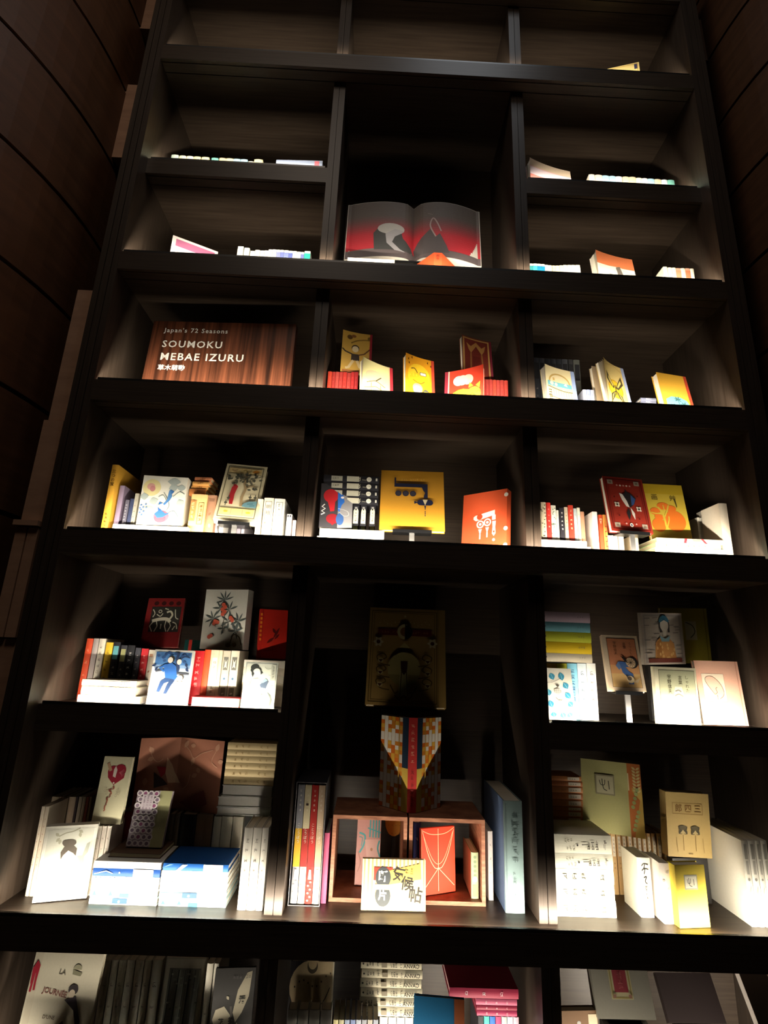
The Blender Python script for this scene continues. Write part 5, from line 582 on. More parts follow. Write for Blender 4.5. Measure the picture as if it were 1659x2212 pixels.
{'n':'jacketed_volume','l':'tan paper-jacketed volume, fifteenth from the upright in the long row','c':'book','s':'spine','p':[0.7694, 0.275, 0.8352],'r':[0.0, 0.0, 0.0],'d':[0.0163, 0.1844, 0.11],'k':'C9A26A','g':'EFE6D2','a':'toplabel','G':'tan paper-jacketed volumes in the long row'},
{'n':'jacketed_volume','l':'tan paper-jacketed volume, sixteenth from the upright in the long row','c':'book','s':'spine','p':[0.7864, 0.275, 0.8352],'r':[0.0, 0.0, 0.0],'d':[0.0124, 0.1849, 0.11],'k':'C29A62','g':'EFE6D2','a':'toplabel','G':'tan paper-jacketed volumes in the long row'},
{'n':'jacketed_volume','l':'tan paper-jacketed volume, seventeenth from the upright in the long row','c':'book','s':'spine','p':[0.8022, 0.275, 0.8352],'r':[0.0, 0.0, 0.0],'d':[0.0149, 0.1854, 0.11],'k':'B98E58','g':'EFE6D2','a':'toplabel','G':'tan paper-jacketed volumes in the long row'},
{'n':'jacketed_volume','l':'tan paper-jacketed volume, eighteenth from the upright in the long row','c':'book','s':'spine','p':[0.8195, 0.275, 0.8352],'r':[0.0, 0.0, 0.0],'d':[0.0144, 0.1859, 0.11],'k':'C9A26A','g':'EFE6D2','a':'toplabel','G':'tan paper-jacketed volumes in the long row'},
{'n':'jacketed_volume','l':'tan paper-jacketed volume, nineteenth from the upright in the long row','c':'book','s':'spine','p':[0.8358, 0.275, 0.8352],'r':[0.0, 0.0, 0.0],'d':[0.0129, 0.1864, 0.11],'k':'C29A62','g':'EFE6D2','a':'toplabel','G':'tan paper-jacketed volumes in the long row'},
{'n':'jacketed_volume','l':'tan paper-jacketed volume, twentieth from the upright in the long row','c':'book','s':'spine','p':[0.8531, 0.275, 0.8352],'r':[0.0, 0.0, 0.0],'d':[0.0154, 0.187, 0.11],'k':'B98E58','g':'EFE6D2','a':'toplabel','G':'tan paper-jacketed volumes in the long row'},
{'n':'jacketed_volume','l':'tan paper-jacketed volume, twenty-first from the upright in the long row','c':'book','s':'spine','p':[0.8714, 0.275, 0.8352],'r':[0.0, 0.0, 0.0],'d':[0.0159, 0.1875, 0.11],'k':'C9A26A','g':'EFE6D2','a':'toplabel','G':'tan paper-jacketed volumes in the long row'},
{'n':'jacketed_volume','l':'tan paper-jacketed volume, twenty-second from the upright in the long row','c':'book','s':'spine','p':[0.8914, 0.275, 0.8352],'r':[0.0, 0.0, 0.0],'d':[0.0168, 0.1881, 0.11],'k':'C29A62','g':'EFE6D2','a':'toplabel','G':'tan paper-jacketed volumes in the long row'},
{'n':'jacketed_volume','l':'orange paper-jacketed volume, tenth from the top of the flat pile by the upright','c':'book','s':'flat','p':[0.5486, 0.275, 1.0241],'r':[0.0, 0.0, 0.0],'d':[0.1193, 0.0085, 0.1],'k':'C97A44','g':'DCC49A','a':'orlabel','G':'orange paper-jacketed volumes in the flat pile'},
{'n':'jacketed_volume','l':'orange paper-jacketed volume, ninth from the top of the flat pile by the upright','c':'book','s':'flat','p':[0.5494, 0.275, 1.0336],'r':[0.0, 0.0, 0.0],'d':[0.1196, 0.0132, 0.1],'k':'D98E54','g':'DCC49A','a':'orlabel','G':'orange paper-jacketed volumes in the flat pile'},
{'n':'jacketed_volume','l':'orange paper-jacketed volume, eighth from the top of the flat pile by the upright','c':'book','s':'flat','p':[0.5503, 0.275, 1.0478],'r':[0.0, 0.0, 0.0],'d':[0.1198, 0.015, 0.1],'k':'C97A44','g':'DCC49A','a':'orlabel','G':'orange paper-jacketed volumes in the flat pile'},
{'n':'jacketed_volume','l':'orange paper-jacketed volume, seventh from the top of the flat pile by the upright','c':'book','s':'flat','p':[0.5513, 0.275, 1.0638],'r':[0.0, 0.0, 0.0],'d':[0.1202, 0.0185, 0.1],'k':'D98E54','g':'DCC49A','a':'orlabel','G':'orange paper-jacketed volumes in the flat pile'},
{'n':'jacketed_volume','l':'orange paper-jacketed volume, sixth from the top of the flat pile by the upright','c':'book','s':'flat','p':[0.552, 0.275, 1.0833],'r':[0.0, 0.0, 0.0],'d':[0.1204, 0.0121, 0.1],'k':'C97A44','g':'DCC49A','a':'orlabel','G':'orange paper-jacketed volumes in the flat pile'},
{'n':'jacketed_volume','l':'orange paper-jacketed volume, fifth from the top of the flat pile by the upright','c':'book','s':'flat','p':[0.5532, 0.275, 1.0964],'r':[0.0, 0.0, 0.0],'d':[0.1208, 0.0209, 0.1],'k':'D98E54','g':'DCC49A','a':'orlabel','G':'orange paper-jacketed volumes in the flat pile'},
{'n':'jacketed_volume','l':'orange paper-jacketed volume, fourth from the top of the flat pile by the upright','c':'book','s':'flat','p':[0.5544, 0.275, 1.1183],'r':[0.0, 0.0, 0.0],'d':[0.1212, 0.0202, 0.1],'k':'C97A44','g':'DCC49A','a':'orlabel','G':'orange paper-jacketed volumes in the flat pile'},
{'n':'jacketed_volume','l':'orange paper-jacketed volume, third from the top of the flat pile by the upright','c':'book','s':'flat','p':[0.5555, 0.275, 1.1395],'r':[0.0, 0.0, 0.0],'d':[0.1216, 0.0199, 0.1],'k':'D98E54','g':'DCC49A','a':'orlabel','G':'orange paper-jacketed volumes in the flat pile'},
{'n':'jacketed_volume','l':'orange paper-jacketed volume, second from the top of the flat pile by the upright','c':'book','s':'flat','p':[0.5559, 0.275, 1.1603],'r':[0.0, 0.0, 0.0],'d':[0.1209, 0.016, 0.1],'k':'C97A44','g':'DCC49A','a':'orlabel','G':'orange paper-jacketed volumes in the flat pile'},
{'n':'jacketed_volume','l':'orange paper-jacketed volume, first from the top of the flat pile by the upright','c':'book','s':'flat','p':[0.5543, 0.275, 1.1773],'r':[0.0, 0.0, 0.0],'d':[0.1162, 0.0156, 0.1],'k':'D98E54','g':'DCC49A','a':'orlabel','G':'orange paper-jacketed volumes in the flat pile'},
{'n':'book','l':'pale green book with a fork emblem and orange fern spine strip','c':'book','s':'face','p':[0.6984, 0.235, 1.0269],'r':[-23.44, 7.43, 0.44],'d':[0.1931, 0.2238, 0.012],'k':'C6C284','g':'EFE6D2','a':'forkgreen','sp':'R'},
{'n':'book','l':'tan book with a boxed three-character title and two flowers','c':'book','s':'face','p':[0.9443, 0.22, 0.9701],'r':[4.13, -1.22, 2.26],'d':[0.1548, 0.1957, 0.035],'k':'C8AC6E','g':'EFE6D2','a':'sanshiro','sp':'L','stand':2,'dr':0.003},
{'n':'book','l':'thick white book, fifth from the top of the pile of five','c':'book','s':'flat','p':[0.5374, 0.105, 0.8352],'r':[0.0, 0.0, 0.0],'d':[0.1926, 0.045, 0.16],'k':'F2EFDC','g':'EDE6D0','a':'M2|5A5A4E|5','G':'thick white books in the pile of five'},
{'n':'book','l':'thick white book, fourth from the top of the pile of five','c':'book','s':'flat','p':[0.5375, 0.105, 0.8808],'r':[0.0, 0.0, 0.0],'d':[0.1883, 0.041, 0.16],'k':'F2EFDC','g':'EDE6D0','a':'M2|5A5A4E|5','G':'thick white books in the pile of five'},
{'n':'book','l':'thick white book, third from the top of the pile of five','c':'book','s':'flat','p':[0.5384, 0.105, 0.9224],'r':[0.0, 0.0, 0.0],'d':[0.1891, 0.041, 0.16],'k':'F2EFDC','g':'EDE6D0','a':'M2|5A5A4E|5','G':'thick white books in the pile of five'},
{'n':'book','l':'thick white book, second from the top of the pile of five','c':'book','s':'flat','p':[0.5389, 0.105, 0.964],'r':[0.0, 0.0, 0.0],'d':[0.1892, 0.041, 0.16],'k':'F2EFDC','g':'EDE6D0','a':'brush','G':'thick white books in the pile of five'},
{'n':'book','l':'thick white book, first from the top of the pile of five','c':'book','s':'flat','p':[0.5369, 0.105, 1.0056],'r':[0.0, 0.0, 0.0],'d':[0.1913, 0.052, 0.16],'k':'F2EFDC','g':'EDE6D0','a':'brush','G':'thick white books in the pile of five'},
{'n':'book','l':'white book with a black brush title beside the red-labelled book','c':'book','s':'spine','p':[0.735, 0.115, 0.8352],'r':[0.0, 0.0, 0.0],'d':[0.0414, 0.1622, 0.11],'k':'F2EEDC','g':'EFE6D2','a':'brushspine'},
{'n':'book','l':'pale book with a red-printed side and grey-patterned spine','c':'book','s':'spine','p':[0.7807, 0.078, 0.8352],'r':[0.0, 0.0, 0.0],'d':[0.0305, 0.1606, 0.11],'k':'F0E6DA','g':'EFE6D2','a':'greypat'},
{'n':'book','l':'yellow book with a white fork emblem at the shelf front','c':'book','s':'face','p':[0.848, 0.06, 0.8358],'r':[7.45, 0.22, 0.16],'d':[0.0995, 0.1632, 0.035],'k':'E8CE4A','g':'EFE6D2','a':'forkyellow','sp':'L','spcol':'E6E2C8'},
{'n':'book','l':'small dusty pink booklet behind the yellow fork book','c':'book','s':'face','p':[1.0512, 0.3, 0.8355],'r':[1.36, -4.03, 0.05],'d':[0.0219, 0.0782, 0.01],'k':'B88484','g':'EFE6D2','sp':'L'},
{'n':'book','l':'tall white volume with grey brush marks, first at the far end of the low shelf','c':'book','s':'spine','p':[1.0405, 0.078, 0.8352],'r':[0.0, 0.0, 0.0],'d':[0.0191, 0.23, 0.24],'k':'E9E4D4','g':'EFE6D2','a':'greybrush','G':'tall white volumes at the far end of the low shelf'},
{'n':'book','l':'tall white volume with grey brush marks, second at the far end of the low shelf','c':'book','s':'spine','p':[1.0621, 0.078, 0.8352],'r':[0.0, 0.0, 0.0],'d':[0.02, 0.2306, 0.24],'k':'EDE9DC','g':'EFE6D2','a':'greybrush','G':'tall white volumes at the far end of the low shelf'},
{'n':'book','l':'tall white volume with grey brush marks, third at the far end of the low shelf','c':'book','s':'spine','p':[1.082, 0.078, 0.8352],'r':[0.0, 0.0, 0.0],'d':[0.0156, 0.2312, 0.24],'k':'E6E2D2','g':'EFE6D2','a':'greybrush','G':'tall white volumes at the far end of the low shelf'},
{'n':'book','l':'tall white volume with grey brush marks, fourth at the far end of the low shelf','c':'book','s':'spine','p':[1.1015, 0.078, 0.8352],'r':[0.0, 0.0, 0.0],'d':[0.0192, 0.2318, 0.24],'k':'ECE8DA','g':'EFE6D2','a':'greybrush','G':'tall white volumes at the far end of the low shelf'},
{'n':'book','l':'large gold-covered book with an ornate moth emblem and dark red spine','c':'book','s':'face','p':[-0.0138, 0.3, 1.4027],'r':[-1.79, 11.95, 0.22],'d':[0.298, 0.3684, 0.05],'k':'B89452','g':'EFE6D2','a':'moth','sp':'R','stand':3,'dr':0.0109},
{'n':'wooden_box','l':'open wooden box nearer the slipcased set','c':'box','s':'openbox','p':[-0.1281, 0.155, 0.8352],'r':[0.0, 0.0, 0.0],'d':[0.2404, 0.2423, 0.22],'k':'8A5A40'},
{'n':'wooden_box','l':'open wooden box nearer the blue cloth book','c':'box','s':'openbox','p':[0.1211, 0.155, 0.8352],'r':[0.0, 0.0, 0.0],'d':[0.2451, 0.2423, 0.22],'k':'8A5A40'},
{'n':'standing_book','l':'half-open book with orange checked covers and a red titled spine','c':'book','s':'vee','p':[0.0079, 0.2, 1.079],'r':[0.0, 0.0, 0.0],'d':[0.03, 0.2958, 0.014],'k':'C8302C','g':'D9C8A0','a':'checks','ang':44,'bw':0.125},
{'n':'slipcase','l':'black slipcase holding four tall books beside the wooden boxes','c':'slipcase','s':'slipcase','p':[-0.321, 0.12, 0.8352],'r':[0.0, 0.0, 0.0],'d':[0.0965, 0.3418, 0.2],'k':'201E22'},
{'n':'tall_book','l':'grey and yellow tall book, first inside the black slipcase','c':'book','s':'spine','p':[-0.353, 0.124, 0.8392],'r':[0.0, 0.0, 0.0],'d':[0.0204, 0.3298, 0.185],'k':'9A9AA0','g':'EFE6D2','a':'setA'},
{'n':'tall_book','l':'cream and red tall book, second inside the black slipcase','c':'book','s':'spine','p':[-0.3308, 0.124, 0.8392],'r':[0.0, 0.0, 0.0],'d':[0.0204, 0.3298, 0.185],'k':'E6DCC0','g':'EFE6D2','a':'setB'},
{'n':'tall_book','l':'red and white tall book, third inside the black slipcase','c':'book','s':'spine','p':[-0.3087, 0.124, 0.8392],'r':[0.0, 0.0, 0.0],'d':[0.0204, 0.3298, 0.185],'k':'C8342C','g':'EFE6D2','a':'setC'},
{'n':'tall_book','l':'pale sand tall book, fourth inside the black slipcase','c':'book','s':'spine','p':[-0.2866, 0.124, 0.8392],'r':[0.0, 0.0, 0.0],'d':[0.0204, 0.3298, 0.185],'k':'E2CDB0','g':'EFE6D2','a':'setD'},
{'n':'book','l':'thin magenta book beside the black slipcase','c':'book','s':'spine','p':[-0.2633, 0.14, 0.8352],'r':[0.0, 0.0, 0.0],'d':[0.0152, 0.1935, 0.17],'k':'C0567A','g':'EFE6D2'},
{'n':'book','l':'tall pink and turquoise patterned book inside a wooden box','c':'book','s':'face','p':[-0.1312, 0.24, 0.8493],'r':[-5.0, 3.4, 0.24],'d':[0.0797, 0.1943, 0.02],'k':'C08C84','g':'EFE6D2','a':'tealfig','sp':'L'},
{'n':'paper_ornament','l':'yellow-orange dotted rounded ornament standing in a wooden box','c':'ornament','s':'ornament','p':[-0.0415, 0.33, 0.8477],'r':[0.0, 0.0, 0.0],'d':[0.062, 0.212, 0.02],'k':'E8A23C','a':'dots'},
{'n':'book','l':'navy book with white stars inside a wooden box','c':'book','s':'spine','p':[0.0311, 0.23, 0.8477],'r':[0.0, 0.0, 0.0],'d':[0.0228, 0.1938, 0.13],'k':'2C3C80','g':'EFE6D2','a':'M|DCE0EC|2'},
{'n':'book','l':'bright orange-red cover with fine cream lines in a wooden box','c':'book','s':'face','p':[0.1014, 0.2, 0.8491],'r':[21.29, 3.32, 0.34],'d':[0.1247, 0.1871, 0.012],'k':'E2401E','g':'EFE6D2','a':'lines','sp':'R'},
{'n':'book','l':'thick brown-sided book with a green-gold spine in a wooden box','c':'book','s':'spine','p':[0.214, 0.175, 0.8477],'r':[0.0, 0.0, 0.0],'d':[0.0224, 0.1288, 0.15],'k':'A8B088','g':'EFE6D2','a':'greengold','sides':'9A4A30'},
{'n':'book','l':'thin white book standing against the blue cloth book','c':'book','s':'spine','p':[0.2704, 0.2, 0.8352],'r':[0.0, 0.0, 0.0],'d':[0.0155, 0.1972, 0.15],'k':'E4DCD6','g':'EFE6D2','a':'M|8A8480|3'},
{'n':'book','l':'small boxed picture book with a brush-lettered striped cover','c':'book','s':'face','p':[-0.0485, 0.1, 0.8386],'r':[1.65, 7.41, 0.13],'d':[0.1955, 0.1316, 0.022],'k':'EFE2B8','g':'EFE6D2','a':'kiko','sp':'L'},
{'n':'book','l':'large blue-grey cloth book with brush title by the upright','c':'book','s':'spine','p':[0.3263, 0.115, 0.8352],'r':[0.0, 0.0, 0.0],'d':[0.0589, 0.3097, 0.3],'k':'7E9494','g':'EFE6D2','a':'greybox','sides':'5A6C8C'},
{'n':'book','l':'cream French picture book with a woman and red ribbon','c':'book','s':'face','p':[-1.0236, 0.12, 0.2807],'r':[-0.32, 8.0, 0.02],'d':[0.2047, 0.3951, 0.02],'k':'E4DCC4','g':'EFE6D2','a':'journee','sp':'L'},
{'n':'book','l':'white volume, first in the lowest row beside the French picture book','c':'book','s':'spine','p':[-0.9258, 0.22, 0.2776],'r':[0.0, 0.0, 0.0],'d':[0.0214, 0.356, 0.15],'k':'DCD8C8','g':'EFE6D2','a':'M|7A766A|4','G':'white volumes in the lowest row'},
{'n':'book','l':'white volume, second in the lowest row beside the French picture book','c':'book','s':'spine','p':[-0.9024, 0.22, 0.2776],'r':[0.0, 0.0, 0.0],'d':[0.0209, 0.3566, 0.15],'k':'DCD8C8','g':'EFE6D2','a':'M|7A766A|4','G':'white volumes in the lowest row'},
{'n':'book','l':'white volume, third in the lowest row beside the French picture book','c':'book','s':'spine','p':[-0.8785, 0.22, 0.2776],'r':[0.0, 0.0, 0.0],'d':[0.0225, 0.3573, 0.15],'k':'DCD8C8','g':'EFE6D2','a':'M|7A766A|4','G':'white volumes in the lowest row'},
{'n':'book','l':'white volume, fourth in the lowest row beside the French picture book','c':'book','s':'spine','p':[-0.853, 0.22, 0.2776],'r':[0.0, 0.0, 0.0],'d':[0.0241, 0.3579, 0.15],'k':'DCD8C8','g':'EFE6D2','a':'M|7A766A|4','G':'white volumes in the lowest row'},
{'n':'book','l':'white volume, fifth in the lowest row beside the French picture book','c':'book','s':'spine','p':[-0.8257, 0.22, 0.2776],'r':[0.0, 0.0, 0.0],'d':[0.0251, 0.3586, 0.15],'k':'DCD8C8','g':'EFE6D2','a':'M|7A766A|4','G':'white volumes in the lowest row'},
{'n':'book','l':'white volume, sixth in the lowest row beside the French picture book','c':'book','s':'spine','p':[-0.7999, 0.22, 0.2776],'r':[0.0, 0.0, 0.0],'d':[0.021, 0.3593, 0.15],'k':'DCD8C8','g':'EFE6D2','a':'M|7A766A|4','G':'white volumes in the lowest row'},
{'n':'book','l':'white volume, seventh in the lowest row beside the French picture book','c':'book','s':'spine','p':[-0.7717, 0.22, 0.2776],'r':[0.0, 0.0, 0.0],'d':[0.0308, 0.36, 0.15],'k':'DCD8C8','g':'EFE6D2','a':'M|7A766A|4','G':'white volumes in the lowest row'},
{'n':'book','l':'framed grey forest picture cover in the lowest row','c':'book','s':'face','p':[-0.679, 0.16, 0.2821],'r':[0.68, 8.0, -0.04],'d':[0.1228, 0.3725, 0.03],'k':'E2DECE','g':'EFE6D2','a':'forest','sp':'L'},
{'n':'book','l':'thin white volume beside the forest picture cover','c':'book','s':'spine','p':[-0.596, 0.17, 0.2776],'r':[0.0, 0.0, 0.0],'d':[0.018, 0.3796, 0.15],'k':'E2DCCB','g':'EFE6D2','a':'M|7A766A|4'},
{'n':'book','l':'second thin white volume before the butterfly cover','c':'book','s':'spine','p':[-0.5763, 0.17, 0.2776],'r':[0.0, 0.0, 0.0],'d':[0.014, 0.3801, 0.15],'k':'E2DCCB','g':'EFE6D2','a':'M|7A766A|4'},
{'n':'book','l':'charcoal cover with a large white butterfly in the lowest row','c':'book','s':'face','p':[-0.5091, 0.12, 0.2795],'r':[5.05, 6.01, -0.31],'d':[0.1187, 0.3763, 0.012],'k':'4A4846','g':'EFE6D2','a':'moth2','sp':'R'},
{'n':'pocket_book','l':'white pocket book, first in the front line of the lowest shelf','c':'book','s':'spine','p':[-1.05, 0.085, 0.2776],'r':[0.0, 0.0, 0.0],'d':[0.04, 0.15, 0.028],'k':'E6E0D0','g':'EFE6D2','G':'white pocket books in the front line of the lowest shelf'},
{'n':'pocket_book','l':'white pocket book, second in the front line of the lowest shelf','c':'book','s':'spine','p':[-1.007, 0.085, 0.2776],'r':[0.0, 0.0, 0.0],'d':[0.04, 0.168, 0.028],'k':'E6E0D0','g':'EFE6D2','G':'white pocket books in the front line of the lowest shelf'},
{'n':'pocket_book','l':'white pocket book, third in the front line of the lowest shelf','c':'book','s':'spine','p':[-0.964, 0.085, 0.2776],'r':[0.0, 0.0, 0.0],'d':[0.04, 0.162, 0.028],'k':'E6E0D0','g':'EFE6D2','G':'white pocket books in the front line of the lowest shelf'},
{'n':'pocket_book','l':'white pocket book, fourth in the front line of the lowest shelf','c':'book','s':'spine','p':[-0.921, 0.085, 0.2776],'r':[0.0, 0.0, 0.0],'d':[0.04, 0.156, 0.028],'k':'E6E0D0','g':'EFE6D2','G':'white pocket books in the front line of the lowest shelf'},
{'n':'pocket_book','l':'white pocket book, fifth in the front line of the lowest shelf','c':'book','s':'spine','p':[-0.878, 0.085, 0.2776],'r':[0.0, 0.0, 0.0],'d':[0.04, 0.15, 0.028],'k':'E6E0D0','g':'EFE6D2','G':'white pocket books in the front line of the lowest shelf'},
{'n':'pocket_book','l':'white pocket book, sixth in the front line of the lowest shelf','c':'book','s':'spine','p':[-0.835, 0.085, 0.2776],'r':[0.0, 0.0, 0.0],'d':[0.04, 0.168, 0.028],'k':'E6E0D0','g':'EFE6D2','G':'white pocket books in the front line of the lowest shelf'},
{'n':'pocket_book','l':'white pocket book, seventh in the front line of the lowest shelf','c':'book','s':'spine','p':[-0.792, 0.085, 0.2776],'r':[0.0, 0.0, 0.0],'d':[0.04, 0.162, 0.028],'k':'E6E0D0','g':'EFE6D2','G':'white pocket books in the front line of the lowest shelf'},
{'n':'pocket_book','l':'white pocket book, eighth in the front line of the lowest shelf','c':'book','s':'spine','p':[-0.749, 0.085, 0.2776],'r':[0.0, 0.0, 0.0],'d':[0.04, 0.156, 0.028],'k':'E6E0D0','g':'EFE6D2','G':'white pocket books in the front line of the lowest shelf'},
{'n':'pocket_book','l':'white pocket book, ninth in the front line of the lowest shelf','c':'book','s':'spine','p':[-0.706, 0.085, 0.2776],'r':[0.0, 0.0, 0.0],'d':[0.04, 0.15, 0.028],'k':'E6E0D0','g':'EFE6D2','G':'white pocket books in the front line of the lowest shelf'},
{'n':'pocket_book','l':'white pocket book, tenth in the front line of the lowest shelf','c':'book','s':'spine','p':[-0.663, 0.085, 0.2776],'r':[0.0, 0.0, 0.0],'d':[0.04, 0.168, 0.028],'k':'E6E0D0','g':'EFE6D2','G':'white pocket books in the front line of the lowest shelf'},
{'n':'pocket_book','l':'white pocket book, eleventh in the front line of the lowest shelf','c':'book','s':'spine','p':[-0.62, 0.085, 0.2776],'r':[0.0, 0.0, 0.0],'d':[0.04, 0.162, 0.028],'k':'E6E0D0','g':'EFE6D2','G':'white pocket books in the front line of the lowest shelf'},
{'n':'pocket_book','l':'white pocket book, twelfth in the front line of the lowest shelf','c':'book','s':'spine','p':[-0.577, 0.085, 0.2776],'r':[0.0, 0.0, 0.0],'d':[0.04, 0.156, 0.028],'k':'E6E0D0','g':'EFE6D2','G':'white pocket books in the front line of the lowest shelf'},
{'n':'pocket_book','l':'white pocket book, thirteenth in the front line of the lowest shelf','c':'book','s':'spine','p':[-0.534, 0.085, 0.2776],'r':[0.0, 0.0, 0.0],'d':[0.04, 0.15, 0.028],'k':'E6E0D0','g':'EFE6D2','G':'white pocket books in the front line of the lowest shelf'},
{'n':'pocket_book','l':'white pocket book, fourteenth in the front line of the lowest shelf','c':'book','s':'spine','p':[-0.491, 0.085, 0.2776],'r':[0.0, 0.0, 0.0],'d':[0.04, 0.168, 0.028],'k':'E6E0D0','g':'EFE6D2','G':'white pocket books in the front line of the lowest shelf'},
{'n':'book','l':'cream cover with a tan smiling head drawn large','c':'book','s':'face','p':[-0.2848, 0.14, 0.2797],'r':[0.78, 5.0, -0.05],'d':[0.1325, 0.391, 0.02],'k':'262024','g':'EFE6D2','a':'head','sp':'R','spcol':'E0D6BC'},
{'n':'book','l':'silver grey volume, first in front of the smiling head cover','c':'book','s':'spine','p':[-0.3293, 0.09, 0.2776],'r':[0.0, 0.0, 0.0],'d':[0.0264, 0.3124, 0.045],'k':'A4A49C','g':'EFE6D2','a':'M|E6E4DC|2','G':'silver grey volumes in front of the smiling head cover'},
{'n':'book','l':'silver grey volume, second in front of the smiling head cover','c':'book','s':'spine','p':[-0.2984, 0.09, 0.2776],'r':[0.0, 0.0, 0.0],'d':[0.0289, 0.3131, 0.045],'k':'A4A49C','g':'EFE6D2','a':'M|E6E4DC|2','G':'silver grey volumes in front of the smiling head cover'},
{'n':'book','l':'silver grey volume, third in front of the smiling head cover','c':'book','s':'spine','p':[-0.2663, 0.09, 0.2776],'r':[0.0, 0.0, 0.0],'d':[0.029, 0.3139, 0.045],'k':'A4A49C','g':'EFE6D2','a':'M|E6E4DC|2','G':'silver grey volumes in front of the smiling head cover'},
{'n':'book','l':'silver grey volume, fourth in front of the smiling head cover','c':'book','s':'spine','p':[-0.2329, 0.09, 0.2776],'r':[0.0, 0.0, 0.0],'d':[0.0305, 0.3147, 0.045],'k':'A4A49C','g':'EFE6D2','a':'M|E6E4DC|2','G':'silver grey volumes in front of the smiling head cover'},
{'n':'paperback','l':'cream paperback with bold dark lettering, sixth from the top of the lettered pile','c':'book','s':'flat','p':[-0.0409, 0.2, 0.5213],'r':[0.0, 0.0, 0.0],'d':[0.1888, 0.0241, 0.16],'k':'E4DABC','g':'E9E0C8','a':'bold','G':'cream paperbacks in the lettered pile'},
{'n':'paperback','l':'cream paperback with bold dark lettering, fifth from the top of the lettered pile','c':'book','s':'flat','p':[-0.0439, 0.2, 0.5464],'r':[0.0, 0.0, 0.0],'d':[0.1888, 0.0221, 0.16],'k':'E4DABC','g':'E9E0C8','a':'bold','G':'cream paperbacks in the lettered pile'},
{'n':'paperback','l':'cream paperback with bold dark lettering, fourth from the top of the lettered pile','c':'book','s':'flat','p':[-0.0409, 0.2, 0.5695],'r':[0.0, 0.0, 0.0],'d':[0.1888, 0.0232, 0.16],'k':'E4DABC','g':'E9E0C8','a':'bold','G':'cream paperbacks in the lettered pile'},
{'n':'paperback','l':'cream paperback with bold dark lettering, third from the top of the lettered pile','c':'book','s':'flat','p':[-0.0439, 0.2, 0.5937],'r':[0.0, 0.0, 0.0],'d':[0.1888, 0.0234, 0.16],'k':'E4DABC','g':'E9E0C8','a':'bold','G':'cream paperbacks in the lettered pile'},
{'n':'paperback','l':'cream paperback with bold dark lettering, second from the top of the lettered pile','c':'book','s':'flat','p':[-0.0409, 0.2, 0.6181],'r':[0.0, 0.0, 0.0],'d':[0.1888, 0.0227, 0.16],'k':'E4DABC','g':'E9E0C8','a':'bold','G':'cream paperbacks in the lettered pile'},
{'n':'paperback','l':'cream paperback with bold dark lettering, first from the top of the lettered pile','c':'book','s':'flat','p':[-0.0439, 0.2, 0.6418],'r':[0.0, 0.0, 0.0],'d':[0.1888, 0.0269, 0.16],'k':'E4DABC','g':'E9E0C8','a':'bold','G':'cream paperbacks in the lettered pile'},
{'n':'book','l':'white upright book, first under the lettered pile','c':'book','s':'spine','p':[-0.0621, 0.2, 0.2776],'r':[0.0, 0.0, 0.0],'d':[0.0237, 0.2427, 0.15],'k':'E6E0D4','g':'EFE6D2','G':'white upright books under the lettered pile'},
{'n':'book','l':'white upright book, second under the lettered pile','c':'book','s':'spine','p':[-0.0363, 0.2, 0.2776],'r':[0.0, 0.0, 0.0],'d':[0.0237, 0.2427, 0.15],'k':'E6E0D4','g':'EFE6D2','G':'white upright books under the lettered pile'},
{'n':'book','l':'white upright book, third under the lettered pile','c':'book','s':'spine','p':[-0.0105, 0.2, 0.2776],'r':[0.0, 0.0, 0.0],'d':[0.0237, 0.2427, 0.15],'k':'E6E0D4','g':'EFE6D2','G':'white upright books under the lettered pile'},
{'n':'book','l':'white upright book, fourth under the lettered pile','c':'book','s':'spine','p':[0.0153, 0.2, 0.2776],'r':[0.0, 0.0, 0.0],'d':[0.0238, 0.2427, 0.15],'k':'E6E0D4','g':'EFE6D2','G':'white upright books under the lettered pile'},
{'n':'book','l':'straw small volume, first between the silver volumes and the lettered pile','c':'book','s':'spine','p':[-0.2053, 0.13, 0.2776],'r':[0.0, 0.0, 0.0],'d':[0.0139, 0.2706, 0.1],'k':'D8CE9A','g':'EFE6D2','G':'small volumes before the lettered pile'},
{'n':'book','l':'khaki small volume, second between the silver volumes and the lettered pile','c':'book','s':'spine','p':[-0.1887, 0.13, 0.2776],'r':[0.0, 0.0, 0.0],'d':[0.0139, 0.271, 0.1],'k':'C9C4A0','g':'EFE6D2','G':'small volumes before the lettered pile'},
{'n':'book','l':'light blue small volume, third between the silver volumes and the lettered pile','c':'book','s':'spine','p':[-0.172, 0.13, 0.2776],'r':[0.0, 0.0, 0.0],'d':[0.0139, 0.2714, 0.1],'k':'A4B4D0','g':'EFE6D2','G':'small volumes before the lettered pile'},
{'n':'book','l':'cornflower small volume, fourth between the silver volumes and the lettered pile','c':'book','s':'spine','p':[-0.1553, 0.13, 0.2776],'r':[0.0, 0.0, 0.0],'d':[0.0139, 0.2718, 0.1],'k':'8A9CC8','g':'EFE6D2','G':'small volumes before the lettered pile'},
{'n':'book','l':'pale steel small volume, fifth between the silver volumes and the lettered pile','c':'book','s':'spine','p':[-0.1387, 0.13, 0.2776],'r':[0.0, 0.0, 0.0],'d':[0.014, 0.2722, 0.1],'k':'C4CCD8','g':'EFE6D2','G':'small volumes before the lettered pile'},
{'n':'book','l':'silver small volume, sixth between the silver volumes and the lettered pile','c':'book','s':'spine','p':[-0.122, 0.13, 0.2776],'r':[0.0, 0.0, 0.0],'d':[0.014, 0.2726, 0.1],'k':'B4B8C0','g':'EFE6D2','G':'small volumes before the lettered pile'},
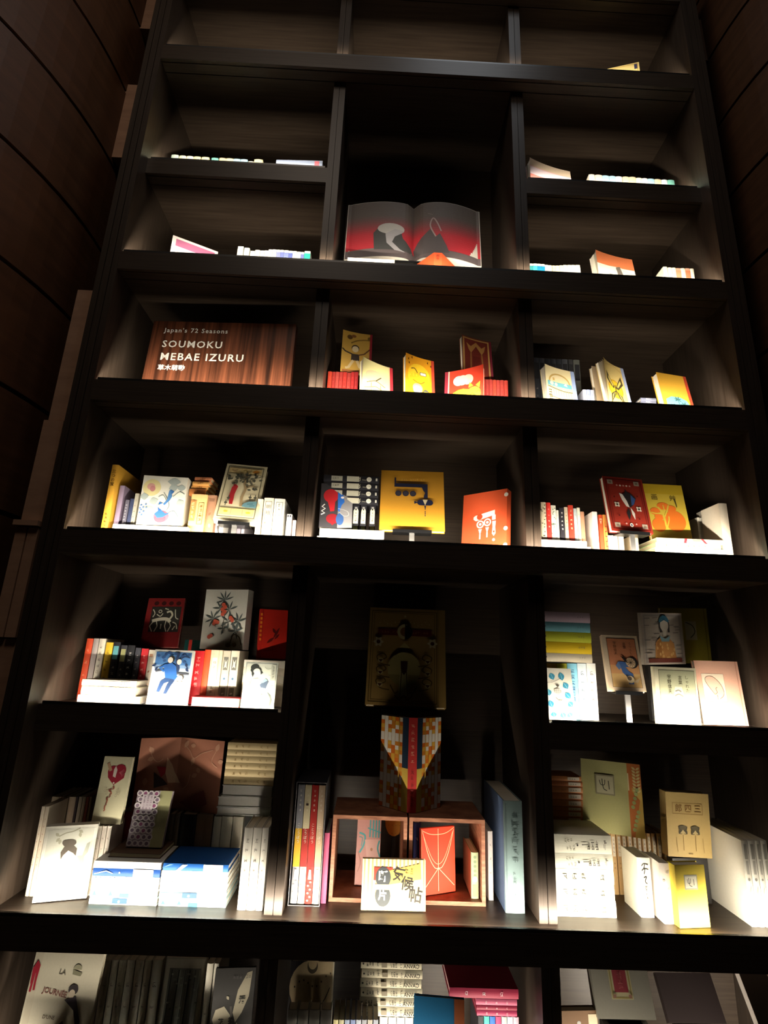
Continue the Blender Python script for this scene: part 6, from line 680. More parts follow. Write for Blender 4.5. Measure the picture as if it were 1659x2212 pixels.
{'n':'book','l':'ecru small volume, seventh between the silver volumes and the lettered pile','c':'book','s':'spine','p':[-0.1053, 0.13, 0.2776],'r':[0.0, 0.0, 0.0],'d':[0.014, 0.273, 0.1],'k':'D2CDBC','g':'EFE6D2','G':'small volumes before the lettered pile'},
{'n':'book','l':'misty blue small volume, eighth between the silver volumes and the lettered pile','c':'book','s':'spine','p':[-0.0886, 0.13, 0.2776],'r':[0.0, 0.0, 0.0],'d':[0.014, 0.2734, 0.1],'k':'BFC6D4','g':'EFE6D2','G':'small volumes before the lettered pile'},
{'n':'book','l':'bright blue book with a black flower and orange spine strip','c':'book','s':'face','p':[0.091, 0.08, 0.2794],'r':[-5.14, 6.0, 0.01],'d':[0.1466, 0.3396, 0.014],'k':'1E8AC8','g':'EFE6D2','a':'blackflower','sp':'R','spcol':'D8744A'},
{'n':'book','l':'raspberry book lowest of the pink pile','c':'book','s':'flat','p':[0.2813, 0.19, 0.5357],'r':[0.0, 0.0, 0.0],'d':[0.1228, 0.0141, 0.17],'k':'A83058','g':'D9B8B8','a':'M2|F0DCE0|3'},
{'n':'book','l':'crimson book second in the pink pile','c':'book','s':'flat','p':[0.2812, 0.19, 0.5508],'r':[0.0, 0.0, 0.0],'d':[0.1236, 0.0112, 0.17],'k':'8E1A3A','g':'D9B8B8','a':'M2|F0DCE0|3'},
{'n':'book','l':'rose book third in the pink pile','c':'book','s':'flat','p':[0.2805, 0.19, 0.563],'r':[0.0, 0.0, 0.0],'d':[0.1261, 0.0152, 0.17],'k':'C05A78','g':'D9B8B8','a':'M2|F0DCE0|3'},
{'n':'book','l':'large maroon book topping the pink pile','c':'book','s':'flat','p':[0.2424, 0.19, 0.5792],'r':[0.0, 0.0, 0.0],'d':[0.2124, 0.0254, 0.17],'k':'A02444','g':'D9B8B8','a':'M2|F0DCE0|3'},
{'n':'book','l':'black small book under the pink pile','c':'book','s':'spine','p':[0.2318, 0.19, 0.2776],'r':[0.0, 0.0, 0.0],'d':[0.0159, 0.2571, 0.13],'k':'2A2A30','g':'EFE6D2'},
{'n':'book','l':'turquoise small book under the pink pile','c':'book','s':'spine','p':[0.2498, 0.19, 0.2776],'r':[0.0, 0.0, 0.0],'d':[0.0159, 0.2571, 0.13],'k':'48B0A8','g':'EFE6D2'},
{'n':'book','l':'cobalt small book under the pink pile','c':'book','s':'spine','p':[0.2677, 0.19, 0.2776],'r':[0.0, 0.0, 0.0],'d':[0.0159, 0.2571, 0.13],'k':'2A6AB8','g':'EFE6D2'},
{'n':'book','l':'magenta small book under the pink pile','c':'book','s':'spine','p':[0.2856, 0.19, 0.2776],'r':[0.0, 0.0, 0.0],'d':[0.0159, 0.2571, 0.13],'k':'C83A6A','g':'EFE6D2'},
{'n':'book','l':'light grey small book under the pink pile','c':'book','s':'spine','p':[0.3036, 0.19, 0.2776],'r':[0.0, 0.0, 0.0],'d':[0.0159, 0.2571, 0.13],'k':'B4B4B4','g':'EFE6D2'},
{'n':'book','l':'icy white small book under the pink pile','c':'book','s':'spine','p':[0.3216, 0.19, 0.2776],'r':[0.0, 0.0, 0.0],'d':[0.0159, 0.2571, 0.13],'k':'D6E0E4','g':'EFE6D2'},
{'n':'book','l':'blush pink small book under the pink pile','c':'book','s':'spine','p':[0.3395, 0.19, 0.2776],'r':[0.0, 0.0, 0.0],'d':[0.0159, 0.2571, 0.13],'k':'E0A8B8','g':'EFE6D2'},
{'n':'mottled_box','l':'grey mottled box with a framed red label in the lowest row','c':'box','s':'box','p':[0.6585, 0.14, 0.5644],'r':[-6.82, 14.59, -3.62],'d':[0.1695, 0.1175, 0.05],'k':'A8A496','g':'EFE6D2','a':'redlabel','sp':'L','stand':2,'dr':0.0178},
{'n':'book','l':'dark plum cover leaning in the lowest shelf corner','c':'book','s':'face','p':[0.9145, 0.22, 0.5168],'r':[-1.1, 30.9, -1.29],'d':[0.1794, 0.1189, 0.02],'k':'2A2020','g':'EFE6D2','sp':'L','stand':2,'dr':0.012},
{'n':'book','l':'broad white book leaning at an angle in the lowest corner','c':'book','s':'face','p':[1.0847, 0.12, 0.5711],'r':[6.94, 32.54, 2.61],'d':[0.0933, 0.1206, 0.02],'k':'CFC4BC','g':'EFE6D2','sp':'L','stand':2,'dr':0.0125},
{'n':'book','l':'tan book with a pale badge in the dark lowest corner','c':'book','s':'face','p':[0.5215, 0.14, 0.28],'r':[4.09, 4.0, -0.01],'d':[0.1199, 0.2925, 0.03],'k':'7A5A3C','g':'EFE6D2','a':'badge2','sp':'L'},
]

# ------------------------------------------------------------------ cover art, one function per cover
ART = {}
def art(f): ART[f.__name__] = f; return f
INK = '2A2622'
@art
def corner(A): A.rect(.86,.80,.95,.97,'3A3A5A'); A.frame(.04,.03,.96,.97,.02,'C8A04A')
@art
def redend(A): A.rect(.83,.1,.93,.96,'D9707C'); A.hmarks(.1,.75,.6,9,.2,'7A8498')
@art
def pinkhigh(A): A.rect(0,.75,1,1,'C9B49A'); A.rect(0,.45,1,.72,'D8C6CC'); A.rect(0,.3,1,.45,'C97A70'); A.rect(.1,.05,.9,.3,'D9C4C0')
@art
def mauve(A): A.rect(.08,.06,.93,.93,'E6D6DA'); A.rect(.08,.72,.93,.93,'B86A8C'); A.poly([(.1,.7),(.93,.55),(.93,.2),(.1,.4)],'F3E9E2'); A.line([(.4,.55),(.45,.35),(.55,.6)],.03,'C49AA8'); A.rect(.08,.06,.93,.3,'C9A0B8')
@art
def orangehigh(A): A.rect(0,.7,1,1,'DD7A4A'); A.poly([(.05,.68),(.6,.72),(1,.6),(1,.35),(.4,.3),(.05,.45)],'D8D4C4'); A.poly([(.5,.7),(.62,.74),(.68,.5),(.55,.42)],'6A6258'); A.rect(.05,.05,.5,.3,'E0965A'); A.line([(.3,.5),(.9,.45)],.03,'8A8478')
@art
def flatwhite(A): A.frame(.03,.15,.13,.85,.012,'A8A49A'); A.hmarks(.2,.8,.5,9,.22,'B0AAA0'); A.frame(.87,.15,.97,.85,.012,'8A867C')
@art
def ora(A): A.text('越後', .5, .86, .42, '5A2412', vert=True, sp=1.0)
@art
def sign(A):
    A.textfit("Japan's 72 Seasons", .088, .533, .85, 'F8F4EA', 1.2, .012); A.textfit('SOUMOKU', .09, .503, .65, 'F8F4EA', 1.2, .016)
    A.textfit('MEBAE IZURU', .093, .659, .48, 'F8F4EA', 1.2, .016); A.textfit('草木萌動', .09, .274, .352, 'F8F4EA', 1.0, .02)
@art
def girl(A):
    A.rect(.0,.0,1,1,'C9A04A'); A.curve([(.3,.72),(.5,.8),(.75,.84),(.92,.84)],.05,'8A6A2C'); A.ell(.25,.86,.09,.09,'6A4A24'); A.ell(.38,.9,.08,.06,'8A5A30'); A.ell(.9,.88,.06,.08,'7A6024')
    A.ell(.45,.60,.13,.14,'4A3A2A'); A.ell(.45,.58,.11,.12,'E0CDA6'); A.poly([(.33,.46),(.58,.46),(.6,.3),(.32,.3)],'3E342C')
    A.line([(.35,.45),(.12,.5),(.02,.56)],.05,'3E342C'); A.line([(.56,.44),(.75,.48),(.95,.62)],.05,'6A4428'); A.line([(.4,.3),(.25,.12),(.15,.1)],.09,'D8C090'); A.line([(.52,.3),(.62,.14),(.8,.12)],.09,'D8C090')
    A.ell(.84,.33,.1,.1,'4A3420'); A.ell(.84,.33,.06,.06,'C9A04A'); A.rect(.05,.0,.6,.06,'A8683A'); A.rect(.92,0,1,1,'8E2430')
@art
def curtain(A):
    A.frame(.03,.03,.92,.97,.05,'C99A5A'); A.rect(.08,.06,.87,.94,'7A2E24')
    A.poly([(.15,.85),(.3,.78),(.48,.9),(.66,.78),(.8,.85),(.74,.7),(.66,.62),(.48,.8),(.3,.62),(.22,.7)],'B8844A')
    A.line([(.3,.62),(.28,.1)],.05,'A06A3C'); A.line([(.66,.62),(.7,.1)],.05,'A06A3C'); A.rect(.36,.1,.6,.55,'6A241C'); A.rect(.93,0,1,1,'7A2434')
@art
def pagoda(A):
    A.ell(.45,.62,.35,.22,'F0C9A0'); A.rect(.0,.0,.88,.3,'F2EBA8')
    for v, wd in ((.42,.30),(.28,.38),(.14,.44)):
        A.curve([(.45-wd,.02+v),(.3,v+.08),(.45,v+.12),(.6,v+.08),(.45+wd,.02+v)],.022,'6A6440'); A.line([(.3,v+.05),(.3,v-.05)],.02,'7A744A'); A.line([(.6,v+.05),(.6,v-.05)],.02,'7A744A')
    A.line([(.45,.54),(.62,.66)],.03,'4A4630'); A.rect(.90,0,1,1,'B8303C'); A.rect(.86,0,.9,1,'E8D8A0')
@art
def goldface(A):
    A.rect(.90,0,1,1,'C0442C'); A.ell(.46,.60,.38,.44,'F0C42A'); A.ell(.46,.50,.34,.3,'E8B01E')
    A.curve([(.2,.72),(.32,.74),(.42,.66)],.03,'3A2A12'); A.rect(.5,.62,.72,.69,'F4EBCF'); A.frame(.5,.62,.72,.69,.015,'3A2A12'); A.curve([(.26,.5),(.5,.45),(.66,.5)],.02,'7A4A12')
    A.ell(.42,.35,.17,.16,'8A8A80'); A.ell(.42,.31,.15,.15,'E6E0CC'); A.rect(.34,.1,.56,.2,'F2EBD0'); A.ell(.7,.25,.11,.16,'4A4A48'); A.rect(.64,.2,.76,.3,'D8B040')
    for u, v in ((.08,.9),(.2,.95),(.75,.92),(.86,.86),(.1,.82)): A.poly([(u,v),(u+.04,v+.03),(u+.04,v-.03)],'4A2A12')
    A.curve([(.1,.14),(.3,.2),(.5,.06),(.8,.12)],.03,'B87812')
@art
def cat(A):
    A.rect(0,0,.09,1,'9A2C3C'); A.rect(.09,0,.12,1,'E8D8C0')
    for u, c in ((.36,'A8BCC4'),(.6,'E8C8B4'),(.46,'F0D2BE')): A.ell(u,.72,.14,.15,c); 
    A.ell(.46,.24,.34,.30,'F0C83A'); A.ell(.75,.34,.18,.2,'F0C83A'); A.poly([(.62,.5),(.64,.64),(.74,.54)],'F0C83A'); A.poly([(.8,.54),(.92,.62),(.9,.46)],'F0C83A')
    A.curve([(.66,.3),(.72,.36),(.78,.3)],.014,'8A5A1A'); A.curve([(.82,.36),(.88,.4),(.92,.34)],.014,'8A5A1A'); A.curve([(.2,.3),(.3,.46),(.5,.5)],.012,'C89422'); A.curve([(.6,.1),(.7,.2),(.62,.3)],.012,'C89422')
@art
def arch(A):
    A.rect(.88,0,1,1,'93A5CC'); A.ell(.46,.66,.36,.3,'B89A5A',a0=0,a1=180); A.ell(.46,.66,.31,.25,'D8C8A0',a0=0,a1=180)
    A.rect(.06,.56,.86,.66,'6AA8B4'); A.ell(.2,.62,.06,.06,'E8DFC0'); A.ell(.34,.61,.05,.05,'E8DFC0'); A.poly([(.6,.62),(.68,.68),(.72,.6)],'F0E8D0')
    for v in (.5,.3,.16): A.curve([(.06,v+.04),(.3,v+.01),(.6,v-.02),(.86,v-.02)],.03,'6A6450')
    for i in range(8): A.line([(.24+.08*i,.48),(.25+.08*i,.33)],.012,'A89C78')
    for j in range(8):
        for i in range(2): A.ell(.1+.05*i,.1+.05*j,.022,.022,'5A543E')
@art
def butterfly(A):
    A.rect(.88,0,1,1,'9CA8C6'); A.ell(.42,.48,.33,.33,'C89A1E'); A.ell(.42,.48,.29,.29,'E2BC2A')
    for sx in (-1,1):
        A.poly([(.43,.5),(.43+sx*.34,.78),(.43+sx*.38,.62),(.43+sx*.12,.48)],'4A4226'); A.poly([(.43,.46),(.43+sx*.24,.36),(.43+sx*.3,.18),(.43+sx*.08,.34)],'4A4226')
        A.poly([(.43+sx*.08,.54),(.43+sx*.28,.70),(.43+sx*.3,.64),(.43+sx*.12,.52)],'DCC46A'); A.poly([(.43+sx*.08,.42),(.43+sx*.2,.34),(.43+sx*.22,.26)],'DCC46A')
    A.line([(.43,.56),(.42,.36)],.04,'4A4226'); A.curve([(.1,.9),(.5,.97),(.85,.88)],.012,'B08A4A'); A.curve([(.08,.15),(.4,.05),(.8,.12)],.012,'B08A4A')
@art
def palms(A):
    A.rect(.9,0,1,1,'C4482E'); A.poly([(.1,.0),(.1,.38),(.3,.46),(.6,.46),(.8,.40),(.89,.28),(.89,0)],'6FA9AE')
    for u, v in ((.5,.4),(.3,.22),(.68,.28),(.8,.18)):
        A.curve([(u,v),(u+.02,v-.12),(u,max(0,v-.25))],.02,'33585E')
        for a in (20,70,130,170,-30,210): A.leaf(u,v,.13,.016,a,'33585E')
@art
def flowers(A):
    A.ell(.22,.76,.2,.2,'E6DAA0'); A.ell(.2,.78,.09,.08,'D8A49A'); A.ell(.24,.74,.06,.07,'C98A8A'); A.ell(.52,.2,.17,.14,'C86A7A'); A.ell(.5,.16,.13,.1,'D85A6A'); A.ell(.2,.3,.14,.12,'C9BFA0')
    for u, v, r, l in ((.55,.9,0,.3),(.6,.75,20,.22),(.85,.55,-60,.2),(.4,.52,200,.2),(.8,.2,40,.24),(.1,.5,100,.18),(.88,.85,-90,.16),(.35,.4,-10,.14)): A.leaf(u,v,l,.09,r,'A9B4B0')
    for p in ([(.5,.68),(.58,.58),(.66,.42),(.6,.3)],[(.62,.25),(.78,.32),(.9,.2)],[(.72,.6),(.85,.7),(.97,.66)],[(.4,.58),(.5,.62),(.6,.5)]): A.curve(p,.014,'6E7C7C')
    A.poly([(.62,.72),(.66,.74),(.7,.6),(.66,.52),(.56,.42),(.52,.44),(.6,.54)],'4A7CB4'); A.poly([(.66,.74),(.74,.7),(.68,.64)],'3A6AA4'); A.poly([(.52,.46),(.42,.42),(.44,.49)],'3A6AA4')
    A.poly([(.36,.24),(.48,.34),(.6,.26),(.7,.27),(.56,.18),(.44,.16)],'3A6CB0'); A.poly([(.44,.3),(.42,.38),(.5,.32)],'2F5C9C')
    for i, (u, v) in enumerate(((.04,.4),(.09,.36),(.05,.31),(.11,.28),(.03,.25),(.14,.42),(.16,.36),(.08,.21),(.02,.34))): A.ell(u+.01,v,.022,.022,'50709C')
@art
def boxtitle(A): A.frame(.52,.35,.86,.82,.03,'8A6A34'); A.marks(.69,.4,.8,4,.2,'6A4A20'); A.rect(.02,.42,.36,.86,'D8834A'); A.marks(.19,.46,.84,4,.22,'F0D4A0')
@art
def leafmark(A): A.leaf(.3,.55,.5,.14,60,'8E6850'); A.leaf(.6,.3,.5,.14,100,'D8B89A'); A.leaf(.4,.1,.4,.12,40,'D8B89A'); A.rect(.2,.86,.8,.92,'8E6850')
@art
def birdmark(A): A.poly([(.2,.75),(.6,.85),(.5,.6),(.7,.3),(.4,.5)],'5A5654'); A.line([(.45,.5),(.5,.1)],.06,'5A5654')
@art
def tree(A):
    A.frame(.06,.05,.93,.96,.018,'6A6448')
    for i in range(3): A.rect(.1+.265*i,.83,.355+.265*i,.93,'E8CE90'); A.rect(.1+.265*i,.08,.355+.265*i,.2,'EAD790')
    A.curve([(.16,.9),(.22,.86),(.3,.9)],.03,'C9A878'); A.curve([(.44,.88),(.5,.9),(.54,.86)],.03,'B8A060'); A.leaf(.66,.87,.18,.05,10,'D8903A'); A.ell(.24,.14,.05,.03,'E8C24A'); A.ell(.76,.14,.06,.03,'E8C24A')
    A.rect(.09,.815,.91,.825,'6A6448'); A.rect(.09,.205,.91,.215,'6A6448')
    A.curve([(.56,.24),(.54,.4),(.58,.55),(.52,.68),(.56,.78)],.06,'B09870'); A.curve([(.56,.52),(.66,.6),(.78,.62)],.03,'B09870')
    random.seed(3)
    for i in range(46):
        u = random.uniform(.14,.88); v = random.uniform(.6,.8) if u < .68 else random.uniform(.52,.8); A.leaf(u,v,.1,.03,random.uniform(0,180),random.choice(['4A4A40','5C5C4C','6C6A58']))
    A.poly([(.28,.26),(.24,.42),(.26,.56),(.33,.62),(.4,.58),(.36,.44),(.36,.26)],'B8252C'); A.ell(.32,.6,.04,.03,'8A1C22')
    A.poly([(.58,.23),(.62,.29),(.74,.33),(.92,.34),(.92,.22),(.7,.22)],'6E9AA4'); A.line([(.7,.28),(.84,.29)],.016,'3E6C78'); A.line([(.76,.25),(.88,.26)],.016,'3E6C78')
    for u, v in ((.2,.28),(.24,.36),(.74,.4),(.86,.4)): A.ell(u,v,.04,.03,'5C5C4C'); A.line([(u,v-.05),(u,v+.05)],.02,'4A4A40')
@art
def wavemark(A): 
    for v in (.2,.26,.32,.38): A.curve([(.1,v),(.3,v+.03),(.5,v),(.7,v+.03),(.9,v)],.05,'BDB4A4')
    A.rect(.2,.5,.8,.92,'E2D8C4')
@art
def meian(A): A.frame(.15,.52,.85,.92,.05,'8A867A'); A.text('明暗',.5,.76,.5,'5A564E',vert=True,sp=1.2); A.leaf(.3,.42,.3,.09,90,'8A867A'); A.leaf(.6,.40,.3,.09,60,'A8A294'); A.leaf(.5,.3,.3,.09,120,'8A867A'); A.frame(.2,.02,.8,.14,.05,'A8A294')
@art
def framed(A): A.frame(.18,.55,.82,.92,.05,'9AA094'); A.marks(.5,.6,.9,3,.3,'8A8F84'); A.curve([(.1,.25),(.4,.32),(.8,.42)],.04,'A0A4A0'); A.poly([(.2,0),(.9,.2),(.9,0)],'B8BABC')
@art
def bands(A):
    for v in (.05,.9): A.rect(.12,v,.38,v+.07,'4A4A52'); A.rect(.55,v,.8,v+.07,'4A4A52')
    A.marks(.5,.3,.75,4,.4,'8A8488')
@art
def spinelabel(A): A.rect(.12,.3,.88,.78,'C6C4B0'); A.marks(.5,.36,.74,4,.4,'4A4A48'); A.rect(.15,.05,.85,.2,'8A9060'); A.poly([(.12,.78),(.3,.86),(.5,.78),(.7,.88),(.88,.78)],'C6C4B0'); A.rect(.3,.86,.7,.93,'8A8A88')
@art
def flatlabel(A): A.rect(.14,.15,.34,.85,'B8B6A4'); A.rect(.42,.12,.64,.88,'C9C6B2'); A.poly([(.64,.12),(.67,.4),(.64,.6),(.67,.88)],'C9C6B2'); A.hmarks(.16,.32,.5,4,.3,'5A5A50'); A.ell(.82,.5,.045,.045,'EFEEDC'); A.hmarks(.79,.85,.55,2,.18,'24242A'); A.rect(.94,.3,.97,.7,'D8D6CA'); A.hmarks(.69,.77,.4,3,.2,'C9C6B2')
@art
def balloon(A):
    A.rect(0,0,1,1,'3C3A3E'); A.rect(.55,0,1,1,'8E8C8E'); A.poly([(.55,.93),(1,.8),(1,1),(.55,1)],'A4A2A4'); A.ell(.32,.72,.23,.24,'C8262E'); A.poly([(.22,.6),(.46,.6),(.44,.38),(.32,.36)],'C8262E'); A.ell(.4,.2,.2,.17,'8E1E26'); A.poly([(.22,.2),(.4,.05),(.58,.2)],'8E1E26')
    A.poly([(.53,.82),(.7,.76),(.75,.6),(.66,.52),(.6,.36),(.55,.4)],'2E6CC8'); A.ell(.62,.2,.12,.2,'3A5C94'); A.ell(.68,.7,.05,.04,'F0F0F0')
    A.line([(.14,.52),(.06,.46),(.16,.42),(.05,.36),(.15,.32),(.04,.28)],.035,'EDEAE6'); A.curve([(.56,.44),(.72,.42),(.86,.38),(.88,.3),(.74,.28),(.6,.36)],.014,'C9C8C6')
@art
def pipe(A):
    A.hmarks(.32,.70,.845,11,.035,'EBC060'); N = '1F2440'
    A.rect(.215,.76,.24,.87,N); A.rect(.215,.71,.74,.77,N); A.poly([(.65,.71),(.74,.71),(.74,.53),(.68,.53),(.68,.57),(.70,.62),(.67,.66)],N)
    for u in (.28,.395,.51): A.ell(u,.60,.05,.05,N); A.ell(u,.60,.038,.038,'3A3844')
    A.ell(.63,.455,.055,.05,N); A.ell(.77,.455,.055,.05,N); A.rect(.63,.408,.77,.502,N); A.poly([(.66,.505),(.74,.505),(.70,.41)],'D9C9A0'); A.poly([(.53,.48),(.60,.455),(.53,.43)],N)
    A.line([(.70,.40),(.70,.33)],.028,N,True); 
    for v in (.30,.27,.24): A.ell(.70,v,.009,.012,N)
@art
def pendants(A):
    W_ = 'F0E6DA'; A.poly([(.30,.62),(.26,.60),(.26,.56),(.32,.53),(.74,.60),(.74,.68)],W_); A.ell(.40,.595,.065,.065,'C04A24'); A.rect(.68,.52,.76,.60,W_)
    for u, v in ((.42,.47),(.58,.49)): A.ell(u,v,.085,.085,W_); A.ell(u,v,.055,.055,'C8502A'); A.ell(u,v,.03,.03,W_); A.poly([(u-.04,v-.08),(u+.04,v-.08),(u,v-.18)],W_); A.line([(u,v-.16),(u,v-.24)],.03,W_); 
    A.poly([(.69,.5),(.77,.5),(.76,.4),(.77,.3),(.73,.26),(.69,.3),(.7,.4)],W_); A.ell(.73,.33,.022,.022,'C04A24'); A.ell(.73,.2,.03,.03,W_); A.hmarks(.45,.65,.74,4,.03,'C8623C')
    for v in (.9,.36,.1): A.ell(.985,v,.045,.045,W_)
@art
def heartmark(A): A.poly([(.2,.9),(.5,.84),(.8,.9),(.5,.78)],'F2E2C0'); A.ell(.35,.9,.15,.15,'F2E2C0'); A.ell(.65,.9,.15,.15,'F2E2C0')
@art
def lattice(A):
    for i in range(7): A.rect(.3,.06+.11*i,.8,.08+.11*i,'B8302A'); A.rect([.3,.72][i%2],.08+.11*i,[.38,.8][i%2],.17+.11*i,'B8302A')
@art
def redbands(A): A.poly([(.4,0),(.44,0),(.46,1),(.42,1)],'D8303A'); A.poly([(.72,0),(.76,0),(.70,1),(.66,1)],'D8303A'); A.rect(.54,.4,.66,1,'8A867A'); A.hmarks(.48,.53,.5,2,.3,'6A5A50')
@art
def tulip(A):
    A.frame(.05,.04,.95,.96,.02,'6A1A12'); A.frame(.1,.08,.9,.92,.012,'7A2018'); G = 'B8A894'
    for u, v in ((.1,.86),(.76,.86),(.1,.07),(.76,.07)): A.rect(u,v,u+.13,v+.08,G); A.rect(u+.03,v+.02,u+.1,v+.06,'8A7464')
    A.poly([(.34,.70),(.42,.68),(.50,.56),(.54,.44),(.46,.46),(.38,.58)],'EDE4D8'); A.poly([(.42,.68),(.50,.72),(.5,.78),(.56,.72),(.64,.70),(.74,.62),(.68,.52),(.6,.46),(.54,.44),(.5,.56)],'2A2426'); A.poly([(.62,.68),(.72,.60),(.66,.50),(.60,.48)],'3E5A94')
    A.poly([(.52,.44),(.44,.34),(.48,.2),(.54,.32)],'2A2426'); A.poly([(.56,.44),(.64,.34),(.62,.22),(.57,.32)],'EDE4D8')
    for u, v in ((.24,.48),(.76,.42)):
        for a in (45,135,225,315): A.leaf(u,v,.08,.03,a,'EDE0CC'); 
        A.ell(u,v,.025,.025,'2A2426')
    for i, u in enumerate((.32,.4,.48,.56,.64)): A.ell(u,.84,.022,.022,['D8A49A','EDE0D0'][i%2])
    A.ell(.5,.12,.04,.05,'EDE0D0'); A.ell(.5,.12,.02,.03,'3E4A6A'); A.ell(.38,.14,.02,.02,'D8A49A'); A.ell(.62,.14,.02,.02,'D8A49A')
    for u, v in ((.2,.62),(.78,.66),(.24,.28),(.72,.24)): A.ell(u,v,.02,.02,'5A140E')
@art
def orangetree(A):
    A.rect(0,.82,1,1,'B89C22'); A.text('画',.16,.72,.17,'4A421A',bold=.01); A.text('艸',.62,.71,.17,'4A421A',bold=.01); A.poly([(.72,.74),(.77,.74),(.78,.6),(.76,.58)],'4A421A'); O = 'D06A1E'
    A.ell(.66,.34,.26,.28,O); A.ell(.24,.26,.17,.18,O); A.ell(.42,.60,.15,.1,O); A.ell(.2,.50,.12,.1,O); A.ell(.6,.56,.14,.09,O); A.ell(.28,.40,.12,.07,O); Y = 'C2A83A'
    A.curve([(.5,.02),(.42,.2),(.4,.38),(.36,.5),(.28,.58)],.05,Y); A.curve([(.41,.4),(.5,.52),(.56,.62)],.035,Y); A.curve([(.42,.2),(.5,.34),(.52,.42)],.03,Y); A.curve([(.36,.48),(.22,.46),(.1,.48)],.03,Y); A.curve([(.44,.5),(.42,.62)],.025,Y)
@art
def sakura(A): A.text('櫻',.5,.55,.6,'2E2A26',bold=.03,centre=True); A.poly([(.4,0),(.9,.1),(.9,.3),(.7,.28)],'8E3A4A'); A.poly([(.0,.1),(.6,.06),(.5,.2)],'C9C0B4')
@art
def stripes(A):
    for i in range(12): A.rect(.05+.075*i,0,.08+.075*i,1,'C6BE90')
    A.rect(.52,.1,.9,.95,'EDE9D4')
@art
def greytitle(A): A.rect(.36,.1,.88,.8,'DDD6BC'); A.hmarks(.40,.62,.45,4,.28,'8A8270'); A.hmarks(.70,.86,.45,3,.42,'3A342C')
@art
def couple(A):
    A.rect(.05,.55,.95,.96,'4E82C0'); A.rect(.05,.5,.95,.72,'86A8D0'); A.poly([(.05,.52),(.95,.52),(.95,.66),(.05,.66)],'C4D2DC'); random.seed(4)
    for i in range(26): A.ell(random.uniform(.08,.92),random.uniform(.78,.95),.04,.035,random.choice(['2E4E80','3A5E94','5A86C0']))
    A.curve([(.62,.95),(.6,.8),(.66,.66),(.62,.55)],.07,'2E3E60'); A.curve([(.64,.8),(.78,.88),(.92,.86)],.03,'2E3E60'); A.curve([(.1,.6),(.3,.62),(.5,.58),(.95,.56)],.045,'4A4E58')
    for u, v, r in ((.1,.72,200),(.14,.68,240),(.82,.76,-60),(.88,.7,-90),(.84,.66,-40)): A.leaf(u,v,.12,.03,r,'24365A')
    A.ell(.46,.83,.075,.085,'2A2622'); A.ell(.43,.81,.065,.075,'EDE6D8'); A.poly([(.3,.72),(.48,.76),(.6,.7),(.66,.5),(.6,.42),(.38,.46),(.3,.66)],'2E64B0'); A.line([(.34,.72),(.2,.66),(.32,.6)],.06,'2E64B0')
    A.poly([(.38,.48),(.62,.46),(.5,.42),(.36,.38),(.28,.22),(.2,.23),(.26,.42)],'26426E'); A.poly([(.5,.46),(.62,.44),(.54,.34),(.46,.19),(.38,.2),(.44,.36)],'20385E')
    A.ell(.66,.78,.06,.07,'F0EADC'); A.ell(.76,.5,.075,.08,'4A4642'); A.ell(.74,.48,.065,.075,'EFE8DC'); A.poly([(.64,.42),(.82,.42),(.9,.2),(.6,.2)],'E6E4DA')
@art
def horse(A):
    for i in range(4): A.ell(.24+.2*i,.89,.065,.06,'3A0E10')
    A.rect(.14,.30,.94,.82,'2A2824'); L = 'C9C4B0'
    A.curve([(.2,.52),(.4,.56),(.6,.56),(.68,.5)],.09,L); A.line([(.24,.52),(.16,.42),(.24,.31)],.025,L); A.line([(.32,.52),(.36,.42),(.3,.31)],.025,L); A.line([(.58,.54),(.56,.42),(.62,.31)],.025,L); A.line([(.66,.52),(.72,.42),(.66,.31)],.025,L)
    A.curve([(.64,.54),(.72,.64),(.66,.72),(.56,.7)],.05,L); A.ell(.38,.72,.05,.05,L); A.ell(.38,.72,.03,.03,'2A2824')
    for p in ([(.18,.76),(.24,.68),(.2,.6)],[(.3,.66),(.4,.62),(.46,.68)],[(.5,.78),(.6,.76)],[(.78,.76),(.82,.6),(.9,.56)],[(.76,.5),(.86,.46),(.9,.36)],[(.78,.34),(.84,.42)],[(.46,.46),(.46,.36)]): A.curve(p,.025,L)
    A.hmarks(.26,.58,.22,5,.035,'9A3A2A')
@art
def pinefruit(A):
    G = '4A5250'; A.curve([(.5,.26),(.48,.4),(.5,.55),(.46,.72)],.022,'5A5448'); A.curve([(.5,.4),(.66,.46),(.78,.36),(.84,.28)],.018,'5A5448')
    for u, v, n, L in ((.47,.82,9,.22),(.4,.68,6,.2),(.6,.66,6,.2),(.24,.5,7,.2),(.6,.46,5,.2),(.84,.46,7,.2),(.8,.3,6,.18),(.5,.34,4,.14)):
        for i in range(n): A.leaf(u,v,L,.018,20+i*(320/n),G)
    for u, v in ((.46,.74),(.5,.70),(.44,.66),(.5,.62),(.46,.58),(.3,.46),(.36,.44),(.28,.42),(.66,.52),(.7,.48),(.24,.22),(.2,.2)): A.ell(u,v,.045,.045,'C4553E')
    A.curve([(.7,.1),(.76,.24),(.9,.2),(.96,.08)],.025,'5A4A2A'); A.ell(.66,.07,.06,.045,'6A5418'); A.ell(.8,.08,.05,.045,'7A6420')
@art
def leafred(A):
    D = '6A1418'; A.leaf(.52,.4,.46,.045,62,D); A.leaf(.55,.38,.28,.04,48,D); A.leaf(.6,.5,.22,.05,120,D); A.leaf(.3,.3,.34,.05,40,D); A.line([(.3,.1),(.62,.46)],.012,'B04A30'); A.line([(.2,.14),(.6,.18)],.015,D)
    A.rect(0,0,.13,1,'C42018')
    for i in range(7): A.rect(.03,.86-.085*i,.1,.91-.085*i,'F08A1E')
@art
def tinyvee(A): A.rect(0,0,1,1,'2A5A5A')
